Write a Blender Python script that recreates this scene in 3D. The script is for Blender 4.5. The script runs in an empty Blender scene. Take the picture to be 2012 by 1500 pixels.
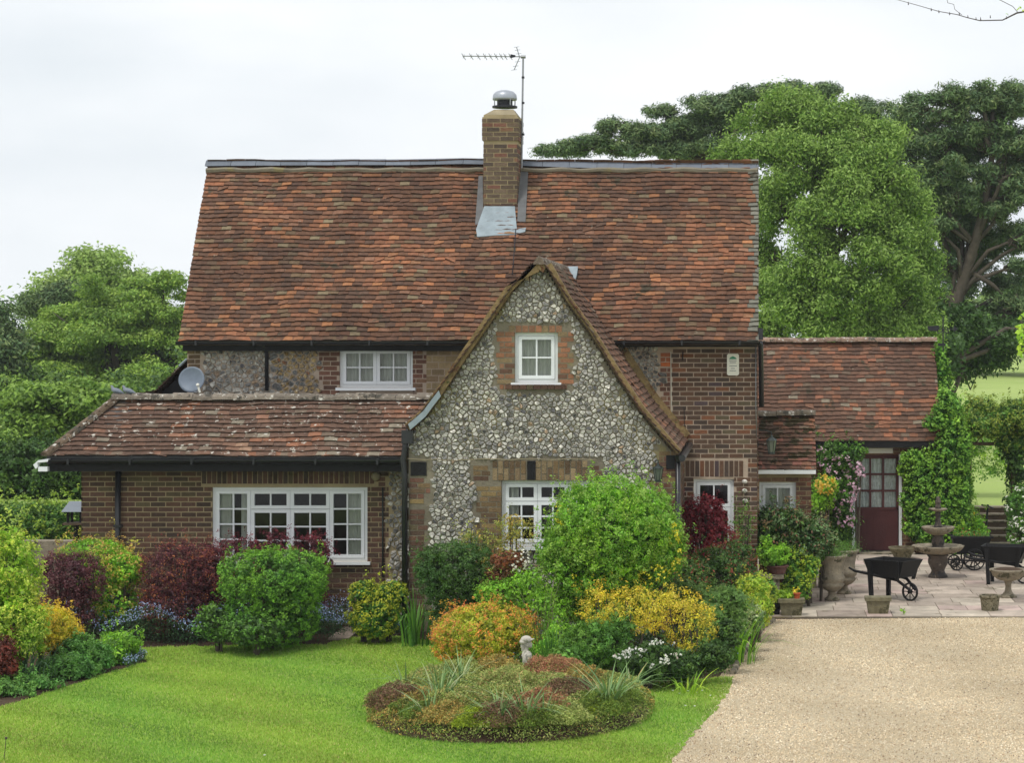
import bpy, math, random
import numpy as np
from mathutils import Vector, Matrix
from mathutils.kdtree import KDTree
random.seed(7)
rng = np.random.default_rng(11)
C = bpy.context.scene.collection
R = math.radians

# ---------------------------------------------------------------- camera, sky, sun, exposure
F = 4500.0; VX = 1490.0; VY = 655.0; EYE = 4.36       # focal length in photo pixels, vanishing point, eye height
cam = bpy.data.objects.new('camera', bpy.data.cameras.new('camera')); C.objects.link(cam)
cam.location = (0, 0, EYE); cam.rotation_euler = (R(90), 0, 0)
cam.data.sensor_width = 36; cam.data.lens = F / 2012 * 36
cam.data.shift_x = -(VX - 1006) / 2012; cam.data.shift_y = -(750 - VY) / 2012
cam.data.clip_start = 0.5; cam.data.clip_end = 2000
bpy.context.scene.camera = cam

world = bpy.data.worlds.new('World'); bpy.context.scene.world = world
world.use_nodes = True
nt = world.node_tree; N_ = nt.nodes; L_ = nt.links
bg = N_['Background']
sky = N_.new('ShaderNodeTexSky'); sky.sky_type = 'NISHITA'; sky.sun_disc = False
SUN_EL, SUN_ROT = 64, 212
sky.sun_elevation = R(SUN_EL); sky.sun_rotation = R(SUN_ROT); sky.air_density = 1.0; sky.dust_density = 4.0
hsv = N_.new('ShaderNodeHueSaturation'); hsv.inputs['Saturation'].default_value = 0.25
L_.new(sky.outputs['Color'], hsv.inputs['Color'])
tc = N_.new('ShaderNodeTexCoord'); mp = N_.new('ShaderNodeMapping'); mp.inputs['Scale'].default_value = (1, 1, 3.2)
L_.new(tc.outputs['Generated'], mp.inputs['Vector'])
nz = N_.new('ShaderNodeTexNoise'); nz.inputs['Scale'].default_value = 3.6; nz.inputs['Detail'].default_value = 5; nz.inputs['Roughness'].default_value = 0.5
L_.new(mp.outputs['Vector'], nz.inputs['Vector'])
rp = N_.new('ShaderNodeValToRGB')
rp.color_ramp.elements[0].position = 0.36; rp.color_ramp.elements[0].color = (6.9, 7.4, 7.8, 1)
rp.color_ramp.elements[1].position = 0.66; rp.color_ramp.elements[1].color = (8.9, 9.1, 9.3, 1)
L_.new(nz.outputs['Fac'], rp.inputs['Fac'])
mx = N_.new('ShaderNodeMixRGB'); mx.inputs['Fac'].default_value = 0.93
L_.new(hsv.outputs['Color'], mx.inputs['Color1']); L_.new(rp.outputs['Color'], mx.inputs['Color2'])
L_.new(mx.outputs['Color'], bg.inputs['Color']); bg.inputs['Strength'].default_value = 0.102

sun = bpy.data.objects.new('sun', bpy.data.lights.new('sun', 'SUN')); C.objects.link(sun)
sun.data.energy = 1.5; sun.data.angle = R(14); sun.data.color = (1.0, 0.97, 0.92)
az = R(SUN_ROT)
sd = Vector((math.sin(az) * math.cos(R(SUN_EL)), math.cos(az) * math.cos(R(SUN_EL)), math.sin(R(SUN_EL))))
sun.rotation_euler = sd.to_track_quat('Z', 'Y').to_euler()
vs = bpy.context.scene.view_settings
vs.view_transform = 'Standard'; vs.look = 'None'; vs.exposure = 0.30; vs.gamma = 1.0
bpy.context.scene.cycles.max_bounces = 6; bpy.context.scene.cycles.transparent_max_bounces = 6

# ---------------------------------------------------------------- helpers
def wx(px, Z): return (px - VX) * Z / F
def wz(py, Z): return EYE - (py - VY) * Z / F
def W(px, py, Z): return np.array((wx(px, Z), Z, wz(py, Z)))
def G(px, py):
    Z = F * EYE / (py - VY); return (wx(px, Z), Z)
def S(r, g, b, k=1.0):
    f = lambda c: ((c / 255 + 0.055) / 1.055) ** 2.4 if c > 10 else c / 255 / 12.92
    return (min(1, f(r) * k), min(1, f(g) * k), min(1, f(b) * k))

def mat(name, col=(0.5, 0.5, 0.5), rough=0.85, var=0.25, scale=6.0, bump=0.3, bscale=None, attr=False, metal=0.0,
        spots=None, spot_scale=9.0, spot_at=0.62, transl=0.0, spec=0.3, streak=None):
    m = bpy.data.materials.new(name); m.use_nodes = True
    n = m.node_tree.nodes; l = m.node_tree.links
    b = n['Principled BSDF']; b.inputs['Roughness'].default_value = rough; b.inputs['Metallic'].default_value = metal
    b.inputs['Specular IOR Level'].default_value = spec
    t = n.new('ShaderNodeTexCoord')
    if attr:
        a = n.new('ShaderNodeAttribute'); a.attribute_name = 'Col'; base = a.outputs['Color']
    else:
        c = n.new('ShaderNodeRGB'); c.outputs[0].default_value = (*col, 1); base = c.outputs[0]
    if var > 0:
        z = n.new('ShaderNodeTexNoise'); z.inputs['Scale'].default_value = scale; z.inputs['Detail'].default_value = 6
        z.inputs['Roughness'].default_value = 0.65
        if streak:
            mm = n.new('ShaderNodeMapping'); mm.inputs['Scale'].default_value = streak
            l.new(t.outputs['Object'], mm.inputs['Vector']); l.new(mm.outputs['Vector'], z.inputs['Vector'])
        else: l.new(t.outputs['Object'], z.inputs['Vector'])
        mr = n.new('ShaderNodeMapRange'); mr.inputs[1].default_value = 0.25; mr.inputs[2].default_value = 0.75
        mr.inputs[3].default_value = 1 - var; mr.inputs[4].default_value = 1 + var
        l.new(z.outputs['Fac'], mr.inputs[0])
        mu = n.new('ShaderNodeVectorMath'); mu.operation = 'SCALE'
        l.new(base, mu.inputs[0]); l.new(mr.outputs[0], mu.inputs['Scale']); base = mu.outputs[0]
    if spots:
        for k, (sc, ss, at) in enumerate(spots):
            z2 = n.new('ShaderNodeTexNoise'); z2.inputs['Scale'].default_value = ss; z2.inputs['Detail'].default_value = 4
            z2.inputs['Roughness'].default_value = 0.7
            off = n.new('ShaderNodeVectorMath'); off.operation = 'ADD'; off.inputs[1].default_value = (k * 7.3, k * 3.1, k)
            l.new(t.outputs['Object'], off.inputs[0]); l.new(off.outputs[0], z2.inputs['Vector'])
            m2 = n.new('ShaderNodeMapRange'); m2.inputs[1].default_value = at; m2.inputs[2].default_value = at + 0.05
            l.new(z2.outputs['Fac'], m2.inputs[0])
            mi = n.new('ShaderNodeMixRGB'); mi.inputs['Color2'].default_value = (*sc, 1)
            l.new(m2.outputs[0], mi.inputs['Fac']); l.new(base, mi.inputs['Color1']); base = mi.outputs[0]
    l.new(base, b.inputs['Base Color'])
    if bump > 0:
        z3 = n.new('ShaderNodeTexNoise'); z3.inputs['Scale'].default_value = bscale or scale * 8; z3.inputs['Detail'].default_value = 5
        l.new(t.outputs['Object'], z3.inputs['Vector'])
        bp = n.new('ShaderNodeBump'); bp.inputs['Strength'].default_value = bump; bp.inputs['Distance'].default_value = 0.02
        l.new(z3.outputs['Fac'], bp.inputs['Height']); l.new(bp.outputs[0], b.inputs['Normal'])
    if transl > 0:
        tr = n.new('ShaderNodeBsdfTranslucent'); l.new(base, tr.inputs['Color'])
        ms = n.new('ShaderNodeMixShader'); ms.inputs[0].default_value = transl
        l.new(b.outputs[0], ms.inputs[1]); l.new(tr.outputs[0], ms.inputs[2])
        l.new(ms.outputs[0], n['Material Output'].inputs['Surface'])
    return m

class MB:
    def __init__(s): s.v = []; s.f = []; s.c = []
    def add(s, vs, fs, c=(1, 1, 1)):
        o = len(s.v); s.v.extend([tuple(map(float, v)) for v in vs])
        if isinstance(c, list):
            s.c.extend(c)
        else: s.c.extend([c] * len(fs))
        s.f.extend([tuple(i + o for i in f) for f in fs]); return s
    def box(s, x0, x1, y0, y1, z0, z1, c=(1, 1, 1)):
        v = [(x0, y0, z0), (x1, y0, z0), (x1, y1, z0), (x0, y1, z0), (x0, y0, z1), (x1, y0, z1), (x1, y1, z1), (x0, y1, z1)]
        return s.add(v, [(0, 3, 2, 1), (4, 5, 6, 7), (0, 1, 5, 4), (1, 2, 6, 5), (2, 3, 7, 6), (3, 0, 4, 7)], c)
    def hexa(s, p, c=(1, 1, 1)):   # eight corners, same order as box
        return s.add(p, [(0, 3, 2, 1), (4, 5, 6, 7), (0, 1, 5, 4), (1, 2, 6, 5), (2, 3, 7, 6), (3, 0, 4, 7)], c)
    def prism(s, poly, y0, y1, c=(1, 1, 1)):   # poly of (x,z), extruded along y
        n = len(poly); v = [(x, y0, z) for x, z in poly] + [(x, y1, z) for x, z in poly]
        f = [tuple(range(n)), tuple(range(2 * n - 1, n - 1, -1))] + [(i, i + n, (i + 1) % n + n, (i + 1) % n) for i in range(n)]
        return s.add(v, f, c)
    def tube(s, pts, rad, n=8, c=(1, 1, 1), cap=True):
        pts = [Vector(p) for p in pts]
        if not hasattr(rad, '__len__'): rad = [rad] * len(pts)
        vs = []; fs = []
        for i, p in enumerate(pts):
            d = (pts[min(i + 1, len(pts) - 1)] - pts[max(i - 1, 0)]).normalized()
            a = d.orthogonal().normalized() if i == 0 else (a - d * a.dot(d)).normalized()
            b = d.cross(a)
            for k in range(n):
                t = 2 * math.pi * k / n; vs.append(p + (a * math.cos(t) + b * math.sin(t)) * rad[i])
        for i in range(len(pts) - 1):
            for k in range(n):
                fs.append((i * n + k, i * n + (k + 1) % n, (i + 1) * n + (k + 1) % n, (i + 1) * n + k))
        if cap: fs.append(tuple(range(n - 1, -1, -1))); fs.append(tuple(range((len(pts) - 1) * n, len(pts) * n)))
        return s.add(vs, fs, c)
    def lathe(s, prof, cx, cy, n=28, c=(1, 1, 1), lobes=0, amp=0.0, lobe_from=0):
        vs = []; fs = []; m = len(prof)
        for i, (r, z) in enumerate(prof):
            for k in range(n):
                t = 2 * math.pi * k / n
                rr = r * (1 + (amp * abs(math.cos(lobes * t / 2)) - amp * .5 if lobes and i >= lobe_from else 0))
                vs.append((cx + rr * math.cos(t), cy + rr * math.sin(t), z))
        for i in range(m - 1):
            for k in range(n):
                fs.append((i * n + k, i * n + (k + 1) % n, (i + 1) * n + (k + 1) % n, (i + 1) * n + k))
        fs.append(tuple(range(n - 1, -1, -1))); fs.append(tuple(range((m - 1) * n, m * n)))
        return s.add(vs, fs, c)
    def ball(s, p, r, n=8, c=(1, 1, 1)):
        if not hasattr(r, '__len__'): r = (r, r, r)
        vs = []; fs = []
        for i in range(n + 1):
            a = math.pi * i / n
            for k in range(2 * n):
                t = math.pi * k / n
                vs.append((p[0] + r[0] * math.sin(a) * math.cos(t), p[1] + r[1] * math.sin(a) * math.sin(t), p[2] - r[2] * math.cos(a)))
        for i in range(n):
            for k in range(2 * n):
                fs.append((i * 2 * n + k, i * 2 * n + (k + 1) % (2 * n), (i + 1) * 2 * n + (k + 1) % (2 * n), (i + 1) * 2 * n + k))
        return s.add(vs, fs, c)

ORG = {}
def finish(name, me, m, parent=None, origin=None, smooth=False):
    me.name = name
    if m: me.materials.append(m)
    if smooth: me.shade_smooth()
    o = bpy.data.objects.new(name, me); C.objects.link(o)
    if parent: o.parent = parent; ORG[o] = ORG[parent]
    else:
        ORG[o] = Vector(origin or (0, 0, 0)); o.location = ORG[o]
    return o
def build(name, mb, m, parent=None, origin=None, smooth=False):
    og = np.array(ORG[parent] if parent else (origin or (0, 0, 0)))
    me = bpy.data.meshes.new(name)
    v = np.array(mb.v, dtype=float) - og
    me.from_pydata(v.tolist(), [], mb.f); me.validate()
    a = me.attributes.new('Col', 'FLOAT_COLOR', 'FACE')
    if len(me.polygons) == len(mb.c):
        cc = np.ones((len(mb.c), 4)); cc[:, :3] = np.array(mb.c); a.data.foreach_set('color', cc.ravel())
    return finish(name, me, m, parent, origin, smooth)
def quads(name, V, col, m, parent=None, origin=None, k=4):   # V: (n,k,3), col (n,3)
    og = np.array(ORG[parent] if parent else (origin or (0, 0, 0)))
    V = V - og; n = len(V)
    me = bpy.data.meshes.new(name)
    me.vertices.add(n * k); me.vertices.foreach_set('co', V.reshape(-1).astype(np.float32))
    me.loops.add(n * k); me.loops.foreach_set('vertex_index', np.arange(n * k, dtype=np.int32))
    me.polygons.add(n); me.polygons.foreach_set('loop_start', np.arange(0, n * k, k, dtype=np.int32))
    me.update(calc_edges=True)
    a = me.attributes.new('Col', 'FLOAT_COLOR', 'FACE')
    cc = np.ones((n, 4), dtype=np.float32); cc[:, :3] = col; a.data.foreach_set('color', cc.ravel())
    return finish(name, me, m, parent, origin)
def empty(name, loc):
    o = bpy.data.objects.new(name, None); C.objects.link(o); o.location = loc; ORG[o] = Vector(loc); o.empty_display_size = 0.2; return o
def tag(o, label=None, cat=None, group=None, kind=None):
    if label: o['label'] = label
    if cat: o['category'] = cat
    if group: o['group'] = group
    if kind: o['kind'] = kind
    return o
def copy_tree(o, parent=None):
    c = o.copy(); C.objects.link(c); c.parent = parent
    for ch in list(o.children): copy_tree(ch, c)
    return c

# ---------------------------------------------------------------- materials
M = {}
M['tile'] = mat('clay_tile', attr=True, rough=0.9, var=0.32, scale=14, bump=0.5, bscale=60,
                spots=[(S(158, 152, 136), 9.0, 0.67), (S(70, 62, 48), 1.6, 0.62)])
M['tile_lichen'] = mat('lichened_clay_tile', attr=True, rough=0.95, var=0.35, scale=12, bump=0.6, bscale=50,
                spots=[(S(196, 190, 178), 10.0, 0.60), (S(92, 84, 52), 4.0, 0.66), (S(120, 118, 110), 5.0, 0.70)])
M['tile_moss'] = mat('mossy_clay_tile', attr=True, rough=0.95, var=0.35, scale=12, bump=0.7, bscale=40,
                spots=[(S(170, 168, 152), 16.0, 0.66), (S(52, 46, 22), 4.5, 0.52)])
M['brick'] = mat('brick', attr=True, rough=0.9, var=0.25, scale=22, bump=0.5, bscale=70)
M['mortar'] = mat('mortar', S(158, 142, 110), var=0.25, scale=3, bump=0.4)
M['mortar_pale'] = mat('pale_mortar', S(176, 158, 140), var=0.25, scale=3, bump=0.4)
M['mortar_dark'] = mat('flint_mortar', S(122, 114, 98), var=0.3, scale=3, bump=0.5, spots=[(S(132, 122, 88), 1.1, 0.56)])
M['flint'] = mat('flint', attr=True, rough=0.55, var=0.6, scale=26, bump=0.6, bscale=45, spec=0.45,
                 spots=[(S(62, 62, 66), 14.0, 0.60), (S(222, 216, 202), 17.0, 0.62)])
M['render'] = mat('lime_render', S(150, 138, 112), var=0.3, scale=4, bump=0.3)
M['ridge'] = mat('grey_ridge_tile', attr=True, rough=0.7, var=0.15, scale=8, bump=0.2, spots=[(S(150, 152, 150), 12, 0.7)])
M['old_ridge'] = mat('lichened_ridge_tile', attr=True, rough=0.95, var=0.4, scale=14, bump=0.8, bscale=40,
                     spots=[(S(196, 192, 182), 12.0, 0.58), (S(74, 70, 62), 6.0, 0.55)])
M['lead'] = mat('lead_sheet', S(138, 150, 156), rough=0.55, var=0.25, scale=5, bump=0.3, bscale=10, spec=0.4)
M['lead_dark'] = mat('dark_lead', S(98, 98, 98), rough=0.7, var=0.3, scale=4, bump=0.4, bscale=12)
M['black'] = mat('black_gutter_plastic', (0.014, 0.014, 0.016), rough=0.35, var=0.2, bump=0.05, spec=0.5)
M['blackwood'] = mat('black_painted_wood', (0.010, 0.0095, 0.010), rough=0.6, var=0.3, bump=0.15, spec=0.25)
M['white'] = mat('white_paint', (0.80, 0.82, 0.83), rough=0.45, var=0.05, scale=3, bump=0.04)
M['offwhite'] = mat('cream_plastic', S(226, 224, 210), rough=0.5, var=0.06, bump=0.03)
M['verge'] = mat('weathered_bargeboard', S(128, 108, 74), rough=0.95, var=0.5, scale=9, bump=0.8, bscale=30,
                 spots=[(S(98, 66, 46), 5.0, 0.56), (S(84, 84, 50), 4.0, 0.62)])
M['curtain'] = mat('curtain', S(232, 230, 218), rough=0.9, var=0.08, bump=0.1, transl=0.3)
M['lining'] = mat('dark_room', S(88, 80, 70), rough=0.9, var=0.2, bump=0)
M['maroon'] = mat('maroon_paint', S(84, 46, 45), rough=0.65, var=0.2, scale=4, bump=0.1)
M['stone'] = mat('weathered_stone', S(142, 132, 114), rough=0.95, var=0.4, scale=7, bump=0.8, bscale=26,
                 spots=[(S(84, 80, 62), 5.0, 0.56), (S(186, 180, 165), 11.0, 0.64)])
M['stone_dark'] = mat('dark_wet_stone', S(92, 82, 74), rough=0.75, var=0.4, scale=6, bump=0.7, bscale=26,
                 spots=[(S(60, 56, 54), 4.0, 0.5), (S(150, 138, 124), 9.0, 0.64)])
M['statue'] = mat('pale_cast_stone', S(190, 184, 172), rough=0.9, var=0.22, scale=14, bump=0.4, bscale=60, spots=[(S(120, 124, 98), 9.0, 0.6)])
M['terracotta'] = mat('terracotta', S(186, 92, 58), rough=0.85, var=0.15, bump=0.2)
M['soil'] = mat('soil', S(74, 58, 44), rough=1, var=0.4, scale=5, bump=1.0, bscale=30)
M['wood'] = mat('old_timber', S(92, 78, 62), rough=0.9, var=0.4, scale=6, bump=0.5)
M['bark'] = mat('bark', S(84, 76, 66), rough=0.95, var=0.4, scale=5, bump=1.0, bscale=12)
M['bark_dark'] = mat('dark_bark', S(70, 62, 56), rough=0.95, var=0.4, scale=5, bump=1.0, bscale=12)
M['leaf'] = mat('leaf', attr=True, rough=0.5, var=0.0, bump=0, transl=0.30, spec=0.35)
M['needle'] = mat('pine_needles', attr=True, rough=0.7, var=0.0, bump=0, transl=0.1, spec=0.2)
M['petal'] = mat('petal', attr=True, rough=0.7, var=0.0, bump=0, transl=0.3, spec=0.2)
M['metal'] = mat('grey_metal', S(150, 152, 154), rough=0.4, var=0.1, metal=0.6, bump=0.05)
M['dish'] = mat('dish_grey', S(112, 122, 134), rough=0.45, var=0.15, scale=6, bump=0.05)
M['cowl'] = mat('chimney_cowl_metal', S(168, 172, 180), rough=0.4, var=0.1, metal=0.4, bump=0.05)
M['steel_dark'] = mat('dark_steel', S(40, 40, 46), rough=0.5, var=0.2, bump=0.05)
M['green_lamp'] = mat('dark_green_lamp_metal', S(42, 50, 48), rough=0.5, var=0.2, bump=0.05)
M['feather'] = mat('grey_feathers', attr=True, rough=0.8, var=0.15, scale=30, bump=0.2)
def glass_mat():
    m = bpy.data.materials.new('window_glass'); m.use_nodes = True; n = m.node_tree.nodes; l = m.node_tree.links
    for x in list(n):
        if x.type == 'BSDF_PRINCIPLED': n.remove(x)
    g = n.new('ShaderNodeBsdfGlossy'); g.inputs['Roughness'].default_value = 0.03
    t = n.new('ShaderNodeBsdfTransparent'); t.inputs['Color'].default_value = (0.82, 0.86, 0.85, 1)
    fr = n.new('ShaderNodeFresnel'); fr.inputs['IOR'].default_value = 1.5
    mr = n.new('ShaderNodeMath'); mr.operation = 'MULTIPLY'; mr.inputs[1].default_value = 0.7
    ms = n.new('ShaderNodeMixShader'); l.new(fr.outputs[0], mr.inputs[0]); l.new(mr.outputs[0], ms.inputs[0])
    l.new(t.outputs[0], ms.inputs[1]); l.new(g.outputs[0], ms.inputs[2]); l.new(ms.outputs[0], n['Material Output'].inputs[0])
    return m
M['glass'] = glass_mat()

def mute(pal, k=.3, g=1.0):
    out = []
    for w, c in pal:
        c = np.array(c); l = c @ np.array((.3, .6, .1)); out.append((w, tuple((c * (1 - k) + l * k) * g * np.array((1.0, 1.02, .88)))))
    return out
def pick(pal, n=None):   # pal: list of (weight, colour)
    w = np.array([p[0] for p in pal], float); w /= w.sum(); cs = np.array([p[1] for p in pal])
    if n is None: return cs[rng.choice(len(pal), p=w)] * rng.uniform(0.82, 1.15)
    return cs[rng.choice(len(pal), size=n, p=w)] * rng.uniform(0.8, 1.2, (n, 1))

# ---------------------------------------------------------------- masonry and tiles
P_BROWN = [(5, S(100, 76, 66)), (3, S(112, 80, 66)), (2, S(86, 70, 66)), (1.2, S(134, 84, 60)), (1, S(108, 94, 76)), (.6, S(92, 74, 82))]
P_EXT = [(5, S(106, 74, 64)), (3, S(96, 72, 62)), (2, S(116, 80, 66)), (1.2, S(84, 66, 58)), (1, S(104, 88, 66))]
P_RED = [(4, S(140, 84, 66)), (3, S(128, 78, 62)), (2, S(112, 74, 62)), (1, S(150, 104, 76))]
P_ORANGE = [(4, S(168, 100, 62)), (3, S(150, 96, 64)), (2, S(140, 112, 76)), (1, S(120, 78, 60))]
P_BUFF = [(4, S(158, 138, 104)), (3, S(146, 126, 96)), (1, S(130, 110, 84))]
P_OLIVE = [(4, S(122, 98, 72)), (3, S(106, 84, 66)), (2, S(136, 112, 78)), (1, S(96, 70, 60))]
P_CHIM = [(5, S(108, 86, 74)), (3, S(120, 96, 80)), (2, S(92, 74, 68)), (1.6, S(134, 84, 70)), (.6, S(140, 96, 72))]

P_BROWN = mute(P_BROWN, .15, .92); P_EXT = mute(P_EXT, .18, .9); P_CHIM = mute(P_CHIM, .25, .9); P_OLIVE = mute(P_OLIVE, .1, 1.05); P_RED = mute(P_RED, .32, .85); P_ORANGE = mute(P_ORANGE, .3, .95)
def bricks(mb, spans, z0, z1, pal, holes=(), T=None, Y=0.0, bl=0.209, bh=0.060, j=0.015, proud=0.004, phase=0):
    """bricks in stretcher bond; spans(z)->[(u0,u1)], holes [(u0,u1,z0,z1)]; T maps (u,depth,z) to the world"""
    T = T or (lambda u, d, z: (u, Y + d, z))
    pitch = bh + j; n = int((z1 - z0) / pitch)
    for r in range(n):
        a = z0 + r * pitch; zc = a + bh / 2
        sp = list(spans(zc))
        for (h0, h1, hz0, hz1) in holes:
            if hz0 - 0.01 < zc < hz1 + 0.01:
                ns = []
                for (s0, s1) in sp:
                    if h1 <= s0 or h0 >= s1: ns.append((s0, s1)); continue
                    if h0 > s0: ns.append((s0, h0))
                    if h1 < s1: ns.append((h1, s1))
                sp = ns
        st = (bl + j); sh = st * (0.5 * ((r + phase) % 2)) + rng.uniform(-.006, .006)
        wob = rng.uniform(-.0015, .0015)
        for (s0, s1) in sp:
            i = math.floor((s0 - sh) / st)
            while i * st + sh < s1:
                u0 = max(s0, i * st + sh); u1 = min(s1, i * st + sh + bl); i += 1
                if u1 - u0 < 0.03: continue
                p = proud + rng.uniform(-.002, .003); c = tuple(pick(pal)); e = rng.uniform(-.002, .002, 4)
                A = [(u0, 0), (u1, 0)]
                zz0, zz1 = a + wob, a + bh + wob
                mb.hexa([T(u0, -p, zz0 + e[0]), T(u1, -p, zz0 + e[1]), T(u1, .02, zz0), T(u0, .02, zz0),
                         T(u0, -p, zz1 + e[2]), T(u1, -p, zz1 + e[3]), T(u1, .02, zz1), T(u0, .02, zz1)], c)
def soldiers(mb, u0, u1, z0, z1, Y, pal, w=0.060, j=0.015, proud=0.006, fan=0.0, rows=1):
    n = int((u1 - u0) / (w + j)); st = (u1 - u0) / n; uc = (u0 + u1) / 2
    for k in range(n):
        a = u0 + k * st; b = a + st - j
        sh = (lambda u: (u - uc) * fan)
        splits = [0, 1] if rows == 1 else ([0, .33, 1] if k % 2 else [0, .66, 1])
        for q in range(len(splits) - 1):
            t0, t1 = splits[q], splits[q + 1] - (0.05 if q < len(splits) - 2 else 0)
            za, zb = z0 + (z1 - z0) * t0, z0 + (z1 - z0) * t1
            p = proud + rng.uniform(-.003, .003); y0, y1 = Y - p, Y + .02
            f = lambda u, t: u + sh(u) * t
            mb.hexa([(f(a, t0), y0, za), (f(b, t0), y0, za), (f(b, t0), y1, za), (f(a, t0), y1, za),
                     (f(a, t1), y0, zb), (f(b, t1), y0, zb), (f(b, t1), y1, zb), (f(a, t1), y1, zb)], tuple(pick(pal)))
def wall_slices(mb, spans, z0, z1, y0, y1, holes=(), dz=0.05, c=(1, 1, 1)):
    cuts = {z0, z1}
    for h in holes: cuts |= {min(max(h[2], z0), z1), min(max(h[3], z0), z1)}
    z = z0
    if dz:
        while z < z1: cuts.add(z); z += dz
    cuts = sorted(cuts)
    for a, b in zip(cuts[:-1], cuts[1:]):
        if b - a < 1e-5: continue
        zc = (a + b) / 2; sp = list(spans(zc))
        for (h0, h1, hz0, hz1) in holes:
            if hz0 < zc < hz1:
                ns = []
                for (s0, s1) in sp:
                    if h1 <= s0 or h0 >= s1: ns.append((s0, s1)); continue
                    if h0 > s0: ns.append((s0, h0))
                    if h1 < s1: ns.append((h1, s1))
                sp = ns
        for (s0, s1) in sp: mb.box(s0, s1, y0, y1, a, b, c)

def flints(mb, inside, x0, x1, z0, z1, Y, sx=0.118, sz=0.092, tone=1.0, pal=None, proud=0.03):
    pts = []
    r = 0; z = z0
    while z < z1:
        x = x0 + (sx / 2 if r % 2 else 0)
        while x < x1:
            q = (x + rng.normal(0, sx * .24), z + rng.normal(0, sz * .24))
            if rng.random() > 0.06: pts.append(q)
            if rng.random() < 0.10: pts.append((x + sx * .5, z + sz * .35))
            x += sx * rng.uniform(.85, 1.15)
        z += sz; r += 1
    kd = KDTree(len(pts))
    for i, p in enumerate(pts): kd.insert((p[0], p[1], 0), i)
    kd.balance()
    pal = pal or [(5, S(180, 176, 166)), (4, S(152, 149, 143)), (2.5, S(206, 201, 190)), (2.5, S(124, 121, 118)), (.5, S(160, 134, 106)), (.8, S(84, 82, 84))]
    for i, p in enumerate(pts):
        if not inside(p[0], p[1]): continue
        poly = [(p[0] - .13, p[1] - .1), (p[0] + .13, p[1] - .1), (p[0] + .13, p[1] + .1), (p[0] - .13, p[1] + .1)]
        for co, j, d in kd.find_n((p[0], p[1], 0), 14):
            if j == i or d < 1e-4: continue
            mx_, mz_ = (p[0] + co[0]) / 2, (p[1] + co[1]) / 2; nx_, nz_ = co[0] - p[0], co[1] - p[1]
            out = []
            for k in range(len(poly)):
                a, b = poly[k], poly[(k + 1) % len(poly)]
                da = (a[0] - mx_) * nx_ + (a[1] - mz_) * nz_; db = (b[0] - mx_) * nx_ + (b[1] - mz_) * nz_
                if da <= 0: out.append(a)
                if da * db < 0:
                    t = da / (da - db); out.append((a[0] + (b[0] - a[0]) * t, a[1] + (b[1] - a[1]) * t))
            poly = out
            if len(poly) < 3: break
        if len(poly) < 3: continue
        q = []
        for k in range(len(poly)):
            a, b = np.array(poly[k]), np.array(poly[(k + 1) % len(poly)])
            q += [a * .84 + b * .16, a * .16 + b * .84]
        q = np.array(q); c = q.mean(0); n = len(q)
        g = rng.uniform(.80, .95); q = c + (q - c) * g * rng.uniform(.88, 1.05, (n, 1))
        h = proud * rng.uniform(.6, 1.3); tilt = rng.normal(0, .26, 2)
        def ring(s, yy, tl=1): return [(x, Y - yy - ((x - c[0]) * tilt[0] + (zz - c[1]) * tilt[1]) * tl, zz) for x, zz in (c + (q - c) * s)]
        vs_ = ring(1, 0, 0) + ring(.93, h * .7, .5) + ring(.72, h * 1.0) + [(c[0] + rng.normal(0, .008), Y - h * rng.uniform(.8, 1.2), c[1] + rng.normal(0, .008))]
        fs = []; cs = []
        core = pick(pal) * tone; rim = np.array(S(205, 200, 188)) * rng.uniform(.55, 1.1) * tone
        for k in range(n):
            k2 = (k + 1) % n
            fs.append((k, k2, n + k2, n + k)); cs.append(tuple(rim * .9))
            fs.append((n + k, n + k2, 2 * n + k2, 2 * n + k)); cs.append(tuple(rim * .3 + core * .7))
            fs.append((2 * n + k, 2 * n + k2, 3 * n)); cs.append(tuple(core * rng.uniform(.72, 1.18)))
        mb.add(vs_, fs, cs)

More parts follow.
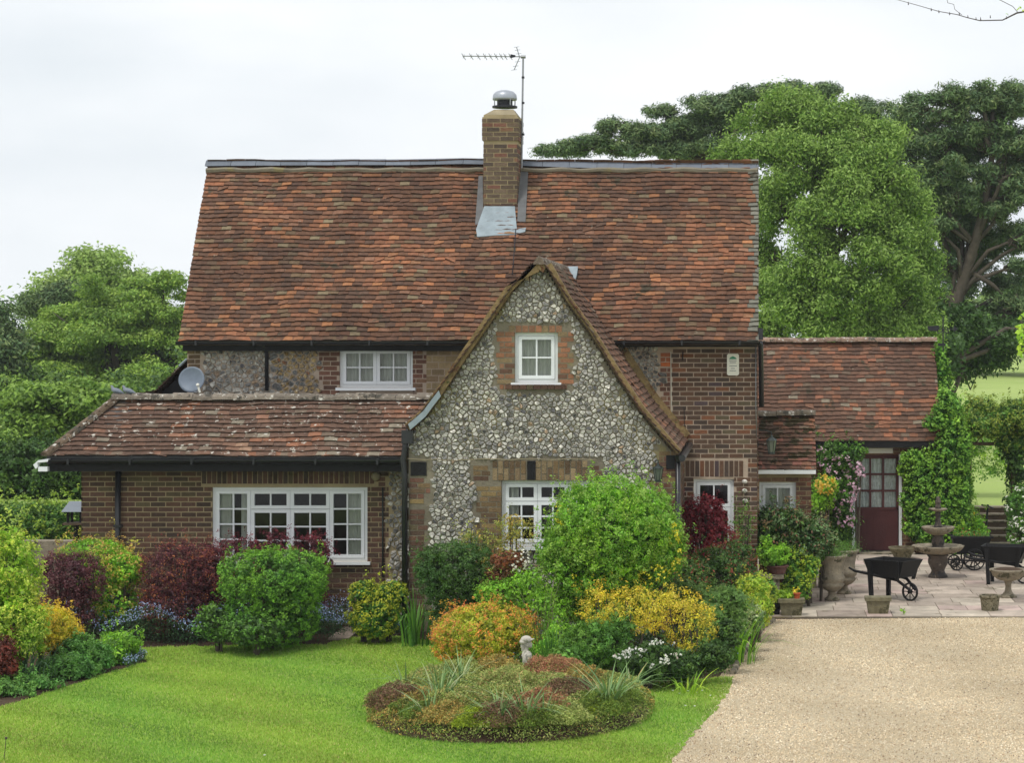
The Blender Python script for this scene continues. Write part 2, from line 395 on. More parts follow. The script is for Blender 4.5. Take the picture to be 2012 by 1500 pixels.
P_TILE = [(4, S(112, 72, 58)), (3.0, S(126, 78, 60)), (3.2, S(92, 64, 58)), (1.9, S(142, 84, 62)), (.9, S(172, 104, 68)), (1.5, S(118, 96, 78)),
          (1.3, S(86, 66, 64)), (.3, S(186, 112, 70)), (.4, S(138, 122, 104)), (.8, S(148, 98, 84))]
P_TILE_DK = [(4, S(108, 78, 68)), (3, S(120, 84, 70)), (2.5, S(94, 72, 66)), (1.4, S(144, 94, 72)), (.5, S(172, 104, 72)), (1, S(118, 104, 92)), (.4, S(150, 142, 128))]
P_TILE_LC = mute(P_TILE_DK, .42, .86); P_TILE = [(w_, tuple(np.array(c_) * np.array((1.0, 1.07, .96)))) for w_, c_ in mute(P_TILE, .18, .86)]; P_TILE_DK = mute(P_TILE_DK, .26, .80)
def tiles(mb, surf, vlen, umin, umax, gauge=0.1, w=0.165, keep=None, pal=P_TILE, sgn=1, edge_grey=False, patch=0.35):
    nv = int(vlen / gauge)
    ph = rng.uniform(0, 6, 6)
    def off(u, v): return .016 * math.sin(u * 1.1 + ph[0]) * math.sin(v * 1.9 + ph[1]) + .008 * math.sin(u * 3.3 + v * 2.1 + ph[2]) + .005 * math.sin(u * 7.1 + ph[3] + v)
    def pt(u, v, h):
        p = np.array(surf(u, v)); du = np.array(surf(u + .01, v)) - np.array(surf(u - .01, v)); dv = np.array(surf(u, v + .01)) - np.array(surf(u, v - .01))
        n = np.cross(du, dv); n = n / np.linalg.norm(n) * sgn
        return p + n * (h + off(u, v))
    clus = rng.uniform(0, 1, (40, 80))
    for j in range(-1, nv + 1):
        v0 = max(j, 0) * gauge if j < 0 else j * gauge
        u = umin(v0) - (w / 2 if j % 2 else 0) + rng.uniform(-.01, .01); um = umax(v0)
        wave = [rng.uniform(0, 6), rng.uniform(.6, 1.6)]
        while u < um:
            ww = w * rng.uniform(.93, 1.05); a, b = max(u, umin(v0)), min(u + ww - .003, um); u += ww
            if b - a < .03: continue
            if keep and not keep((a + b) / 2, v0 + gauge / 2, surf): continue
            dv = rng.normal(0, .0035) + .006 * math.sin(a * wave[1] + wave[0]); lift = abs(rng.normal(0, .004)); rot = rng.normal(0, .006)
            if rng.random() < .02: dv += rng.uniform(-.02, .0); rot += rng.normal(0, .02)
            t = .018; lo = .036 + lift; hi = .006
            L = gauge + .055; mid = (a + b) / 2; cam_ = .004
            vs_ = []
            for (uu, dd, cc) in ((a, -rot, 0), (mid, 0, cam_), (b, rot, 0)):
                vs_ += [pt(uu, v0 + dv + dd, lo + cc - t), pt(uu, v0 + dv + dd, lo + cc), pt(uu, v0 + L + dv, hi + cc)]
            col = pick(pal)
            pv = .5 + .5 * math.sin(a * 1.3 + ph[4] + .8 * math.sin(v0 * 2.1)) * math.sin(v0 * 1.7 + ph[5] + .5 * math.sin(a * 2.2)) * .8 + .12 * math.sin(a * 6.3 + ph[1]) + rng.normal(0, .12)
            if pv > .72 and rng.random() < .35: col = col * .6 + np.array(S(168, 104, 68)) * .4
            if pv < .30 and rng.random() < .4: col = col * .5 + np.array(S(84, 66, 58)) * .5
            col = (col * .66 + np.array(S(112, 78, 60)) * .34) * (1 - patch / 2 + patch * pv)
            if edge_grey and a > um - w * 1.1: col = np.array(S(118, 116, 104)) * rng.uniform(.7, 1.1)
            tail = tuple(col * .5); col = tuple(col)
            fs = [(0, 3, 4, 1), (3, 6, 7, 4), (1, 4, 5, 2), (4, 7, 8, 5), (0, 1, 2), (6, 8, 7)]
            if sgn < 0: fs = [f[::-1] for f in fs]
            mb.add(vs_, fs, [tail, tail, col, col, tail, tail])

def window(house, x0, x1, z0, z1, Y, lights, sill=True, curtain=None, label=None, m='white', room=0.9, sill_out=0.07, name='window', inset=0.05):
    y = Y + inset; fw = 0.045
    f = MB()
    f.box(x0, x1, y, y + .07, z1 - fw, z1); f.box(x0, x1, y, y + .07, z0, z0 + fw)
    f.box(x0, x0 + fw, y, y + .07, z0 + fw, z1 - fw); f.box(x1 - fw, x1, y, y + .07, z0 + fw, z1 - fw)
    ix0, ix1, iz0, iz1 = x0 + fw, x1 - fw, z0 + fw, z1 - fw
    panes = []
    for (a, b, c, d, nx, nz_) in lights:
        la, lb = ix0 + (ix1 - ix0) * a + .004, ix0 + (ix1 - ix0) * b - .004
        lc, ld = iz0 + (iz1 - iz0) * c + .004, iz0 + (iz1 - iz0) * d - .004
        cw = 0.05; yy = y - .012
        f.box(la, lb, yy, y + .05, ld - cw, ld); f.box(la, lb, yy, y + .05, lc, lc + cw)
        f.box(la, la + cw, yy, y + .05, lc + cw, ld - cw); f.box(lb - cw, lb, yy, y + .05, lc + cw, ld - cw)
        ga, gb, gc, gd = la + cw, lb - cw, lc + cw, ld - cw
        for k in range(1, nx):
            u = ga + (gb - ga) * k / nx; f.box(u - .011, u + .011, yy + .006, y + .045, gc, gd)
        for k in range(1, nz_):
            v = gc + (gd - gc) * k / nz_; f.box(ga, gb, yy + .009, y + .042, v - .011, v + .011)
        panes.append((ga, gb, gc, gd))
        f.box(ix0 + (ix1 - ix0) * b - .004, ix0 + (ix1 - ix0) * b + .004, y + .002, y + .06, lc, ld) if b < .99 else None
    w = build(name, f, M[m], house)
    if label: w['label'] = label
    for (ga, gb, gc, gd) in panes:
        g = MB().add([(ga, y + .02, gc), (gb, y + .02, gc), (gb, y + .02 + .004, gd), (ga, y + .02 + .004, gd)], [(0, 1, 2, 3)])
        build('pane', g, M['glass'], w)
    if sill:
        s = MB().box(x0 - .05, x1 + .05, Y - sill_out, y + .02, z0 - .045, z0 - .002); build('sill', s, M['white'], w)
    ln = MB(); yr = y + .071; e = .004
    for q in ([(x0 + e, yr, z0 + e), (x0 + e, yr + room, z0 + e), (x0 + e, yr + room, z1 - e), (x0 + e, yr, z1 - e)],
              [(x1 - e, yr, z0 + e), (x1 - e, yr + room, z0 + e), (x1 - e, yr + room, z1 - e), (x1 - e, yr, z1 - e)],
              [(x0 + e, yr, z1 - e), (x1 - e, yr, z1 - e), (x1 - e, yr + room, z1 - e), (x0 + e, yr + room, z1 - e)],
              [(x0 + e, yr, z0 + e), (x1 - e, yr, z0 + e), (x1 - e, yr + room, z0 + e), (x0 + e, yr + room, z0 + e)],
              [(x0 + e, yr + room, z0 + e), (x1 - e, yr + room, z0 + e), (x1 - e, yr + room, z1 - e), (x0 + e, yr + room, z1 - e)]):
        ln.add(q, [(0, 1, 2, 3)])
    build('lining', ln, M['lining'], w)
    for (a, b, wave) in (curtain or []):
        ca, cb = ix0 + (ix1 - ix0) * a, ix0 + (ix1 - ix0) * b; n = max(12, int((cb - ca) / .012)); cu = MB(); vs_ = []
        p = rng.uniform(0, 6)
        for i in range(n + 1):
            x = ca + (cb - ca) * i / n; yy = y + .085 + wave * math.sin(x * 62 + p + 1.3 * math.sin(x * 17)) * 1.0
            vs_ += [(x, yy, z0 + .02), (x + rng.normal(0, .002), yy + wave * .5 * math.sin(x * 40), z1 - .02)]
        cu.add(vs_, [(2 * i, 2 * i + 2, 2 * i + 3, 2 * i + 1) for i in range(n)]); build('curtain', cu, M['curtain'], w, smooth=True)
    return w

# ---------------------------------------------------------------- the cottage
YM, YW, YE = 36.0, 32.4, 33.8                # planes of main wall, gabled wing, low extension
cot = empty('cottage', (wx(1000, YM), YM, 0))
tag(cot, 'old brick and flint cottage with steep clay tiled roof and central gable', 'cottage')
GREY = (1, 1, 1)
# --- main body
xl = wx(368, YM); xr = -0.02; zE = 4.16
H_up = (wx(667, YM), wx(811, YM), wz(762, YM), wz(683, YM))
H_rt = (wx(1363, YM), wx(1442, YM), wz(1085, YM), wz(942, YM))
mb = MB(); wall_slices(mb, lambda z: [(xl, xr)], 0, zE, YM, YM + .25, [H_up, H_rt], dz=None)
mb.box(xl, xl + .25, YM + .25, YM + 5, 0, zE); mb.box(xr - .25, xr, YM + .25, YM + 5, 0, zE); mb.box(xl, xr, YM + 5, YM + 5.25, 0, zE)
for x0_, x1_ in ((xl, xl + .2), (xr - .2, xr)):
    mb.add([(x, y, z) for x in (x0_, x1_) for (y, z) in ((YM, zE), (YM + 5.2, zE), (YM + 2.6, zE + 2.65))],
           [(0, 2, 1), (3, 4, 5), (0, 1, 4, 3), (1, 2, 5, 4), (2, 0, 3, 5)])
main_wall = build('wall', mb, M['mortar_pale'], cot)
b1 = MB()
bricks(b1, lambda z: [(wx(1318, YM), xr)], 0, zE, P_BROWN, [H_rt, (wx(1345, YM), wx(1470, YM), wz(938, YM), wz(905, YM))], Y=YM)
soldiers(b1, wx(1347, YM), wx(1462, YM), wz(937, YM), wz(906, YM), YM, P_BROWN)
bricks(b1, lambda z: [(wx(1296, YM) + .03 * math.sin(z * 30), wx(1318, YM) - .01)], 0, wz(720, YM), P_RED, Y=YM, bl=.095)
bricks(b1, lambda z: [(wx(1298, YM), wx(1318, YM) - .01)], wz(720, YM), wz(690, YM), [(1, S(190, 106, 60)), (1, S(160, 96, 64))], Y=YM)
bricks(b1, lambda z: [(xl, wx(393, YM))], wz(780, YM), zE, P_OLIVE, Y=YM)
bricks(b1, lambda z: [(wx(627, YM) + (.06 if int(z / .15) % 2 else 0), H_up[0])], wz(775, YM), zE, P_RED, Y=YM)
bricks(b1, lambda z: [(H_up[1], wx(838, YM) - (.06 if int(z / .15) % 2 else 0))], wz(790, YM), zE, P_RED, Y=YM)
bricks(b1, lambda z: [(wx(838, YM), wx(930, YM))], wz(790, YM), zE, P_BUFF, Y=YM, bl=.19, bh=.09)
# gable end bricks facing right and left
bricks(b1, lambda z: [(YM, YM + 5)], 0, zE, P_BROWN, T=lambda u, d, z: (xr - d, u, z))
build('brickwork', b1, M['brick'], cot)
f1 = MB()
flints(f1, lambda x, z: x > wx(394, YM) + .05 and x < wx(540, YM) and z < zE and z > wz(790, YM), xl, wx(540, YM), wz(800, YM), zE, YM, sx=.092, sz=.07, tone=.92)
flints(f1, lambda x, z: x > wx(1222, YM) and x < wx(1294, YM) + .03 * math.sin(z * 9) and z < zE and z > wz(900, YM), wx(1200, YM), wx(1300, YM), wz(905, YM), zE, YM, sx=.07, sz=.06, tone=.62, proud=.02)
flints(f1, lambda x, z: x >= wx(540, YM) and x < wx(622, YM) + (.06 if int(z / .15) % 2 else 0) and z < zE and z > wz(775, YM), wx(535, YM), wx(640, YM), wz(790, YM), zE, YM,
       sx=.11, sz=.055, tone=.85, pal=[(4, S(168, 140, 92)), (2, S(120, 120, 118)), (2, S(188, 160, 108)), (1, S(150, 100, 60))])
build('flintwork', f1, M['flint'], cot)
for (px_, py_) in ((1463, 947), (1463, 965), (1464, 985)): build('inset_flint', MB().ball(W(px_, py_, YM - .02), (.045, .03, .035), 6, tuple(S(210, 205, 195))), M['flint'], cot, smooth=True)
window(cot, *H_up, YM, [(0, .5, 0, 1, 2, 2), (.5, 1, 0, 1, 2, 2)], curtain=[(0, .48, .022), (.5, 1, .022)], label='wide white casement window under the main eaves')
window(cot, *H_rt, YM, [(0, 1, .62, 1, 2, 1), (0, 1, 0, .62, 2, 2)], label='narrow white window behind the red maple')

# --- main roof
Y0 = 35.72; ANG = math.atan2(7.19 - 4.225, 38.6 - Y0); cA, sA = math.cos(ANG), math.sin(ANG); VL = (38.6 - Y0) / cA
def roof_main(u, v): return (u, Y0 + v * cA, 4.225 + v * sA)
def roofz(y): return 4.225 + (y - Y0) * math.tan(ANG)
mb = MB()
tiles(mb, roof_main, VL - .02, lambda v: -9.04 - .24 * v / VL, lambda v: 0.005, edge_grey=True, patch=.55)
u = MB()
def slab(u_, pts, t=.08):
    p = [np.array(q) for q in pts]; n = np.cross(p[1] - p[0], p[3] - p[0]); n /= np.linalg.norm(n)
    u_.hexa([tuple(q - n * t) for q in p] + [tuple(q) for q in p])
slab(u, [(-9.03, Y0, 4.225), (0, Y0, 4.225), (0, 38.6, 7.19), (-9.27, 38.6, 7.19)])
slab(u, [(0, 41.5, 4.225), (-9.03, 41.5, 4.225), (-9.27, 38.6, 7.19), (0, 38.6, 7.19)])
roof = build('roof', mb, M['tile'], cot); build('underlay', u, M['wood'], roof)
mb = MB()
def roof_back(uu, v): return (uu, 41.5 - v * (2.9 / VL), 4.225 + v * sA)
tiles(mb, roof_back, VL, lambda v: -9.04 - .24 * v / VL, lambda v: 0.0, gauge=.2, w=.33, sgn=-1); build('rear_tiles', mb, M['tile'], roof)
# ridge capping
rd = MB(); x = -9.30; k = 0
def ridge_y(px): return 322 - 2 * math.sin((px - 408) / 170) - (5 * max(0, (px - 780) / 170) if px < 950 else (max(0, 3 - (px - 950) / 60) - (px - 1030) / 90))
while x < -0.02:
    x2 = min(x + .46 * random.uniform(.9, 1.04), .01)
    pxa = VX + x * F / 38.6; pxb = VX + x2 * F / 38.6
    for_z = [wz(ridge_y(pxa), 38.6) - .02, wz(ridge_y(pxb), 38.6) - .02]
    c = tuple(np.array(S(112, 118, 128)) * random.uniform(.8, 1.12)); vs_ = []
    for (xx, zz, sc) in ((x, for_z[0], 1.0), (x2 - .006, for_z[1] + random.uniform(-.004, .004), 1.03)):
        for (dy, dz) in ((-.125, -.055), (-.09, -.01), (-.02, .05), (.02, .05), (.09, -.01), (.125, -.055)):
            vs_.append((xx, 38.6 + dy * sc, zz + dz + .03))
    rd.add(vs_, [(i, i + 6, i + 7, i + 1) for i in range(5)] + [(0, 1, 2, 3, 4, 5), (11, 10, 9, 8, 7, 6)], c)
    x = x2
build('ridge_capping', rd, M['ridge'], roof)
mo = MB(); pth = [(x_, 38.6 - .15, 7.10 + .01 * math.sin(x_ * 9)) for x_ in np.linspace(-9.27, -.01, 60)]
mo.tube(pth, [.035 + .012 * random.random() for _ in pth], 6); build('ridge_mortar', mo, M['mortar_dark'], roof)

# --- chimney
YC = 37.86; cx0, cx1 = wx(950, YC), wx(1016, YC); cy1 = YC + .80; cz1 = wz(224, YC)
mb = MB().box(cx0 + .002, cx1 - .002, YC + .002, cy1, 5.9, cz1 - .01); chim = build('chimney', mb, M['mortar'], cot)
bm = MB(); zt = wz(276, YC)
mb2 = MB().box(cx0 - .018, cx1 + .018, YC - .018, cy1 + .018, zt, cz1 - .05); build('corbel', mb2, M['mortar'], chim)
for (a, b, e) in ((6.0, zt, 0), (zt, cz1 - .06, .02)):
    bricks(bm, lambda z: [(cx0 - e, cx1 + e)], a, b, P_CHIM, Y=YC - e)
    bricks(bm, lambda z: [(YC - e, cy1)], a, b, P_CHIM, T=lambda u_, d, z: (cx1 + e - d, u_, z))
    bricks(bm, lambda z: [(YC - e, cy1)], a, b, P_CHIM, T=lambda u_, d, z: (cx0 - e + d, u_, z))
build('chimney_brickwork', bm, M['brick'], chim)
ccx, ccy = (cx0 + cx1) / 2 + .03, YC + .4
fm = MB()
p0 = [(cx0 + .01, YC + .01), (cx1 - .01, YC + .01), (cx1 - .01, cy1), (cx0 + .01, cy1)]
vs_ = [(x_, y_, cz1 - .01) for x_, y_ in p0] + [(ccx + sx_ * .16, ccy + sy_ * .16, cz1 + .10) for sx_, sy_ in ((-1, -1), (1, -1), (1, 1), (-1, 1))]
fm.add(vs_, [(0, 1, 5, 4), (1, 2, 6, 5), (2, 3, 7, 6), (3, 0, 4, 7), (4, 5, 6, 7)]); build('flaunching', fm, M['render'], chim)
cz = wz(212, ccy); sc = ccy / F
mb = MB().lathe([(.21, cz), (.21, cz + .03), (.13, cz + .045), (.13, cz + .16)], ccx, ccy, 24); cowl = build('cowl', mb, M['steel_dark'], chim)
mb = MB().lathe([(.20, cz + .13), (.205, cz + .16), (.195, cz + .22), (.15, cz + .27), (.07, cz + .295), (.0, cz + .30)], ccx, ccy, 24); build('cowl_dome', mb, M['cowl'], chim, smooth=True)
for t in range(4):
    a = t * math.pi / 2 + .6; mb = MB().tube([(ccx + .19 * math.cos(a), ccy + .19 * math.sin(a), cz), (ccx + .195 * math.cos(a), ccy + .195 * math.sin(a), cz + .17)], .01, 6); build('cowl_stay', mb, M['metal'], chim)
# lead round the chimney
def onroof(px, py, lift=.05):     # the point of the main roof plane seen at that photo pixel
    k_ = (VY - py) / F; t = math.tan(ANG); y = (EYE - 4.225 + Y0 * t - 0) / (t - k_) if False else None
    # z = EYE + k*y ; z = 4.225 + (y-Y0)*t
    y = (EYE - 4.225 + Y0 * t) / (t - k_); z = EYE + k_ * y
    return (wx(px, y), y - sA * lift, z + cA * lift)
def lead_patch(poly, lift=.055, t=.006):
    p = [onroof(a, b, lift) for a, b in poly]; n = len(p); q = [onroof(a, b, lift - t * 8) for a, b in poly]
    return MB().add(p + q, [tuple(range(n))] + [(i, i + n, (i + 1) % n + n, (i + 1) % n) for i in range(n)])
build('lead_flashing', lead_patch([(938, 470), (936, 455), (952, 410), (1012, 410), (1016, 455), (1034, 452), (1032, 460), (1010, 466), (975, 467)]), M['lead'], chim)
build('lead_soaker', lead_patch([(934, 446), (941, 350), (949, 350), (950, 440)], .05), M['lead_dark'], chim)
build('lead_soaker', lead_patch([(1017, 440), (1020, 342), (1038, 342), (1033, 440)], .05), M['lead_dark'], chim)
mb = MB().box(cx0 - .02, cx1 + .02, YC - .035, YC - .01, wz(424, YC), wz(408, YC)); build('lead_apron', mb, M['lead'], chim)

# --- gabled wing
LV = [(1057, 510), (1001, 570), (952, 642), (912, 700), (869, 765), (835, 812), (801, 842)]
RV = [(1059, 510), (1074, 522), (1114, 592), (1157, 650), (1209, 733), (1258, 807), (1331, 893)]
YV = YW - .16
LVw = [(wx(a, YV), wz(b, YV)) for a, b in LV]; RVw = [(wx(a, YV), wz(b, YV)) for a, b in RV]
def interp(pts, z):
    for (x0_, z0_), (x1_, z1_) in zip(pts[:-1], pts[1:]):
        if z1_ <= z <= z0_: return x0_ + (x1_ - x0_) * (z0_ - z) / max(1e-6, z0_ - z1_)
    return pts[0][0] if z > pts[0][1] else pts[-1][0]
wl, wr = wx(803, YW), wx(1328, YW)
def wing_span(z):
    a = interp(LVw, z) + .05 if z > LVw[-1][1] else wl
    b = interp(RVw, z) - .05 if z > RVw[-1][1] else wr
    return [(max(a, wl), min(b, wr))] if b > a else []
H_w1 = (wx(1011, YW), wx(1096, YW), wz(752, YW), wz(654, YW))
H_w2 = (wx(985, YW), wx(1180, YW), wz(1075, YW), wz(945, YW))
HW = [H_w1, H_w2]
mb = MB(); wall_slices(mb, wing_span, 0, 5.30, YW, YW + .25, HW, dz=.06)
mb.box(wr - .25, wr, YW + .25, YM, 0, 2.7); mb.box(wl, wl + .25, YW + .25, YM, 0, 2.9)
build('wall', mb, M['mortar_dark'], cot)
def ar(px0, py0, px1, py1, Z=YW): return (wx(px0, Z), wx(px1, Z), wz(py1, Z), wz(py0, Z))
regs = [ar(975, 640, 1011, 765), ar(1096, 640, 1127, 765), ar(1011, 640, 1096, 654), ar(990, 750, 1112, 768),   # round upper window
        ar(930, 905, 1182, 945), ar(936, 945, 985, 1090), ar(803, 905, 845, 985), ar(1288, 880, 1330, 1300), ar(803, 900, 840, 1300)]
def in_regs(x, z, e=0.02):
    zz = (.05 if int(z / .15) % 2 else 0)
    for i, (a, b, c, d) in enumerate(regs):
        ex = zz if i in (0, 1, 5, 7) else 0
        if i in (0, 5): a2, b2 = a + ex, b
        elif i == 1: a2, b2 = a, b - ex
        elif i == 7: a2, b2 = a + ex, b
        else: a2, b2 = a, b
        if a2 - e < x < b2 + e and c - e < z < d + e: return True
    return False
f2 = MB()
def in_wing(x, z):
    s = wing_span(z)
    if not s or not (s[0][0] + .03 < x < s[0][1] - .04): return False
    for (a, b, c, d) in HW:
        if a - .03 < x < b + .03 and c - .03 < z < d + .03: return False
    return not in_regs(x, z, .035)
flints(f2, in_wing, wl, wr, 0.0, 5.3, YW, sx=.076, sz=.056, proud=.022, tone=1.06)
build('flintwork', f2, M['flint'], cot)
b2 = MB()
jag = lambda z, s=.05: (s if int(z / .15) % 2 else 0)
bricks(b2, lambda z: [(regs[0][0] + jag(z), regs[0][1])], regs[0][2], regs[0][3], P_ORANGE, Y=YW)
bricks(b2, lambda z: [(regs[1][0], regs[1][1] - jag(z))], regs[1][2], regs[1][3], P_ORANGE, Y=YW)
soldiers(b2, wx(1000, YW), wx(1106, YW), wz(653, YW), wz(640, YW), YW, P_ORANGE, w=.07)
bricks(b2, lambda z: [(wx(930, YW), wx(963, YW))], regs[4][2], regs[4][3], P_OLIVE, Y=YW)
bricks(b2, lambda z: [(wx(1160, YW), wx(1182, YW))], regs[4][2], regs[4][3], P_OLIVE, Y=YW)
soldiers(b2, wx(968, YW), wx(1035, YW), wz(944, YW), wz(906, YW), YW, P_BUFF[1:] + P_OLIVE[:2], fan=-.0, rows=2, proud=.01)
soldiers(b2, wx(1053, YW), wx(1156, YW), wz(944, YW), wz(906, YW), YW, P_BUFF[1:] + P_OLIVE[:2], fan=.0, rows=2, proud=.008)
bricks(b2, lambda z: [(regs[5][0] + jag(z), regs[5][1])], regs[5][2], regs[5][3], P_OLIVE, Y=YW)
bricks(b2, lambda z: [(wl, wx(845, YW) - jag(z, .09))], wz(990, YW), wz(936, YW), P_RED + P_OLIVE, Y=YW)
bricks(b2, lambda z: [(wl, wx(840, YW) - jag(z, .05))], 0, wz(992, YW), P_EXT, Y=YW)
bricks(b2, lambda z: [(regs[7][0] + jag(z), min(regs[7][1], interp(RVw, z) - .02))], 0, regs[7][3], P_RED + P_OLIVE, Y=YW)
bricks(b2, lambda z: [(YW, YM)], 0, 2.7, P_BROWN, T=lambda u_, d, z: (wr - d, u_, z))
build('brickwork', b2, M['brick'], cot)
sl = MB()
x_ = wx(994, YW)
while x_ < wx(1110, YW) - .02:
    x2 = min(x_ + .1, wx(1111, YW)); sl.box(x_, x2 - .006, YW - .06, YW + .05, wz(765, YW), wz(756, YW) - random.uniform(0, .006), tuple(pick(P_EXT) * .8)); x_ = x2
build('tile_sill', sl, M['brick'], cot)
mb = MB().box(wx(1036, YW), wx(1052, YW), YW - .022, YW + .05, wz(943, YW), wz(906, YW)); build('keystone', mb, M['blackwood'], cot)
window(cot, *H_w1, YW, [(0, 1, 0, 1, 2, 2)], curtain=[(0, 1, .022)], sill=True, sill_out=.02, label='small square white window high in the flint gable', inset=.07)
window(cot, *H_w2, YW, [(0, .35, .70, 1, 2, 1), (.35, .68, .70, 1, 2, 1), (.68, 1, .70, 1, 2, 1), (0, .35, 0, .70, 2, 3), (.35, .68, 0, .70, 2, 3), (.68, 1, 0, .70, 2, 3)], curtain=[(0, .14, .02)], label='white casement window half hidden by the round green bush', inset=.09)
# barge boards of the gable
for V_, s_ in ((LVw, -1), (RVw, 1)):
    mb = MB(); n = len(V_)
    nor = []
    for i in range(n):
        a = np.array(V_[max(i - 1, 0)]); b = np.array(V_[min(i + 1, n - 1)]); d = (b - a) / np.linalg.norm(b - a)
        nor.append(np.array((d[1], -d[0])) * (1 if s_ < 0 else -1))
    top = [np.array(v) for v in V_]
    bot = [np.array(v) + q * .07 for v, q in zip(V_, nor)]
    if s_ < 0: top = [t_ - q * .035 for t_, q in zip(top, nor)]
    if s_ < 0: bot[0] = np.array((RVw[0][0], V_[0][1] - .17))
    else: bot[0] = np.array((LVw[0][0] + .01, V_[0][1] - .17))
    for i in range(n - 1):
        a, b, c, d = bot[i], bot[i + 1], top[i + 1], top[i]
        if s_ > 0 and i == 0: continue
        y0_, y1_ = YV + rng.uniform(-.006, .006), YW + .03
        mb.hexa([(a[0], y0_, a[1]), (b[0], y0_, b[1]), (b[0], y1_, b[1]), (a[0], y1_, a[1]), (d[0], y0_, d[1]), (c[0], y0_, c[1]), (c[0], y1_, c[1]), (d[0], y1_, d[1])])
    if s_ > 0: mb.prism([(LVw[0][0], LVw[0][1] - .13), (RVw[1][0] - .05, RVw[1][1] - .10), tuple(RVw[1]), (RVw[0][0], RVw[0][1])], YV - .004, YW + .03)
    bo = build('bargeboard', mb, M['verge'], cot)
# the wing's two tiled slopes
def slope(V_):
    P = np.array([V_[0]] + [v for v in (V_[1:] if V_ is LVw else V_[2:])]); seg = np.linalg.norm(np.diff(P, axis=0), axis=1); cum = np.concatenate([[0], np.cumsum(seg)]); tot = cum[-1]
    def surf(u_, v):      # u = Y, v = up the slope from the eave
        s = tot - v
        return (np.interp(s, cum, P[:, 0]) if s > 0 else P[0, 0], u_, np.interp(s, cum, P[:, 1]) if s > 0 else P[0, 1] - s * 0)
    return surf, tot
def keep_wing(u_, v, surf):
    p = surf(u_, v); ylim = YM + .02 if p[2] < 4.2 else Y0 + (p[2] - 4.225) / math.tan(ANG) + .06
    return u_ < ylim
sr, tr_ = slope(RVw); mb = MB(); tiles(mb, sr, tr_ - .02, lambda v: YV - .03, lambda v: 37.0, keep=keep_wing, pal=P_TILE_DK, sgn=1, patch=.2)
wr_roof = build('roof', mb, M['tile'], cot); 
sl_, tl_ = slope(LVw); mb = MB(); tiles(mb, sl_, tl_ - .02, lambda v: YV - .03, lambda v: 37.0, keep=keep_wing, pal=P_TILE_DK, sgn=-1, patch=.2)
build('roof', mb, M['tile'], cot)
mb = MB()
for V_ in (LVw, RVw):
    for a, b in zip(V_[:-1], V_[1:]):
        e = -.012; ya = YM if b[1] < 4.2 else YM + .7
        yb = min(37.0, Y0 + max(0, (min(a[1], b[1]) - 4.225)) / math.tan(ANG) + .3)
        mb.hexa([(a[0], YW, a[1] - .07), (b[0], YW, b[1] - .07), (b[0], yb, b[1] - .07), (a[0], yb, a[1] - .07),
                 (a[0], YW, a[1] - .012), (b[0], YW, b[1] - .012), (b[0], yb, b[1] - .012), (a[0], yb, a[1] - .012)])
build('roof_boarding', mb, M['wood'], wr_roof)
# ridge of the wing, lead at valley top, abutment fillet, lead strip at left foot
ax, azz = RVw[0]
mb = MB(); yy = YV - .03
while yy < 36.9:
    y2 = yy + .33; c = tuple(np.array(S(110, 96, 84)) * random.uniform(.8, 1.1)); vs_ = []
    for Yq in (yy, y2 - .01):
        for (dx, dz) in ((-.085, -.12), (-.04, -.03), (0, .0), (.04, -.03), (.085, -.12)): vs_.append((ax + dx, Yq, azz + dz + .05))
    mb.add(vs_, [(i, i + 1, i + 6, i + 5) for i in range(4)] + [(0, 4, 3, 2, 1), (5, 6, 7, 8, 9)], c); yy = y2
build('ridge_capping', mb, M['old_ridge'], wr_roof)
build('lead_flashing', lead_patch([(1088, 530), (1136, 530), (1134, 545), (1129, 562), (1112, 560), (1100, 545)], .075), M['lead'], wr_roof)
mb = MB(); pts = [(sr(YM - .05, v)[0] + .05, YM - .06, sr(YM, v)[2] + .06) for v in np.linspace(.05, tr_ * .52, 9)]
for a, b in zip(pts[:-1], pts[1:]):
    mb.hexa([(a[0] - .03, YM - .07, a[2] - .05), (b[0] - .03, YM - .07, b[2] - .05), (b[0] - .03, YM, b[2] - .05), (a[0] - .03, YM, a[2] - .05),
             (a[0] + .05, YM - .05, a[2] + .03), (b[0] + .05, YM - .05, b[2] + .03), (b[0] + .05, YM, b[2] + .03), (a[0] + .05, YM, a[2] + .03)])
build('mortar_fillet', mb, M['verge'], wr_roof)
mb = MB(); LP = [(866, 772), (852, 790), (836, 812), (818, 828), (806, 838)]
pp = [(wx(a, YV - .03), wz(b, YV - .03)) for a, b in LP]
for (a, b) in zip(pp[:-1], pp[1:]):
    mb.hexa([(a[0], YV - .035, a[1] - .05), (b[0], YV - .035, b[1] - .05), (b[0], YV, b[1] - .05), (a[0], YV, a[1] - .05),
             (a[0] - .03, YV - .03, a[1] + .03), (b[0] - .03, YV - .03, b[1] + .03), (b[0] - .03, YV, b[1] + .03), (a[0] - .03, YV, a[1] + .03)])
build('lead_strip', mb, M['lead'], cot)

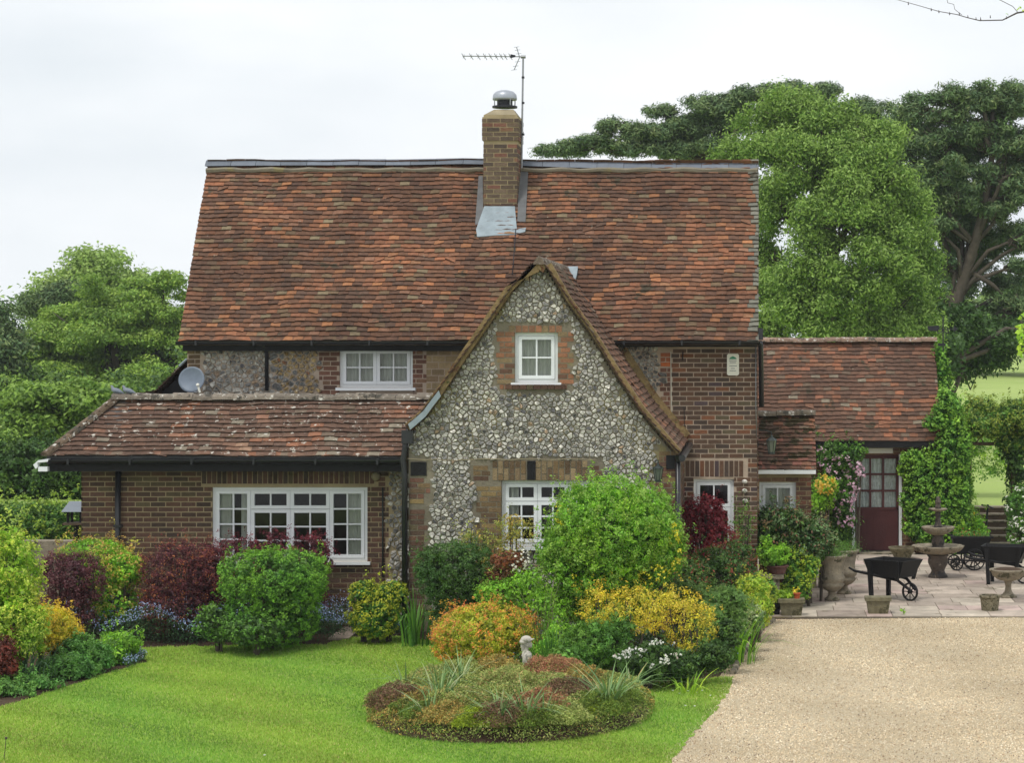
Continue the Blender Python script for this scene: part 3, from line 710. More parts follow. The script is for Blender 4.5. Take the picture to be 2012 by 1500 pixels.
# --- low extension on the left
xe0, xe1 = wx(160, YE), wx(797, YE); zR = 3.36; YR = 34.45; zEe = 2.55; YEe = 33.42
H_e = (wx(417, YE), wx(722, YE), wz(1104, YE), wz(958, YE))
mb = MB(); wall_slices(mb, lambda z: [(xe0, xe1)], 0, zEe, YE, YE + .22, [H_e], dz=None)
mb.box(xe0, xe0 + .22, YE + .22, YM + 1.5, 0, zEe); mb.box(xe0, xl, YM + 1.5, YM + 1.7, 0, zEe)
build('wall', mb, M['mortar'], cot)
b3 = MB(); fx = wx(757, YE)
bricks(b3, lambda z: [(xe0, fx + jag(z, .05) - (.0))], 0, zEe, P_EXT, [H_e, (wx(395, YE), wx(738, YE), wz(952, YE), wz(920, YE))], Y=YE)
soldiers(b3, wx(397, YE), wx(737, YE), wz(951, YE), wz(921, YE), YE, P_EXT)
bricks(b3, lambda z: [(YE, YM + 1.5)], 0, zEe, P_EXT, T=lambda u_, d, z: (xe0 + d, u_, z))
build('brickwork', b3, M['brick'], cot)
f3 = MB(); flints(f3, lambda x, z: x > fx + jag(z, .05) + .03 and x < xe1 and z < zEe, fx - .1, xe1, 0, zEe, YE, sx=.088, sz=.066, tone=.9)
build('flintwork', f3, M['flint'], cot)
window(cot, *H_e, YE, [(0, .235, 0, 1, 2, 4), (.235, .50, .72, 1, 2, 1), (.235, .50, 0, .72, 2, 3), (.50, .765, .72, 1, 2, 1), (.50, .765, 0, .72, 2, 3), (.765, 1, 0, 1, 2, 4)],
       curtain=[(0, .11, .02), (.16, .235, .02), (.88, 1, .02)], label='long white window of four lights under the low eaves', inset=.04, room=1.4)
# roof of the extension: front slope, hip end, lead flat behind the ridge
eL, eR, rL = -10.39, wx(789, YEe), -9.66
AE = math.atan2(zR - zEe, YR - YEe); VE = (YR - YEe) / math.cos(AE)
def roof_ext(u_, v): return (u_, YEe + v * math.cos(AE), zEe + v * math.sin(AE))
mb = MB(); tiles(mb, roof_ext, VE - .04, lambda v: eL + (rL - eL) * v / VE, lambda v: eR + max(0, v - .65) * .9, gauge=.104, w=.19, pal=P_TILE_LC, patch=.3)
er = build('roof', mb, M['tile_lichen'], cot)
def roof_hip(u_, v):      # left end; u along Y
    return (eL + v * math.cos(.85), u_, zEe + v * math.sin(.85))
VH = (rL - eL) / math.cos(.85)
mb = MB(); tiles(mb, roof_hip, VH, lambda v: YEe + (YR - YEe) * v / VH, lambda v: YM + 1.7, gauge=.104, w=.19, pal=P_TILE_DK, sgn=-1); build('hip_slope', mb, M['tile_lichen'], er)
mb = MB(); eR2 = wx(860, YR)
slab(mb, [(eL, YEe, zEe), (eR, YEe, zEe), (eR2, YR, zR), (rL, YR, zR)], .06)
mb.box(rL, eR2, YR, YM, zR - .06, zR - .005); mb.box(rL, xl, YM, YM + 1.7, zR - .06, zR - .005)
build('flat_roof', mb, M['lead_dark'], er)
mb = MB()
def capline(P0, P1, r, step, c0, mbx):
    P0, P1 = Vector(P0), Vector(P1); L = (P1 - P0).length; n = max(1, round(L / step)); d = (P1 - P0) / n
    side = d.cross(Vector((0, 0, 1))).normalized(); up = side.cross(d).normalized()
    for i in range(n):
        a = P0 + d * i; b = P0 + d * (i + .985); vs_ = []; jz = random.uniform(-.008, .008); r_ = r * random.uniform(.95, 1.05)
        for q, s in ((a, 1.06), (b, .97)):
            for k_ in range(7):
                t = math.pi * k_ / 6; vs_.append(q + side * math.cos(t) * r_ * s + up * (math.sin(t) * r_ * .75 * s + jz - .02))
        mbx.add(vs_, [(k_, k_ + 1, k_ + 8, k_ + 7) for k_ in range(6)] + [(6, 5, 4, 3, 2, 1, 0), (7, 8, 9, 10, 11, 12, 13)], tuple(np.array(c0) * random.uniform(.7, 1.15)))
capline((rL - .05, YR, zR + .02), (eR2, YR, zR + .02), .12, .31, S(128, 118, 106), mb)
capline((eL - .02, YEe - .02, zEe + .03), (rL + .02, YR, zR + .03), .085, .24, S(104, 88, 72), mb)
build('ridge_capping', mb, M['old_ridge'], er)
# small side roof behind the dish
mb = MB(); P0 = W(368, 712, YM + .2); P1 = W(306, 772, YM + .2)
def side_roof(u_, v): 
    t = v / 1.0; L = np.linalg.norm(P0 - P1); q = P1 + (P0 - P1) * (v / L); return (q[0], u_, q[2])
Ls = float(np.linalg.norm(P0 - P1)); tiles(mb, side_roof, Ls - .02, lambda v: YM + .12, lambda v: YM + 2.4, pal=P_TILE_DK, sgn=-1, keep=None)
srf = build('roof', mb, M['tile_lichen'], cot)
mb = MB().prism([(P1[0] + .05, P1[2] - .02), (xl, P1[2] - .02), (xl, P0[2] - .03)], YM + .3, YM + 2.4); build('gable_infill', mb, M['blackwood'], srf)
mb = MB(); mb.tube([(P0[0] - .1, YM + .1, P0[2] - .06), (P0[0] + .02, YM + .1, P0[2] + .05)], .02, 6); build('lead_strip', mb, M['lead'], srf)

# --- gutters, fascias, downpipes
def gutter(xa, xb, Y, z, r=.055, name='gutter'):
    mb = MB(); n = 10; vs_ = []
    for x in (xa, xb):
        for k_ in range(n + 1):
            t = math.pi + math.pi * k_ / n; vs_.append((x, Y + math.cos(t) * r, z + math.sin(t) * r))
        for k_ in range(n, -1, -1):
            t = math.pi + math.pi * k_ / n; vs_.append((x, Y + math.cos(t) * (r - .008), z + math.sin(t) * (r - .008)))
    m = 2 * (n + 1)
    mb.add(vs_, [(k_, (k_ + 1) % m, (k_ + 1) % m + m, k_ + m) for k_ in range(m)] + [tuple(range(m)), tuple(range(2 * m - 1, m - 1, -1))])
    g = build(name, mb, M['black'], cot, smooth=False)
    x = xa + .3
    while x < xb: build('gutter_bracket', MB().box(x, x + .03, Y - r - .006, Y + r, z - r - .008, z + .012), M['black'], g); x += .9
    return g
gz = wz(671, 35.6)
gutter(wx(345, 35.6), wx(921, 35.6), 35.64, gz); gutter(wx(1186, 35.6), wx(1494, 35.6), 35.64, gz)
mb = MB().box(wx(366, YM), wx(925, YM), YM - .21, YM - .02, wz(690, YM), wz(676, YM) ); build('fascia', mb, M['blackwood'], cot)
mb = MB().box(wx(1186, YM), -.01, YM - .21, YM - .18, wz(682, YM), wz(674, YM)); build('fascia', mb, M['blackwood'], cot)
gutter(wx(93, YEe - .06), wx(789, YEe - .06), YEe - .06, wz(904, YEe - .06), .06)
mb = MB().box(wx(95, YEe), wx(789, YEe), YEe + .0, YEe + .025, wz(927, YEe), wz(902, YEe))
mb.box(xe0, xe1, YEe + .025, YE, wz(926, YEe), wz(924, YEe)); build('fascia', mb, M['blackwood'], cot)
Zg = YEe - .12
mb = MB(); mb.prism([(wx(a, Zg), wz(b, Zg)) for a, b in ((95, 902), (75, 905), (73, 910), (94, 908))], Zg, Zg + .1)
mb.prism([(wx(a, Zg), wz(b, Zg)) for a, b in ((75, 905), (65, 914), (70, 922), (74, 918), (73, 910))], Zg, Zg + .1)
mb.prism([(wx(a, Zg), wz(b, Zg)) for a, b in ((75, 918), (93, 918), (93, 927), (75, 927))], Zg, Zg + .1); build('gutter_end', mb, M['white'], cot)
def pipe(pts, r=.036, name='downpipe', m='black', clips=True):
    mb = MB().tube(pts, r, 10); p = build(name, mb, M[m], cot, smooth=True)
    if clips:
        z = pts[-1][2] + .5
        while z < pts[0][2] - .2 and len(pts) < 3: build('pipe_clip', MB().box(pts[0][0] - r * 1.35, pts[0][0] + r * 1.35, pts[0][1] - r * 1.2, pts[0][1] + r * 1.4, z, z + .035), M[m], p); z += .95
    return p
Yp = YE - .07
pipe([(wx(232, Yp), Yp, wz(926, Yp)), (wx(230, Yp), Yp, 0.05)], .042)
mb = MB(); Yb = YE - .2
mb.prism([(wx(a, Yb), wz(b, Yb)) for a, b in ((186, 927), (270, 927), (236, 964), (222, 964))], YE - .13, YE - .10)
Yp = YW - .06
pipe([(wx(797, Yp), Yp, wz(850, Yp)), (wx(796, Yp), Yp, wz(880, Yp)), (wx(792, Yp), Yp, wz(905, Yp)), (wx(795, Yp), Yp, wz(930, Yp)), (wx(795, Yp), Yp, 0.05)], .042)
mb = MB(); mb.box(wx(790, Yp), wx(812, Yp), Yp - .06, Yp + .04, wz(872, Yp), wz(846, Yp)); build('gutter_hopper', mb, M['black'], cot)
Yp = YW - .05
pipe([(wx(1332, Yp), Yp, wz(905, Yp)), (wx(1332, Yp), Yp, 0.05)], .036)
mb = MB(); mb.hexa([W(1329, 908, Yp - .05), W(1336, 908, Yp - .05), W(1336, 908, Yp + .04), W(1329, 908, Yp + .04), W(1325, 895, Yp - .07), W(1341, 895, Yp - .07), W(1341, 895, Yp + .05), W(1325, 895, Yp + .05)])
build('gutter_hopper', mb, M['black'], cot)
gt = MB().tube([(wx(1341, YW), YW - .2, 2.60), (wx(1341, YW), YM - .05, 2.60)], .05, 8); build('gutter', gt, M['black'], cot)
Yp = YM - .05
pipe([(wx(524, Yp), Yp - .2, gz - .05), (wx(524, Yp), Yp, gz - .2), (wx(524, Yp), Yp, wz(768, Yp))], .03)
pipe([(wx(1215, Yp), Yp - .25, gz - .04), (wx(1215, Yp), Yp - .03, gz - .14), (wx(1216, Yp), Yp - .03, wz(706, Yp))], .03)
Yp = YM - .02
pipe([(.035, Yp - .2, gz - .02), (.04, Yp + .02, gz - .2), (.05, Yp + .02, wz(800, Yp))], .04)
mb = MB().box(.0, .075, Yp - .15, Yp + .1, wz(668, Yp), wz(645, Yp)); build('gutter_hopper', mb, M['black'], cot)
pipe([(wx(752, YE - .03), YE - .03, wz(958, YE)), (wx(752, YE - .03), YE - .03, wz(1135, YE))], .011, 'waste_pipe', 'green_lamp', False)
pipe([W(1318, 692, YM - .025), W(1319, 780, YM - .025), W(1322, 862, YM - .025)], .005, 'cable', 'offwhite', False)
pipe([W(1344, 800, YM - .02), W(1346, 880, YM - .02)], .005, 'cable', 'blackwood', False)
pipe([W(1342, 690, YM - .02), W(1341, 708, YM - .02)], .008, 'cable', 'blackwood', False)
pipe([W(1485, 680, YM - .03), W(1485, 800, YM - .03), W(1487, 860, YM - .03)], .006, 'cable', 'metal', False)
pipe([W(a, b + 1.0 * math.sin(a / 13), YW - .05) for a, b in [(800 + 12 * k_, 903 + (3 if 860 < 800 + 12 * k_ < 900 else 0)) for k_ in range(32)]], .006, 'cable', 'render', False)
pipe([W(1030, 470, 37.2)] + [onroof(a, b, .06) for a, b in ((1014, 470), (1010, 520), (1006, 560))][0:], .008, 'cable', 'render', False) if False else None
pipe([onroof(a, b, .06) for a, b in ((1014, 455), (1013, 470), (1010, 510), (1007, 545))], .007, 'cable', 'steel_dark', False)
mb = MB().box(wx(807, YW), wx(838, YW), YW - .02, YW + .02, wz(935, YW), wz(908, YW)); v = build('vent', mb, M['blackwood'], cot)
mb = MB().box(wx(1309, YW), wx(1326, YW), YW - .022, YW + .02, wz(922, YW), wz(895, YW)); v = build('vent', mb, M['blackwood'], cot)
mb = MB().lathe([(.0, 0), (.06, 0), (.07, .02), (.045, .05), (0, .055)], 0, 0, 20)
mb.v = [(wx(739, YE) + a, YE - .01 - c, wz(936, YE) + b) for a, b, c in mb.v]; build('round_vent', mb, M['render'], cot, smooth=True)

# --- porch lean-to at right of the main house
YP = 37.2
mb = MB(); H_p = (wx(1492, YP), wx(1564, YP), wz(1050, YP), wz(948, YP)); px1 = wx(1594, YP)
wall_slices(mb, lambda z: [(.01, px1)], 0, wz(930, YP), YP, YP + .2, [H_p], dz=None); mb.box(px1 - .2, px1, YP + .2, 41, 0, 2.1)
build('wall', mb, M['mortar'], cot)
mb = MB(); bricks(mb, lambda z: [(.01, px1)], 0, wz(930, YP), P_RED + [(4, S(140, 92, 74))], [H_p], Y=YP); build('brickwork', mb, M['brick'], cot)
window(cot, *H_p, YP, [(0, 1, 0, 1, 2, 2)], label='small white porch window beside the drainpipe', curtain=[(.0, 1, .02)])
mb = MB(); Ya, Yb_ = 36.95, 38.05; za, zb = wz(925, Ya), wz(818, Yb_); A3 = math.atan2(zb - za, Yb_ - Ya); V3 = (Yb_ - Ya) / math.cos(A3)
tiles(mb, lambda u_, v: (u_, Ya + v * math.cos(A3), za + v * math.sin(A3)), V3 - .03, lambda v: .0, lambda v: wx(1604, Ya), pal=P_TILE_DK + [(1.5, S(140, 92, 80))], patch=.4)
pr = build('roof', mb, M['tile_moss'], cot)
mb = MB(); slab(mb, [(0, Ya, za), (wx(1604, Ya), Ya, za), (wx(1604, Ya), Yb_, zb), (0, Yb_, zb)], .06); slab(mb, [(wx(1604, Ya), 41, za), (0, 41, za), (0, Yb_, zb), (wx(1604, Ya), Yb_, zb)], .06); build('underlay', mb, M['wood'], pr)
mb = MB(); capline((-.02, Yb_, zb + .03), (wx(1603, Yb_), Yb_, zb + .03), .11, .3, S(112, 102, 88), mb); build('ridge_capping', mb, M['old_ridge'], pr)
mb = MB().box(.0, wx(1603, 36.93), 36.93, 36.96, wz(932, 36.93), wz(924, 36.93)); build('fascia', mb, M['white'], cot)

# ---------------------------------------------------------------- outbuilding with the maroon door
YB = 45.3; ob = empty('outbuilding', (wx(1700, YB), YB, 0)); tag(ob, 'low tiled outbuilding with a half glazed maroon door behind the patio', 'outbuilding')
bx0, bx1 = -.6, wx(1838, YB)
H_d = (wx(1680, YB), wx(1766, YB), 0, wz(893, YB))
zo = wz(868, 45.0)
mb = MB(); wall_slices(mb, lambda z: [(bx0, bx1)], 0, zo, YB, YB + .25, [H_d], dz=None)
mb.box(bx1 - .25, bx1, YB + .25, YB + 3, 0, zo); mb.box(bx0, bx0 + .25, YB + .25, YB + 3, 0, zo)
mb.prism([(0, 0), (0, 0), (0, 0)], 0, 0) if False else None
mb.add([(x, y, z) for x in (bx1 - .2, bx1) for (y, z) in ((YB, zo), (YB + 3, zo), (YB + 1.4, 4.1))], [(0, 2, 1), (3, 4, 5), (0, 1, 4, 3), (1, 2, 5, 4), (2, 0, 3, 5)])
build('wall', mb, M['mortar'], ob)
mb = MB(); bricks(mb, lambda z: [(bx0, bx1)], 0, zo, P_RED, [H_d], Y=YB); build('brickwork', mb, M['brick'], ob)
Yo0, Yo1 = 45.0, 46.6; zr = wz(675, Yo1); A4 = math.atan2(zr - zo, Yo1 - Yo0); V4 = (Yo1 - Yo0) / math.cos(A4)
mb = MB(); tiles(mb, lambda u_, v: (u_, Yo0 + v * math.cos(A4), zo + v * math.sin(A4)), V4 - .03, lambda v: -.6, lambda v: wx(1843, 45.8), gauge=.104, w=.175, pal=P_TILE_DK + [(1.2, S(146, 98, 76))], patch=.3)
orf = build('roof', mb, M['tile'], ob)
mb = MB(); xo = wx(1843, 45.8) - .02
slab(mb, [(-.6, Yo0, zo), (xo, Yo0, zo), (xo, Yo1, zr), (-.6, Yo1, zr)], .06); slab(mb, [(xo, 48.4, zo), (-.6, 48.4, zo), (-.6, Yo1, zr), (xo, Yo1, zr)], .06); build('underlay', mb, M['wood'], orf)
mb = MB(); capline((-.6, Yo1, zr + .04), (wx(1841, Yo1), Yo1, zr + .06), .12, .32, S(140, 116, 100), mb); build('ridge_capping', mb, M['old_ridge'], orf)
mb = MB().box(-.6, xo, Yo0 + .0, Yo0 + .03, wz(880, Yo0), wz(868, Yo0)); build('fascia', mb, M['blackwood'], ob)
# door
x0_, x1_, _, z1_ = H_d; yd = YB + .06
mb = MB(); mb.box(x0_ - .06, x0_, YB - .03, YB + .1, 0, z1_ + .0); mb.box(x1_, x1_ + .06, YB - .03, YB + .1, 0, z1_); build('door_frame', mb, M['white'], ob)
mb = MB().box(x0_ + .15, x1_ - .12, YB - .05, YB + .05, wz(891, YB), wz(881, YB)); build('door_light', mb, M['offwhite'], ob)
mb = MB(); zt_ = z1_ - .07; zm = wz(1003, YB); n = 7
for k_ in range(n):
    a = x0_ + .01 + (x1_ - x0_ - .02) * k_ / n; b = x0_ + .01 + (x1_ - x0_ - .02) * (k_ + 1) / n; mb.box(a + .003, b - .003, yd, yd + .045, .06, zm)
mb.box(x0_ + .01, x1_ - .01, yd + .01, yd + .04, .06, zm); mb.box(x0_, x1_, yd - .01, yd + .05, zm, zm + .05); mb.box(x0_, x1_, yd - .01, yd + .05, zt_ - .02, z1_)
mb.box(x0_, x0_ + .05, yd - .01, yd + .05, zm, zt_); mb.box(x1_ - .05, x1_, yd - .01, yd + .05, zm, zt_)
for k_ in (1, 2): 
    x = x0_ + .05 + (x1_ - x0_ - .1) * k_ / 3; mb.box(x - .02, x + .02, yd - .004, yd + .045, zm + .05, zt_)
    z = zm + .05 + (zt_ - zm - .05) * k_ / 3; mb.box(x0_ + .05, x1_ - .05, yd, yd + .04, z - .018, z + .018)
door = build('door', mb, M['maroon'], ob)
build('pane', MB().add([(x0_ + .05, yd + .02, zm), (x1_ - .05, yd + .02, zm), (x1_ - .05, yd + .02, zt_), (x0_ + .05, yd + .02, zt_)], [(0, 1, 2, 3)]), M['glass'], door)
mb = MB(); vs_ = []
M['lace'] = mat('lace_curtain', S(240, 244, 242), rough=0.9, var=0.3, scale=16, bump=0.2, transl=.2)
for i in range(61):
    x = x0_ + .03 + (x1_ - x0_ - .06) * i / 60; y = yd + .055 + .012 * math.sin(x * 90); vs_ += [(x, y, zm), (x, y, zt_)]
mb.add(vs_, [(2 * i, 2 * i + 2, 2 * i + 3, 2 * i + 1) for i in range(60)]); build('lace_curtain', mb, M['lace'], door)
mb = MB().box(x0_, x1_, YB + .3, YB + .32, 0, z1_); build('lining', mb, M['lining'], door)
mb = MB().box(x0_, x1_, yd - .02, yd + .06, 0.0, .06); build('threshold', mb, M['blackwood'], ob)
mb = MB().box(x0_ - .3, x1_ + .3, YB - .5, YB - .03, 0, .05); build('door_step', mb, M['stone'], ob)

exec_rest = True
#REST#
# ---------------------------------------------------------------- ground, lawn, gravel, paving
def inpoly(x, y, poly):
    x = np.asarray(x); y = np.asarray(y); r = np.zeros(x.shape, bool); n = len(poly)
    for i in range(n):
        (xa, ya), (xb, yb) = poly[i], poly[(i + 1) % n]
        c = ((ya > y) != (yb > y)) & (x < (xb - xa) * (y - ya) / (yb - ya + 1e-12) + xa); r ^= c
    return r
def smoothpoly(p, it=2, closed=True):
    for _ in range(it):
        q = []
        for i in range(len(p)):
            a, b = np.array(p[i]), np.array(p[(i + 1) % len(p)]); q += [tuple(a * .75 + b * .25), tuple(a * .25 + b * .75)]
        p = q
    return p
def terrain(x, y):
    t = np.clip((y - 47.95) / .1, 0, 1) * .73
    t = t + np.clip(y - 48.05, 0, 110) * .020
    left = 0
    return t + left + .05 * np.sin(x * .13) * np.clip((y - 50) / 20, 0, 1)
def grass_mat(name, ca, cb, cc, sc=1.0, bump=.6, stripes=False):
    m = mat(name, ca, var=.18, scale=60, bump=bump, bscale=220, rough=.9, spec=.1)
    n = m.node_tree.nodes; l = m.node_tree.links
    t = n.new('ShaderNodeTexCoord'); z = n.new('ShaderNodeTexNoise'); z.inputs['Scale'].default_value = .9 * sc; z.inputs['Detail'].default_value = 6
    z.inputs['Roughness'].default_value = .6
    l.new(t.outputs['Object'], z.inputs['Vector']); r = n.new('ShaderNodeValToRGB')
    r.color_ramp.elements[0].position = .34; r.color_ramp.elements[0].color = (*ca, 1); r.color_ramp.elements[1].position = .68; r.color_ramp.elements[1].color = (*cb, 1)
    l.new(z.outputs['Fac'], r.inputs[0]); out = r.outputs[0]
    z2 = n.new('ShaderNodeTexNoise'); z2.inputs['Scale'].default_value = 7 * sc; z2.inputs['Detail'].default_value = 5
    l.new(t.outputs['Object'], z2.inputs['Vector']); m2 = n.new('ShaderNodeMapRange'); m2.inputs[1].default_value = .55; m2.inputs[2].default_value = .75; m2.inputs[4].default_value = .5
    l.new(z2.outputs['Fac'], m2.inputs[0]); mi = n.new('ShaderNodeMixRGB'); mi.inputs['Color2'].default_value = (*cc, 1)
    l.new(m2.outputs[0], mi.inputs['Fac']); l.new(out, mi.inputs['Color1']); out = mi.outputs[0]
    rgb = [x for x in n if x.type == 'RGB'][0]
    for lk in list(l):
        if lk.from_node == rgb: l.new(out, lk.to_socket)
    return m
M['lawn'] = grass_mat('lawn_grass', S(122, 158, 56), S(146, 177, 66), S(168, 175, 90))
M['field'] = grass_mat('field_grass', S(146, 166, 92), S(160, 176, 104), S(166, 168, 122), .3, .2)
M['gravel'] = grass_mat('gravel', S(202, 184, 152), S(220, 204, 174), S(192, 170, 140), .55, 1.0)
M['pebble'] = mat('pebble', attr=True, var=.1, rough=.9, bump=0)
# terrain sheet
xs = np.concatenate([np.linspace(-150, -14, 18), np.linspace(-13, 14, 28), np.linspace(15, 150, 18)])
ys = np.concatenate([np.linspace(8, 47, 14), [47.95, 48.05], np.linspace(49, 70, 12), np.linspace(74, 420, 50)])
mb = MB(); vs_ = [(x, y, float(terrain(x, y))) for y in ys for x in xs]; nx_ = len(xs)
mb.add(vs_, [(j * nx_ + i, j * nx_ + i + 1, (j + 1) * nx_ + i + 1, (j + 1) * nx_ + i) for j in range(len(ys) - 1) for i in range(nx_ - 1)])
tag(build('ground', mb, M['field']), kind='structure')
def sheet(name, poly, z, m, kind='structure', t=.0, mb=None):
    n = len(poly); b = MB().add([(x, y, z) for x, y in poly], [tuple(range(n))]); o = build(name, b, m); tag(o, kind=kind); return o
def gp(l): return [G(a, b) for a, b in l]
bed_poly = [(-14, 22), (4, 22), (4, 47.9), (-14, 47.9)]
sheet('soil', bed_poly, .004, M['soil'])
LAWN = gp([(-60, 1418), (0, 1392), (130, 1352), (285, 1302), (276, 1274), (640, 1268), (690, 1254), (860, 1252), (880, 1290), (1000, 1335), (1290, 1345), (1440, 1332), (1436, 1352), (1404, 1402), (1360, 1450), (1310, 1512), (1200, 1580), (-300, 1600)])
def rough_edge(p, step=.12, amp=.02):
    out = []
    for i in range(len(p)):
        a, b = np.array(p[i]), np.array(p[(i + 1) % len(p)]); n = max(1, int(np.linalg.norm(b - a) / step))
        for k_ in range(n): q = a + (b - a) * k_ / n; out.append((q[0] + rng.normal(0, amp), q[1] + rng.normal(0, amp * 2)))
    return out
LAWN = rough_edge(LAWN); sheet('lawn', LAWN, .012, M['lawn'])
GRAV = gp([(1515, 1219), (2100, 1214), (2400, 1500), (2300, 1600), (1200, 1600), (1312, 1510), (1360, 1450), (1404, 1402), (1436, 1352), (1432, 1332), (1462, 1275), (1500, 1232)])
GRAV = [((x_ - .12, y_) if y_ < 29.5 and x_ < 1 else (x_, y_)) for x_, y_ in GRAV]; sheet('gravel_drive', GRAV, .008, M['gravel'])
# paving: separate slabs in one sheet of stone
PA = gp([(1480, 1218), (2160, 1214)]); pm = MB()
P_SLAB = [(4, S(172, 158, 144)), (3, S(164, 150, 136)), (2, S(180, 168, 152)), (1, S(152, 138, 126)), (1, S(176, 156, 146))]
yy = 35.02; r = 0
while yy < YB - .55:
    h = random.choice([.45, .6, .6, .75]) ; x = -1.2 + random.uniform(0, .4)
    while x < 6.5:
        w = random.choice([.4, .45, .6, .6, .75]); c = tuple(pick(P_SLAB)); e = random.uniform(-.002, .002)
        pm.box(x, x + w - .012, yy, yy + h - .014, .0, .03 + e, c); x += w
    yy += h; r += 1
M['slab'] = mat('paving_stone', attr=True, var=.35, scale=3, bump=.4, rough=.85, spots=[(S(132, 122, 106), 2.2, .60), (S(200, 192, 180), 7.0, .68)])
pv = build('patio', pm, M['slab']); tag(pv, kind='structure')
tag(build('patio_bedding', MB().box(-1.2, 6.5, 34.99, YB - .5, .0, .018), M['mortar_dark']), kind='structure')
# pebbles lying on the gravel
n = 90000
gx = rng.uniform(-2.2, 4.2, n * 2); gy = 22.8 + 12.2 * rng.random(n * 2) ** 1.15
ok = inpoly(gx, gy, GRAV); gx, gy = gx[ok][:n], gy[ok][:n]; n = len(gx)
s = rng.uniform(.005, .015, n) * rng.uniform(.7, 1.2, n); a = rng.uniform(0, 6.28, n)
T_ = []
top = np.stack([gx + rng.normal(0, .002, n), gy + rng.normal(0, .002, n), .008 + s * .8], 1)
ring = [np.stack([gx + s * np.cos(a + k_ * 2.09), gy + s * np.sin(a + k_ * 2.09), np.full(n, .006)], 1) for k_ in range(3)]
V = np.concatenate([np.stack([ring[k_], ring[(k_ + 1) % 3], top], 1) for k_ in range(3)], 0)
col = pick([(4, S(212, 196, 166)), (3, S(196, 178, 148)), (2, S(226, 216, 194)), (.8, S(156, 130, 106)), (.4, S(126, 112, 100))], n) * (.95 + .10 * np.sin(gx * 2.6 + gy * .55) + .07 * np.sin(gy * 2.3 + gx))[:, None] * np.array((1.03, 1, .97))
tag(quads('gravel', V, np.tile(col, (3, 1)), M['pebble'], k=3), kind='stuff')
# grass blades
def blades(name, px_, py_, h, w, col, z0=.01, lean=.5, m='leaf', parent=None, origin=None):
    n = len(px_); a = rng.uniform(0, 6.28, n); h = h * rng.uniform(.6, 1.3, n); dx, dy = np.cos(a), np.sin(a); b = rng.uniform(0, 6.28, n)
    B = np.stack([px_, py_, np.full(n, z0)], 1); side = np.stack([dx, dy, np.zeros(n)], 1) * (w / 2)
    tip = B + np.stack([np.cos(b) * h * lean, np.sin(b) * h * lean, h], 1)
    return quads(name, np.stack([B - side, B + side, tip], 1), col, M[m], parent, origin, 3)
n = 260000
gx = rng.uniform(-11, 0, n); gy = 22.6 + 10.5 * rng.random(n) ** 1.3; ok = inpoly(gx, gy, LAWN); gx, gy = gx[ok], gy[ok]
st = .5 + .5 * np.sin((gx * .62 + gy * .78) * 5.2); pa = .5 + .5 * np.sin(gx * 1.3 + 1) * np.sin(gy * .9 + gx * .3)
col = pick([(4, S(128, 165, 60)), (3, S(142, 174, 68)), (2, S(158, 184, 82)), (1, S(180, 182, 112))], len(gx)) * (.78 + .28 * st + .24 * pa)[:, None] * np.stack([1 + .14 * np.sin(gx * 2.1 + gy), np.ones(len(gx)), np.ones(len(gx))], 1)
tag(blades('grass', gx, gy, .026, .012, col), kind='stuff')

# ---------------------------------------------------------------- foliage
def leafquads(P, Nn, size, aspect=.5, fold=.12):
    n = len(P); r = rng.normal(0, 1, (n, 3)); t = np.cross(Nn, r); t /= np.linalg.norm(t, axis=1, keepdims=True) + 1e-9
    b = np.cross(Nn, t); s = np.asarray(size).reshape(-1, 1) * np.ones((n, 1))
    return np.stack([P - t * s * .5, P + b * s * aspect * .5 + Nn * s * fold, P + t * s * .5, P - b * s * aspect * .5 + Nn * s * fold], 1)
def unit(n):
    v = rng.normal(0, 1, (n, 3)); return v / np.linalg.norm(v, axis=1, keepdims=True)
def blob_centres(blobs, K, shell=.3, sup=2.0, zmin=.05, under=True):
    """blobs: (cx,cy,cz,rx,ry,rz). Clump centres near the surface of the union."""
    bl = np.array(blobs, float); area = (bl[:, 3] * bl[:, 5] + bl[:, 3] * bl[:, 4] + bl[:, 4] * bl[:, 5]); pr = area / area.sum()
    out = []; nr = []
    while sum(map(len, out)) < K:
        k_ = rng.choice(len(bl), size=K, p=pr); d = unit(K)
        if sup > 2:
            q = np.abs(d) ** sup; d2 = d / (q.sum(1, keepdims=True) ** (1 / sup))
        else: d2 = d
        rad = 1 - shell * rng.random(K) ** 1.5
        p = bl[k_, :3] + bl[k_, 3:] * d2 * rad[:, None]
        keep = p[:, 2] > zmin
        for j in range(len(bl)):
            q = (p - bl[j, :3]) / bl[j, 3:]; keep &= ~(((q ** 2).sum(1) < .55) & (k_ != j))
        out.append(p[keep]); nr.append((d / bl[k_, 3:])[keep])
    P = np.concatenate(out)[:K]; Nn = np.concatenate(nr)[:K]; Nn /= np.linalg.norm(Nn, axis=1, keepdims=True)
    return P, Nn
def lift(pal, g=1.28):
    return [(w, tuple(np.clip(np.array(c) * g * np.array((1.08, 1.0, .86)), 0, .8))) for w, c in pal]
def boughs(blobs, per, sc=.34, flat=.6, shell=.35):
    out = []
    for b in blobs:
        P, _ = blob_centres([b], per, shell, 2.0, zmin=-5)
        for p in P:
            r = sc * rng.uniform(.7, 1.35); q = (b[3] * b[4] * b[5]) ** (1 / 3) * r; out.append((*p, q * 1.15, q * 1.15, q * flat))
    return out
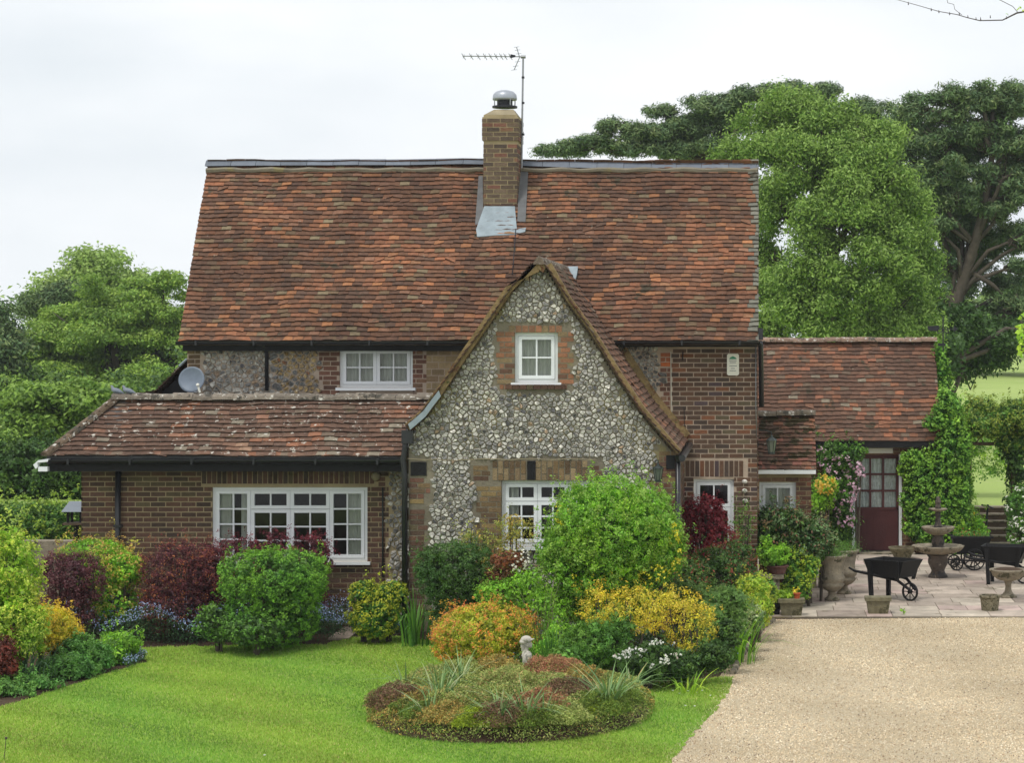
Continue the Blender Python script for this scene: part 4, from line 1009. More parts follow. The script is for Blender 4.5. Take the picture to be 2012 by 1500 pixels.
def clumped(P, Nn, per, cr, size, pal, aspect=.5, flat=.7, up=.4, vary=.25, outward=.6, tipcol=None, tip=.35):
    K = len(P); n = K * per; idx = np.repeat(np.arange(K), per)
    crr = cr * rng.uniform(.6, 1.3, K); off = unit(n) * (rng.random(n) ** .5)[:, None] * crr[idx][:, None]; off[:, 2] *= flat
    Q = P[idx] + off
    nv = Nn[idx] * outward * .6 + off / (crr[idx][:, None] + 1e-6) * .5 + unit(n) * .8 + np.array((0, 0, up)); nv /= np.linalg.norm(nv, axis=1, keepdims=True)
    base = pick(pal, K)[idx] * (.6) + pick(pal, n) * .4
    col = base * rng.uniform(1 - vary, 1 + vary, K)[idx][:, None]
    if tipcol is not None:     # outward leaves take a tip colour: young growth, plus highlights painted in for contrast
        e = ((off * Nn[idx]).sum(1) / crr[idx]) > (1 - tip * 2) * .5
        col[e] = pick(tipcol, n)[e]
    Q[:, 2] = np.maximum(Q[:, 2], .02)
    return leafquads(Q, nv, size * rng.uniform(.6, 1.35, n), aspect), col
def bl(px, py, rx, ry, Z, dr=None):     # ellipsoid given where the plant stands, in photo pixels at depth Z
    k_ = Z / F; return (wx(px, Z), Z, wz(py, Z), rx * k_, (dr if dr else rx * k_), ry * k_)
GRN = [(3, S(84, 128, 52)), (3, S(72, 116, 46)), (2, S(104, 146, 60)), (1, S(58, 98, 44))]
DKG = [(3, S(66, 98, 46)), (3, S(54, 84, 42)), (1, S(92, 126, 56))]
LIME = [(3, S(140, 176, 58)), (3, S(120, 164, 52)), (2, S(164, 192, 70)), (1, S(98, 140, 48))]
BRT = [(3, S(116, 166, 50)), (3, S(100, 152, 46)), (2, S(138, 184, 62)), (1, S(80, 128, 44))]
YEL = [(4, S(206, 194, 62)), (3, S(186, 182, 60)), (2, S(224, 212, 88)), (1.5, S(150, 160, 62))]
ORG = ORG
ORA = [(3, S(206, 130, 56)), (3, S(190, 160, 50)), (2, S(170, 160, 52)), (2, S(216, 110, 64))]
PUR = [(4, S(92, 52, 62)), (3, S(76, 44, 54)), (2, S(112, 62, 66)), (1, S(62, 46, 48))]
REDM = [(4, S(120, 36, 54)), (3, S(100, 34, 46)), (2, S(138, 54, 60))]
BLUEG = [(4, S(84, 112, 84)), (2, S(70, 100, 72)), (2, S(100, 130, 96))]
GRN = lift(GRN, 1.4); DKG = lift(DKG, 1.3); LIME = lift(LIME, 1.35); BRT = lift(BRT, 1.45); YEL = [(w_, tuple(np.array(c_) * (1.35, 1.32, 1.0))) for w_, c_ in YEL]; PUR = lift(PUR, 1.25)
def shrub(name, label, cat, blobs, pal, K=260, per=26, cr=.09, size=.045, aspect=.45, sup=2.0, shell=.25, tipcol=None, stems=True, group=None, flowers=None,
          flat=.8, up=.4, extra=None, core=True, vary=.38, tip=.35, m='leaf', shoot=.20):
    bx = np.array(blobs); ox, oy = float(bx[:, 0].mean()), float(bx[:, 1].mean()); root = empty(name, (ox, oy, 0)); tag(root, label, cat, group)
    P, Nn = blob_centres(blobs, K, shell, sup)
    # stray shoots beyond the outline
    ks = max(4, int(K * shoot)); Ps, Ns = blob_centres(blobs, ks * 3, .02, sup); sl_ok = Ns[:, 2] > -.1; Ps, Ns = Ps[sl_ok][:ks], Ns[sl_ok][:ks]
    L0 = cr * rng.uniform(.3, 1.9, (len(Ps), 1)); dirs = Ns * .6 + np.array((0, 0, .7)) + rng.normal(0, .3, Ns.shape); Ps = Ps + dirs * L0
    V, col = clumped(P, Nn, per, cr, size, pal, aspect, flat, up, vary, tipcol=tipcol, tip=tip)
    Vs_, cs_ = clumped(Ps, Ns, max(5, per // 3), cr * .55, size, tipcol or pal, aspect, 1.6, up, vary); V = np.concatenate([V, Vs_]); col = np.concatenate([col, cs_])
    cen = V.mean(1); g_ = np.sin(cen[:, 0] * 5.1 + ox) * np.sin(cen[:, 2] * 6.3 + 1) + .6 * np.sin(cen[:, 0] * 13 + cen[:, 1] * 9); col = col * np.stack([1 + .10 * g_, 1 + .03 * g_, 1 - .06 * g_], 1)
    if core:      # inner leaves fill the middle
        P2, N2 = blob_centres([(b[0], b[1], b[2], b[3] * .78, b[4] * .78, b[5] * .78) for b in blobs], max(30, K // 3), .5, sup)
        V2, c2 = clumped(P2, N2, per, cr * 1.6, size * 1.7, pal, .6, flat, up, vary); V = np.concatenate([V, V2]); col = np.concatenate([col, c2])
    quads('foliage', V, col, M[m], root)
    if stems:
        s_ = MB(); 
        for b in blobs:
            for q in range(5):
                a = rng.uniform(0, 6.28); r_ = rng.random() * .6
                e = (b[0] + b[3] * r_ * math.cos(a), b[1] + b[4] * r_ * math.sin(a), b[2] + b[5] * .45)
                s_.tube([(b[0] + b[3] * .12 * math.cos(a), b[1] + b[4] * .12 * math.sin(a), 0), ((b[0] + e[0]) / 2, (b[1] + e[1]) / 2, e[2] * .5), e], [.02, .014, .006], 5)
        build('stems', s_, M['bark'], root)
    for (fp, fn, fs, fpal, fk) in (flowers or []):     # (region blobs, count, size, palette, clump spread)
        Pf, Nf = blob_centres(fp, fn, .12, 2.0, zmin=.05); Vf, cf = clumped(Pf, Nf, 5, fk, fs, fpal, .8, .9, .2, .1, outward=1.0); quads('flowers', Vf, cf, M['petal'], root)
    return root
def strap(name, label, cat, px, pyb, Z, spread, h, n, pal, w=.022, lean=.45, group=None, z0=None, bend=1.0, flowers=None, root=None):
    x0_, y0_ = wx(px, Z), Z; zb = z0 if z0 is not None else 0.0
    own = root is None
    if own: root = empty(name, (x0_, y0_, zb)); tag(root, label, cat, group)
    Vs = []; cs = []; seg = 5
    for i in range(n):
        a = rng.uniform(0, 6.28); r_ = spread * rng.random(); b = np.array((x0_ + r_ * math.cos(a) * .5, y0_ + r_ * math.sin(a) * .5, zb))
        hh = h * rng.uniform(.6, 1.15); L = lean * rng.uniform(.2, 1.6); d = np.array((math.cos(a), math.sin(a), 0)); sd = np.array((-d[1], d[0], 0)) ; c = pick(pal)
        kink = rng.random() < .25 * bend
        prev = None
        for k_ in range(seg + 1):
            t = k_ / seg; f = t * t * L * hh
            z = hh * t * (1 - (.55 * max(0, t - .5) * 2 if kink else .12 * t * bend)); p = b + d * f * (1.6 if kink else 1) + np.array((0, 0, z)); ww = w * (1 - t ** 2.2) * .5 + .0008
            cur = (p - sd * ww, p + sd * ww)
            if prev: Vs.append([prev[0], prev[1], cur[1], cur[0]]); cs.append(c * (1 + .1 * t))
            prev = cur
    q = quads('leaves' if own else 'strap_leaves', np.array(Vs), np.array(cs), M['leaf'], root)
    return root


# --- left border
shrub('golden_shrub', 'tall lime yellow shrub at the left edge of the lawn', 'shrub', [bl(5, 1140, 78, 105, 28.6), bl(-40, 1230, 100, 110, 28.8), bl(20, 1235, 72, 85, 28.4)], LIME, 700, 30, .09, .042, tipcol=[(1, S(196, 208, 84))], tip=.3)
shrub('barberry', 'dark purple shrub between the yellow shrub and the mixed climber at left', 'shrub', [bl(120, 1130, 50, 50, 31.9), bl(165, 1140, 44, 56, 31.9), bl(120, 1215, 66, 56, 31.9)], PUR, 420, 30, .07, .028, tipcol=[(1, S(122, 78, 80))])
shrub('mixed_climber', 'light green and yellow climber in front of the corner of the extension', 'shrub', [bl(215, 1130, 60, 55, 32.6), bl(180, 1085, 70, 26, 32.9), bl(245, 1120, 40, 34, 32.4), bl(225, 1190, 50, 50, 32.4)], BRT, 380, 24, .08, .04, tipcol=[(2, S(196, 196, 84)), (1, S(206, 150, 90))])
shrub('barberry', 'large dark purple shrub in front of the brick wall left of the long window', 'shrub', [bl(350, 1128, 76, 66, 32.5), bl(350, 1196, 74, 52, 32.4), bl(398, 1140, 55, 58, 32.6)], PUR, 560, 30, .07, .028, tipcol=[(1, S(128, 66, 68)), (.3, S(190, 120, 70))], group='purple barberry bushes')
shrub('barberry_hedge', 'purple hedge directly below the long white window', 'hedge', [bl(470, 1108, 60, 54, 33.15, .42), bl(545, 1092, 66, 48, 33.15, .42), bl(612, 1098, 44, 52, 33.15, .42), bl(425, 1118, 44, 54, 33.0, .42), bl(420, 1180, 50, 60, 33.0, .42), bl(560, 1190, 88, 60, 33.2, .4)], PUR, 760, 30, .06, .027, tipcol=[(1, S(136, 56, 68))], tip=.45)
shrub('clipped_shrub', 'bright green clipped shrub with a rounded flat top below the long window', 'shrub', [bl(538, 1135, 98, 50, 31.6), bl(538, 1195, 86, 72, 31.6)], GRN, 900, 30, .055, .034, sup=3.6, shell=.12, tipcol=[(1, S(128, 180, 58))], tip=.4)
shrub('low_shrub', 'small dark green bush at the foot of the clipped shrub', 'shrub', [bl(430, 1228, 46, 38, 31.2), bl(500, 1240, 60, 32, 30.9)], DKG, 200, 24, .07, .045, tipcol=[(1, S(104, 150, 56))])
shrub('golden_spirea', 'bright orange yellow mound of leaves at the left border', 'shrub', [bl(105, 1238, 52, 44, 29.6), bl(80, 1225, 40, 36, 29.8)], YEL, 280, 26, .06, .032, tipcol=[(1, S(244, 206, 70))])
shrub('green_perennial', 'small fresh green perennial beside the strap leaves at left', 'plant', [bl(235, 1270, 42, 28, 30.3), bl(220, 1290, 30, 24, 30.1)], BRT, 110, 24, .06, .04, stems=False)
shrub('ground_cover_plant', 'low spreading green plants along the left lawn edge', 'plant', [bl(20, 1365, 110, 34, 27.8), bl(130, 1325, 60, 40, 28.9), bl(165, 1300, 55, 50, 29.4)], lift([(3, S(90, 138, 66)), (2, S(74, 120, 56)), (1, S(116, 160, 80))], 1.35), 380, 22, .07, .045, stems=False)
shrub('russet_shrub', 'small reddish brown shrub low at the left edge of the photo', 'shrub', [bl(5, 1300, 28, 50, 27.9)], [(1, S(128, 62, 48)), (1, S(104, 56, 44))], 60, 20, .07, .04)
strap('iris_clump', 'grey green sword leaves at the left border in front of the orange mound', 'plant', 50, 1340, 28.4, .7, .62, 60, BLUEG, group=None)
strap('iris_clump', 'pale striped strap leaves with dry tips at the lawn corner', 'plant', 185, 1310, 29.9, .6, .5, 80, [(2, S(128, 150, 104)), (1, S(176, 168, 116)), (1, S(96, 128, 86))], .018, .7)
# forget-me-nots: nobody could count them
def drift(name, polypx, h, n, pal, fpal=None, fn=0, fsize=.012, size=.03, z0=0, zf=None):
    poly = gp(polypx); a = np.array(poly); x = rng.uniform(a[:, 0].min(), a[:, 0].max(), n * 3); y = rng.uniform(a[:, 1].min(), a[:, 1].max(), n * 3)
    ok = inpoly(x, y, poly); x, y = x[ok][:n], y[ok][:n]; hz = (zf(x, y) if zf else h * (.75 + .25 * np.sin(x * 5) * np.sin(y * 4)))
    z = z0 + hz * rng.random(len(x)) ** .6
    P = np.stack([x, y, z], 1); nv = unit(len(x)) + np.array((0, 0, .5)); nv /= np.linalg.norm(nv, axis=1, keepdims=True)
    col = pick(pal, len(x)); o = tag(quads(name, leafquads(P, nv, size * rng.uniform(.6, 1.4, len(x)), .4), col, M['leaf']), kind='stuff')
    if fn:
        i = rng.choice(len(x), fn); P = np.stack([x[i], y[i], z0 + hz[i] * rng.uniform(.75, 1.1, fn)], 1) + rng.normal(0, .015, (fn, 3)); nv = unit(fn) + np.array((0, -.8, .9)); nv /= np.linalg.norm(nv, axis=1, keepdims=True)
        tag(quads(name + '_flowers', leafquads(P, nv, fsize * rng.uniform(.7, 1.4, fn), 1.0, 0), pick(fpal, fn), M['petal']), kind='stuff')
    return o
FMN = [(3, S(150, 170, 214)), (2, S(176, 190, 224)), (1, S(196, 204, 226))]
GB = [(3, S(70, 104, 66)), (2, S(58, 92, 56)), (1, S(94, 128, 80))]
drift('forget_me_nots', [(150, 1272), (120, 1235), (440, 1232), (690, 1245), (690, 1253), (640, 1267), (285, 1274)], .58, 34000, GB, FMN, 9000, .018)
drift('forget_me_not_edging', [(255, 1320), (200, 1290), (255, 1275), (290, 1300)], .16, 2500, GB, FMN, 700, .016)
drift('border_greenery', [(690, 1252), (700, 1238), (860, 1236), (870, 1252)], .26, 9000, GB, FMN, 1400, .016)
drift('underplanting', [(880, 1290), (860, 1255), (1060, 1230), (1500, 1228), (1462, 1274), (1440, 1330), (1290, 1342), (1000, 1332)], .32, 46000, lift([(3, S(80, 120, 54)), (2, S(96, 138, 60)), (1, S(62, 98, 50))]), FMN, 2600, .016)
# --- by the wing
shrub('euphorbia', 'yellow green spurge between the long window and the wing', 'plant', [bl(715, 1170, 28, 30, 32.2), bl(765, 1175, 36, 34, 32.2), bl(738, 1215, 50, 40, 32.1)], GRN, 330, 26, .06, .04, tipcol=[(1, S(190, 196, 62))], tip=.42)
strap('iris_clump', 'green iris leaves against the flint wall beside the black downpipe', 'plant', 815, 1230, 31.9, .5, .85, 60, GRN, .025, .25)
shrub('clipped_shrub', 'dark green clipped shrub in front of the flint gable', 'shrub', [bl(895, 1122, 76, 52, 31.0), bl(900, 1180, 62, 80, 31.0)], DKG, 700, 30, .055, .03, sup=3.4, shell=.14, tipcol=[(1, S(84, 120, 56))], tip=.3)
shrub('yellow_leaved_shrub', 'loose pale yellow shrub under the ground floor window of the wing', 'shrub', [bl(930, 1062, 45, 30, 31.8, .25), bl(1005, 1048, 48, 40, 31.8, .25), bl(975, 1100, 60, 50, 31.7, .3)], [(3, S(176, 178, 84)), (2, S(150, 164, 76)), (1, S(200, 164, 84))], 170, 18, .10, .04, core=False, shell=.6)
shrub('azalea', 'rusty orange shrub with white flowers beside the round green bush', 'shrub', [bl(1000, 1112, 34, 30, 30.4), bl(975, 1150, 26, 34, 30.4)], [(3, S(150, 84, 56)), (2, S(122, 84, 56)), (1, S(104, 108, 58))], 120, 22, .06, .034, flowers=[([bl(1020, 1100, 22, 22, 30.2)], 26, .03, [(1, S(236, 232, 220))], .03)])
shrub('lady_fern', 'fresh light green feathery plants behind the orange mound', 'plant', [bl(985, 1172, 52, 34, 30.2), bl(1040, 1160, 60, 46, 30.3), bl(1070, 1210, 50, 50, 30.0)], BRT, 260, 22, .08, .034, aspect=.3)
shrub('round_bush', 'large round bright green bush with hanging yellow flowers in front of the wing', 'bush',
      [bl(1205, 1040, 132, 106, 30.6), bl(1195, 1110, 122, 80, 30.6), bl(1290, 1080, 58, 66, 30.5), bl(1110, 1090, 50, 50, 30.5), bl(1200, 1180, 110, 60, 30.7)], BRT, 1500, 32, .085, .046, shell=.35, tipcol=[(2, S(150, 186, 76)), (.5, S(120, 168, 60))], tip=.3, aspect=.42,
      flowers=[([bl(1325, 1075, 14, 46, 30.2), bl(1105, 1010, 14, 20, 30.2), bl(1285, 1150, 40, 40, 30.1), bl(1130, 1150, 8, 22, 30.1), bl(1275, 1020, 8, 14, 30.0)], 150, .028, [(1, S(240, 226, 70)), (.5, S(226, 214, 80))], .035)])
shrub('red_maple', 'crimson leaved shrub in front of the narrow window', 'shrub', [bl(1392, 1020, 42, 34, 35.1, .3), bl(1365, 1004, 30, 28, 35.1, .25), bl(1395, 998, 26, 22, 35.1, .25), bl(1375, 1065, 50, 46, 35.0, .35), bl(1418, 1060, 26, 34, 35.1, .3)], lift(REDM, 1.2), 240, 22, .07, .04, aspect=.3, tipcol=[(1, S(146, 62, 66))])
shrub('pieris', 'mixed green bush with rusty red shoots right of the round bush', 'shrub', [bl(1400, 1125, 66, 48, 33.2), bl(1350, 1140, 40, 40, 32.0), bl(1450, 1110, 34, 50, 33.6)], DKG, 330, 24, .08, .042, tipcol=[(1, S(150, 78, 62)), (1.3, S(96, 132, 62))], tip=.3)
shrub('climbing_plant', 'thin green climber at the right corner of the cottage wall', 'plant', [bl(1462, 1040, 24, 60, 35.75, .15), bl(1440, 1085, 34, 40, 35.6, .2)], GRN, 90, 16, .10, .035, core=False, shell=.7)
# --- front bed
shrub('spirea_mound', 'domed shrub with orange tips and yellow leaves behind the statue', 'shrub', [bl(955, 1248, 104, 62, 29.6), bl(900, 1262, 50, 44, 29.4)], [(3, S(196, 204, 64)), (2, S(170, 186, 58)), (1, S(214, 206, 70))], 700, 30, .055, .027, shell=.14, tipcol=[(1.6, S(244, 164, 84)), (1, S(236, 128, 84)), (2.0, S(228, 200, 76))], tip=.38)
shrub('yellow_shrub', 'wide airy shrub of small yellow leaves above the white flowers', 'shrub', [bl(1240, 1200, 105, 42, 29.4), bl(1340, 1215, 68, 55, 29.3), bl(1370, 1255, 42, 42, 29.1), bl(1180, 1185, 40, 28, 29.5)], YEL, 520, 20, .075, .032, core=False, shell=.55, tipcol=[(1, S(224, 196, 70))])
tr0 = MB().tube([(wx(1372, 28.6), 28.6, 0), (wx(1370, 28.6), 28.65, .25), (wx(1366, 28.7), 28.8, .55)], [.025, .02, .014], 6)
shrub('green_perennial', 'leafy mid green perennial behind the white flowers', 'plant', [bl(1165, 1270, 66, 48, 28.6), bl(1120, 1300, 50, 30, 28.3), bl(1215, 1240, 30, 30, 28.8)], GRN, 330, 24, .07, .045, aspect=.25)
shrub('bleeding_heart', 'arching stems of white flowers at the front of the bed', 'plant', [bl(1275, 1302, 62, 36, 28.0), bl(1330, 1310, 50, 30, 28.2)], DKG, 220, 22, .07, .045,
      flowers=[([bl(1250, 1282, 26, 8, 27.7, .05), bl(1300, 1262, 28, 6, 27.7, .05), bl(1222, 1292, 18, 5, 27.7, .05), bl(1305, 1300, 12, 6, 27.6, .05), bl(1322, 1290, 18, 5, 27.6, .05), bl(1284, 1310, 8, 8, 27.6, .05)], 70, .026, [(1, S(240, 240, 232)), (.1, S(226, 196, 190))], .02)])
strap('iris_clump', 'upright green sword leaves just right of the statue', 'plant', 1085, 1300, 28.6, .5, .72, 90, GRN, .03, .3)
strap('iris_clump', 'thin bare upright stems between the round bush and the statue', 'plant', 1060, 1260, 29.4, .5, 1.15, 46, [(1, S(128, 118, 84)), (1, S(104, 116, 66))], .008, .35, bend=.2)
shrub('rosemary', 'needle leaved green bush beside the gravel', 'shrub', [bl(1425, 1195, 48, 42, 30.3), bl(1400, 1250, 40, 50, 29.8)], lift([(3, S(98, 134, 66)), (2, S(82, 118, 58))], 1.3), 260, 26, .08, .05, aspect=.14, up=.9)
strap('iris_clump', 'tall green blades leaning over the gravel edge', 'plant', 1445, 1260, 30.2, .6, .62, 90, BRT, .022, .5)
shrub('euphorbia', 'lime green spurge at the corner of the patio', 'plant', [bl(1478, 1160, 34, 30, 32.6), bl(1490, 1200, 30, 36, 32.2)], LIME, 150, 24, .06, .036, tipcol=[(1, S(196, 204, 72))])
shrub('variegated_shrub', 'pale variegated low shrub at the gravel edge', 'shrub', [bl(1478, 1215, 24, 26, 31.2), bl(1450, 1230, 24, 36, 31.0)], [(2, S(196, 206, 150)), (3, S(110, 150, 84))], 120, 22, .05, .03)
shrub('catmint', 'greyish green leafy clump between the yellow shrub and the needle leaved bush', 'plant', [bl(1320, 1165, 46, 30, 31.2), bl(1370, 1175, 36, 30, 31.0)], lift([(3, S(100, 130, 70)), (2, S(84, 118, 60))], 1.25), 200, 22, .07, .04, aspect=.3)
shrub('seedling_patch', 'bright green low seedlings between the statue and the leafy perennial', 'plant', [bl(1075, 1285, 36, 26, 28.9), bl(1105, 1250, 30, 24, 29.3)], BRT, 120, 22, .06, .035, stems=False)
shrub('border_perennial', 'dark leafy plants at the gravel edge of the front bed', 'plant', [bl(1400, 1290, 34, 28, 28.4), bl(1430, 1250, 24, 34, 29.2)], DKG, 150, 22, .06, .045, stems=False)
strap('tulip_leaves', 'few pale strap leaves and a yellow flower at the bed tip by the lawn', 'plant', 1350, 1330, 27.7, .5, .3, 26, LIME, .022, .9)
# daisies in the lawn
for i, (a, b) in enumerate([(1335, 1368), (1352, 1363), (1368, 1366), (1396, 1372), (1347, 1392), (1365, 1393), (1380, 1362), (1322, 1362), (520, 1490)]):
    x, y = G(a, b); d = MB().lathe([(0, .02), (.012, .024), (.014, .03), (0, .033)], x, y, 8, tuple(S(240, 240, 236)))
    tag(build('daisy', d, M['petal'], origin=(x, y, 0)), 'small white daisy in the lawn near the gravel edge' if i < 8 else 'lone pale daisy in the front lawn', 'flower', 'daisies in the lawn' if i < 8 else None)

# --- island bed of heather
icx, icy = -2.82, 26.2; irx, iry = 1.60, 2.0
def isl(x, y):
    q = ((x - icx) / irx) ** 2 + ((y - icy) / iry) ** 2; return np.clip(1 - q, 0, 1)
def mound_h(x, y): return .40 * isl(x, y) ** .42
mb = MB(); vs_ = []; fs = []; nr_, na = 8, 40
vs_.append((icx, icy, .26))
for i in range(1, nr_ + 1):
    for k_ in range(na):
        t = 2 * math.pi * k_ / na; rr = i / nr_; x, y = icx + irx * rr * math.cos(t), icy + iry * rr * math.sin(t); vs_.append((x, y, float(mound_h(x, y)) * .72 + .0 + (.0 if i < nr_ else -.01)))
fs += [(0, 1 + k_, 1 + (k_ + 1) % na) for k_ in range(na)]
for i in range(nr_ - 1):
    for k_ in range(na): fs.append((1 + i * na + k_, 1 + (i + 1) * na + k_, 1 + (i + 1) * na + (k_ + 1) % na, 1 + i * na + (k_ + 1) % na))
mb.add(vs_, fs); tag(build('bed_mound', mb, M['soil']), kind='structure')
HEA = {'olive': [(3, S(134, 136, 82)), (2, S(112, 120, 70)), (1, S(160, 152, 104))], 'rust': [(3, S(150, 96, 82)), (2, S(128, 86, 72)), (1, S(158, 124, 92)), (1, S(118, 116, 72))],
       'purple': [(2, S(116, 82, 74)), (2, S(98, 72, 62)), (1, S(132, 96, 84)), (1.4, S(104, 100, 66))], 'green': [(3, S(98, 112, 52)), (2, S(84, 98, 46)), (1, S(124, 128, 62))],
       'moss': [(3, S(124, 134, 34)), (2, S(108, 118, 34)), (1, S(142, 146, 50))], 'straw': [(3, S(146, 142, 92)), (2, S(120, 126, 74)), (1, S(168, 134, 104)), (1, S(104, 120, 62))], 'orange': [(2, S(164, 124, 76)), (3, S(134, 122, 72)), (1, S(120, 104, 68))]}
HEA = {k_: [(w_, tuple(np.array(c_) * np.array((1.7, 1.9, 1.5)))) for w_, c_ in v_] for k_, v_ in HEA.items()}
def dome(px, py, r, h, pal, label, n=None, up=1.0):
    # heather clump standing on the mound at photo pixel px,py
    Z = F * (EYE - .2) / (py - VY); x = wx(px, Z); q_ = math.sqrt(((x - icx) / irx) ** 2 + ((Z - icy) / iry) ** 2); s_ = min(1, .80 / max(q_, .01)); x = icx + (x - icx) * s_; Z = icy + (Z - icy) * s_; z0 = float(mound_h(np.array(x), np.array(Z))) * .72
    root_o = (x, Z, z0); r *= 1.05; h *= .95; n = n or int(11000 * r * r / .16)
    d = unit(n); d[:, 2] = np.abs(d[:, 2]); rr = 1 - .22 * rng.random(n); lump = 1 + .16 * np.sin(d[:, 0] * 5 + px) * np.sin(d[:, 1] * 6 + py) + .05 * np.sin(d[:, 0] * 19) * np.cos(d[:, 2] * 17)
    P = np.array(root_o) + d * np.array((r, r * 1.15, h)) * (rr * lump)[:, None]; nv = unit(n) * .9 + d * .3; nv /= np.linalg.norm(nv, axis=1, keepdims=True)
    cl = rng.uniform(.75, 1.2, 64)[((d[:, 0] * 3.3 + 4).astype(int) * 8 + (d[:, 1] * 3.3 + 4).astype(int)) % 64]
    o = quads('heather', leafquads(P, nv, .030 * rng.uniform(.5, 1.4, n), .28), pick(HEA[pal], n) * cl[:, None], M['needle'], origin=root_o)
    tag(o, label, 'heather', 'heather clumps in the island bed')
for (px, py, r, h, pal, lb) in [
    (785, 1385, .34, .26, 'purple', 'purple brown heather at the left end of the island bed'),
    (752, 1400, .22, .14, 'green', 'small green heather at the far left tip of the island bed'),
    (850, 1352, .34, .24, 'straw', 'straw coloured heather at the back left of the island bed'),
    (905, 1345, .34, .28, 'olive', 'olive heather left of the statue'),
    (975, 1340, .32, .28, 'orange', 'orange tinged heather in front of the statue'),
    (1000, 1375, .36, .28, 'straw', 'pale straw heather in the middle of the island bed'),
    (1085, 1352, .38, .32, 'rust', 'rusty red heather right of the statue in the island bed'),
    (1150, 1360, .32, .26, 'orange', 'orange brown heather between the rusty heather and the right tip'),
    (1205, 1362, .34, .22, 'olive', 'olive heather at the back right of the island bed'),
    (1255, 1380, .26, .20, 'green', 'green heather at the right tip of the island bed'),
    (1240, 1408, .24, .14, 'moss', 'yellow green heather at the right front of the island bed'),
    (830, 1428, .30, .20, 'orange', 'orange green heather at the left front of the island bed'),
    (805, 1410, .24, .16, 'green', 'fresh green heather beneath the purple one'),
    (900, 1455, .36, .16, 'moss', 'bright yellow green mossy heather at the front left'),
    (900, 1400, .36, .24, 'straw', 'dry brownish heather behind the mossy front one'),
    (985, 1425, .34, .22, 'purple', 'dark purple heather in the middle front'),
    (1060, 1405, .36, .26, 'rust', 'dull red heather in the middle of the bed'),
    (1060, 1448, .34, .18, 'green', 'dark green heather at the front middle edge'),
    (1140, 1430, .36, .20, 'olive', 'olive green heather at the front right edge'),
    (985, 1462, .30, .13, 'green', 'low green heather at the very front of the bed'),
    (1180, 1395, .34, .24, 'green', 'green heather behind the right strap leaves'),
    (1120, 1385, .32, .26, 'purple', 'purple brown heather right of the centre')]:
    dome(px, py, r, h, pal, lb)
n = 75000; a_ = rng.uniform(0, 6.28, n); r_ = np.sqrt(rng.random(n)) * 1.02; hx = icx + irx * r_ * np.cos(a_); hy = icy + iry * r_ * np.sin(a_)
lumps = .06 * (np.sin(hx * 6.1) * np.sin(hy * 4.7 + 1) + .6 * np.sin(hx * 13 + 2) * np.sin(hy * 11)); hz = mound_h(hx, hy) * .72 + rng.random(n) ** .5 * (.13 + lumps).clip(.03, .3)
sel = (np.sin(hx * 2.3 + 1) + np.sin(hy * 2.1 + hx * 1.2) + rng.normal(0, .5, n)); c3 = np.where((sel > .5)[:, None], pick(HEA['straw'], n), np.where((sel > -.4)[:, None], pick(HEA['olive'], n), np.where((sel > -1.1)[:, None], pick(HEA['green'], n), pick(HEA['orange'], n))))
nv = unit(n) * .9 + np.array((0, -.1, .5)); nv /= np.linalg.norm(nv, axis=1, keepdims=True)
tag(quads('heather_carpet', leafquads(np.stack([hx, hy, hz], 1), nv, .032 * rng.uniform(.5, 1.4, n), .3), c3, M['needle']), kind='stuff')
# soil rim shows as a dark ring; strap leaved bulbs
BULB = [(3, S(116, 148, 88)), (2, S(136, 166, 106)), (1.5, S(170, 182, 132)), (1, S(90, 124, 74)), (.4, S(190, 170, 110))]
for (px, py, n_, h_, lb) in [(865, 1405, 46, .50, 'daffodil leaves flopping in the left of the island bed'), (965, 1462, 40, .34, 'splayed daffodil leaves at the front of the island bed'),
        (1040, 1440, 34, .46, 'upright daffodil leaves in the front middle of the island bed'), (1215, 1405, 60, .52, 'long arching daffodil leaves in the right of the island bed'),
        (800, 1430, 26, .36, 'few daffodil leaves at the left front of the island bed'), (905, 1375, 30, .42, 'grey green leaves among the straw heather left of the statue'), (1105, 1452, 30, .36, 'short daffodil leaves at the front right of the island bed'), (1255, 1372, 20, .36, 'thin leaves at the right tip of the island bed'),
        (755, 1362, 14, .40, 'small tuft of leaves at the far left of the island bed'), (1150, 1370, 14, .34, 'thin tuft of leaves behind the right daffodils')]:
    Z = F * (EYE - .15) / (py - VY); x = wx(px, Z); q_ = math.sqrt(((x - icx) / irx) ** 2 + ((Z - icy) / iry) ** 2); s_ = min(1, .84 / max(q_, .01)); x = icx + (x - icx) * s_; Z = icy + (Z - icy) * s_; px = VX + x * F / Z; z0 = float(mound_h(np.array(x), np.array(Z))) * .7
    strap('daffodil_leaves', lb, 'plant', px, py, Z, .28, h_ + .08, n_, BULB, .021, .85, 'daffodil clumps in the island bed', z0=z0, bend=1.4)
# ---------------------------------------------------------------- patio furniture and ornaments
def L2(prof, s=1.0): return [(r * s, z * s) for r, z in prof]
def gz0(Z, py): return 0.03
Zf = 40.6; fx_ = wx(1843, Zf); fo = empty('fountain', (fx_, Zf, .03)); tag(fo, 'three tiered stone fountain with scalloped bowls on the patio', 'fountain')
def at(prof, z0=.03): return [(r, z + z0) for r, z in prof]
build('pedestal', MB().lathe(at([(.17, 0), (.17, .03), (.13, .08), (.115, .12), (.14, .18), (.175, .25), (.18, .31), (.165, .36), (.19, .38), (.19, .40)]), fx_, Zf, 28), M['stone_dark'], fo, smooth=True)
build('bowl', MB().lathe(at([(.12, .40), (.28, .43), (.40, .48), (.45, .54), (.455, .565), (.42, .565), (.38, .52), (.1, .50)]), fx_, Zf, 64, lobes=16, amp=.07, lobe_from=1), M['stone'], fo, smooth=True)
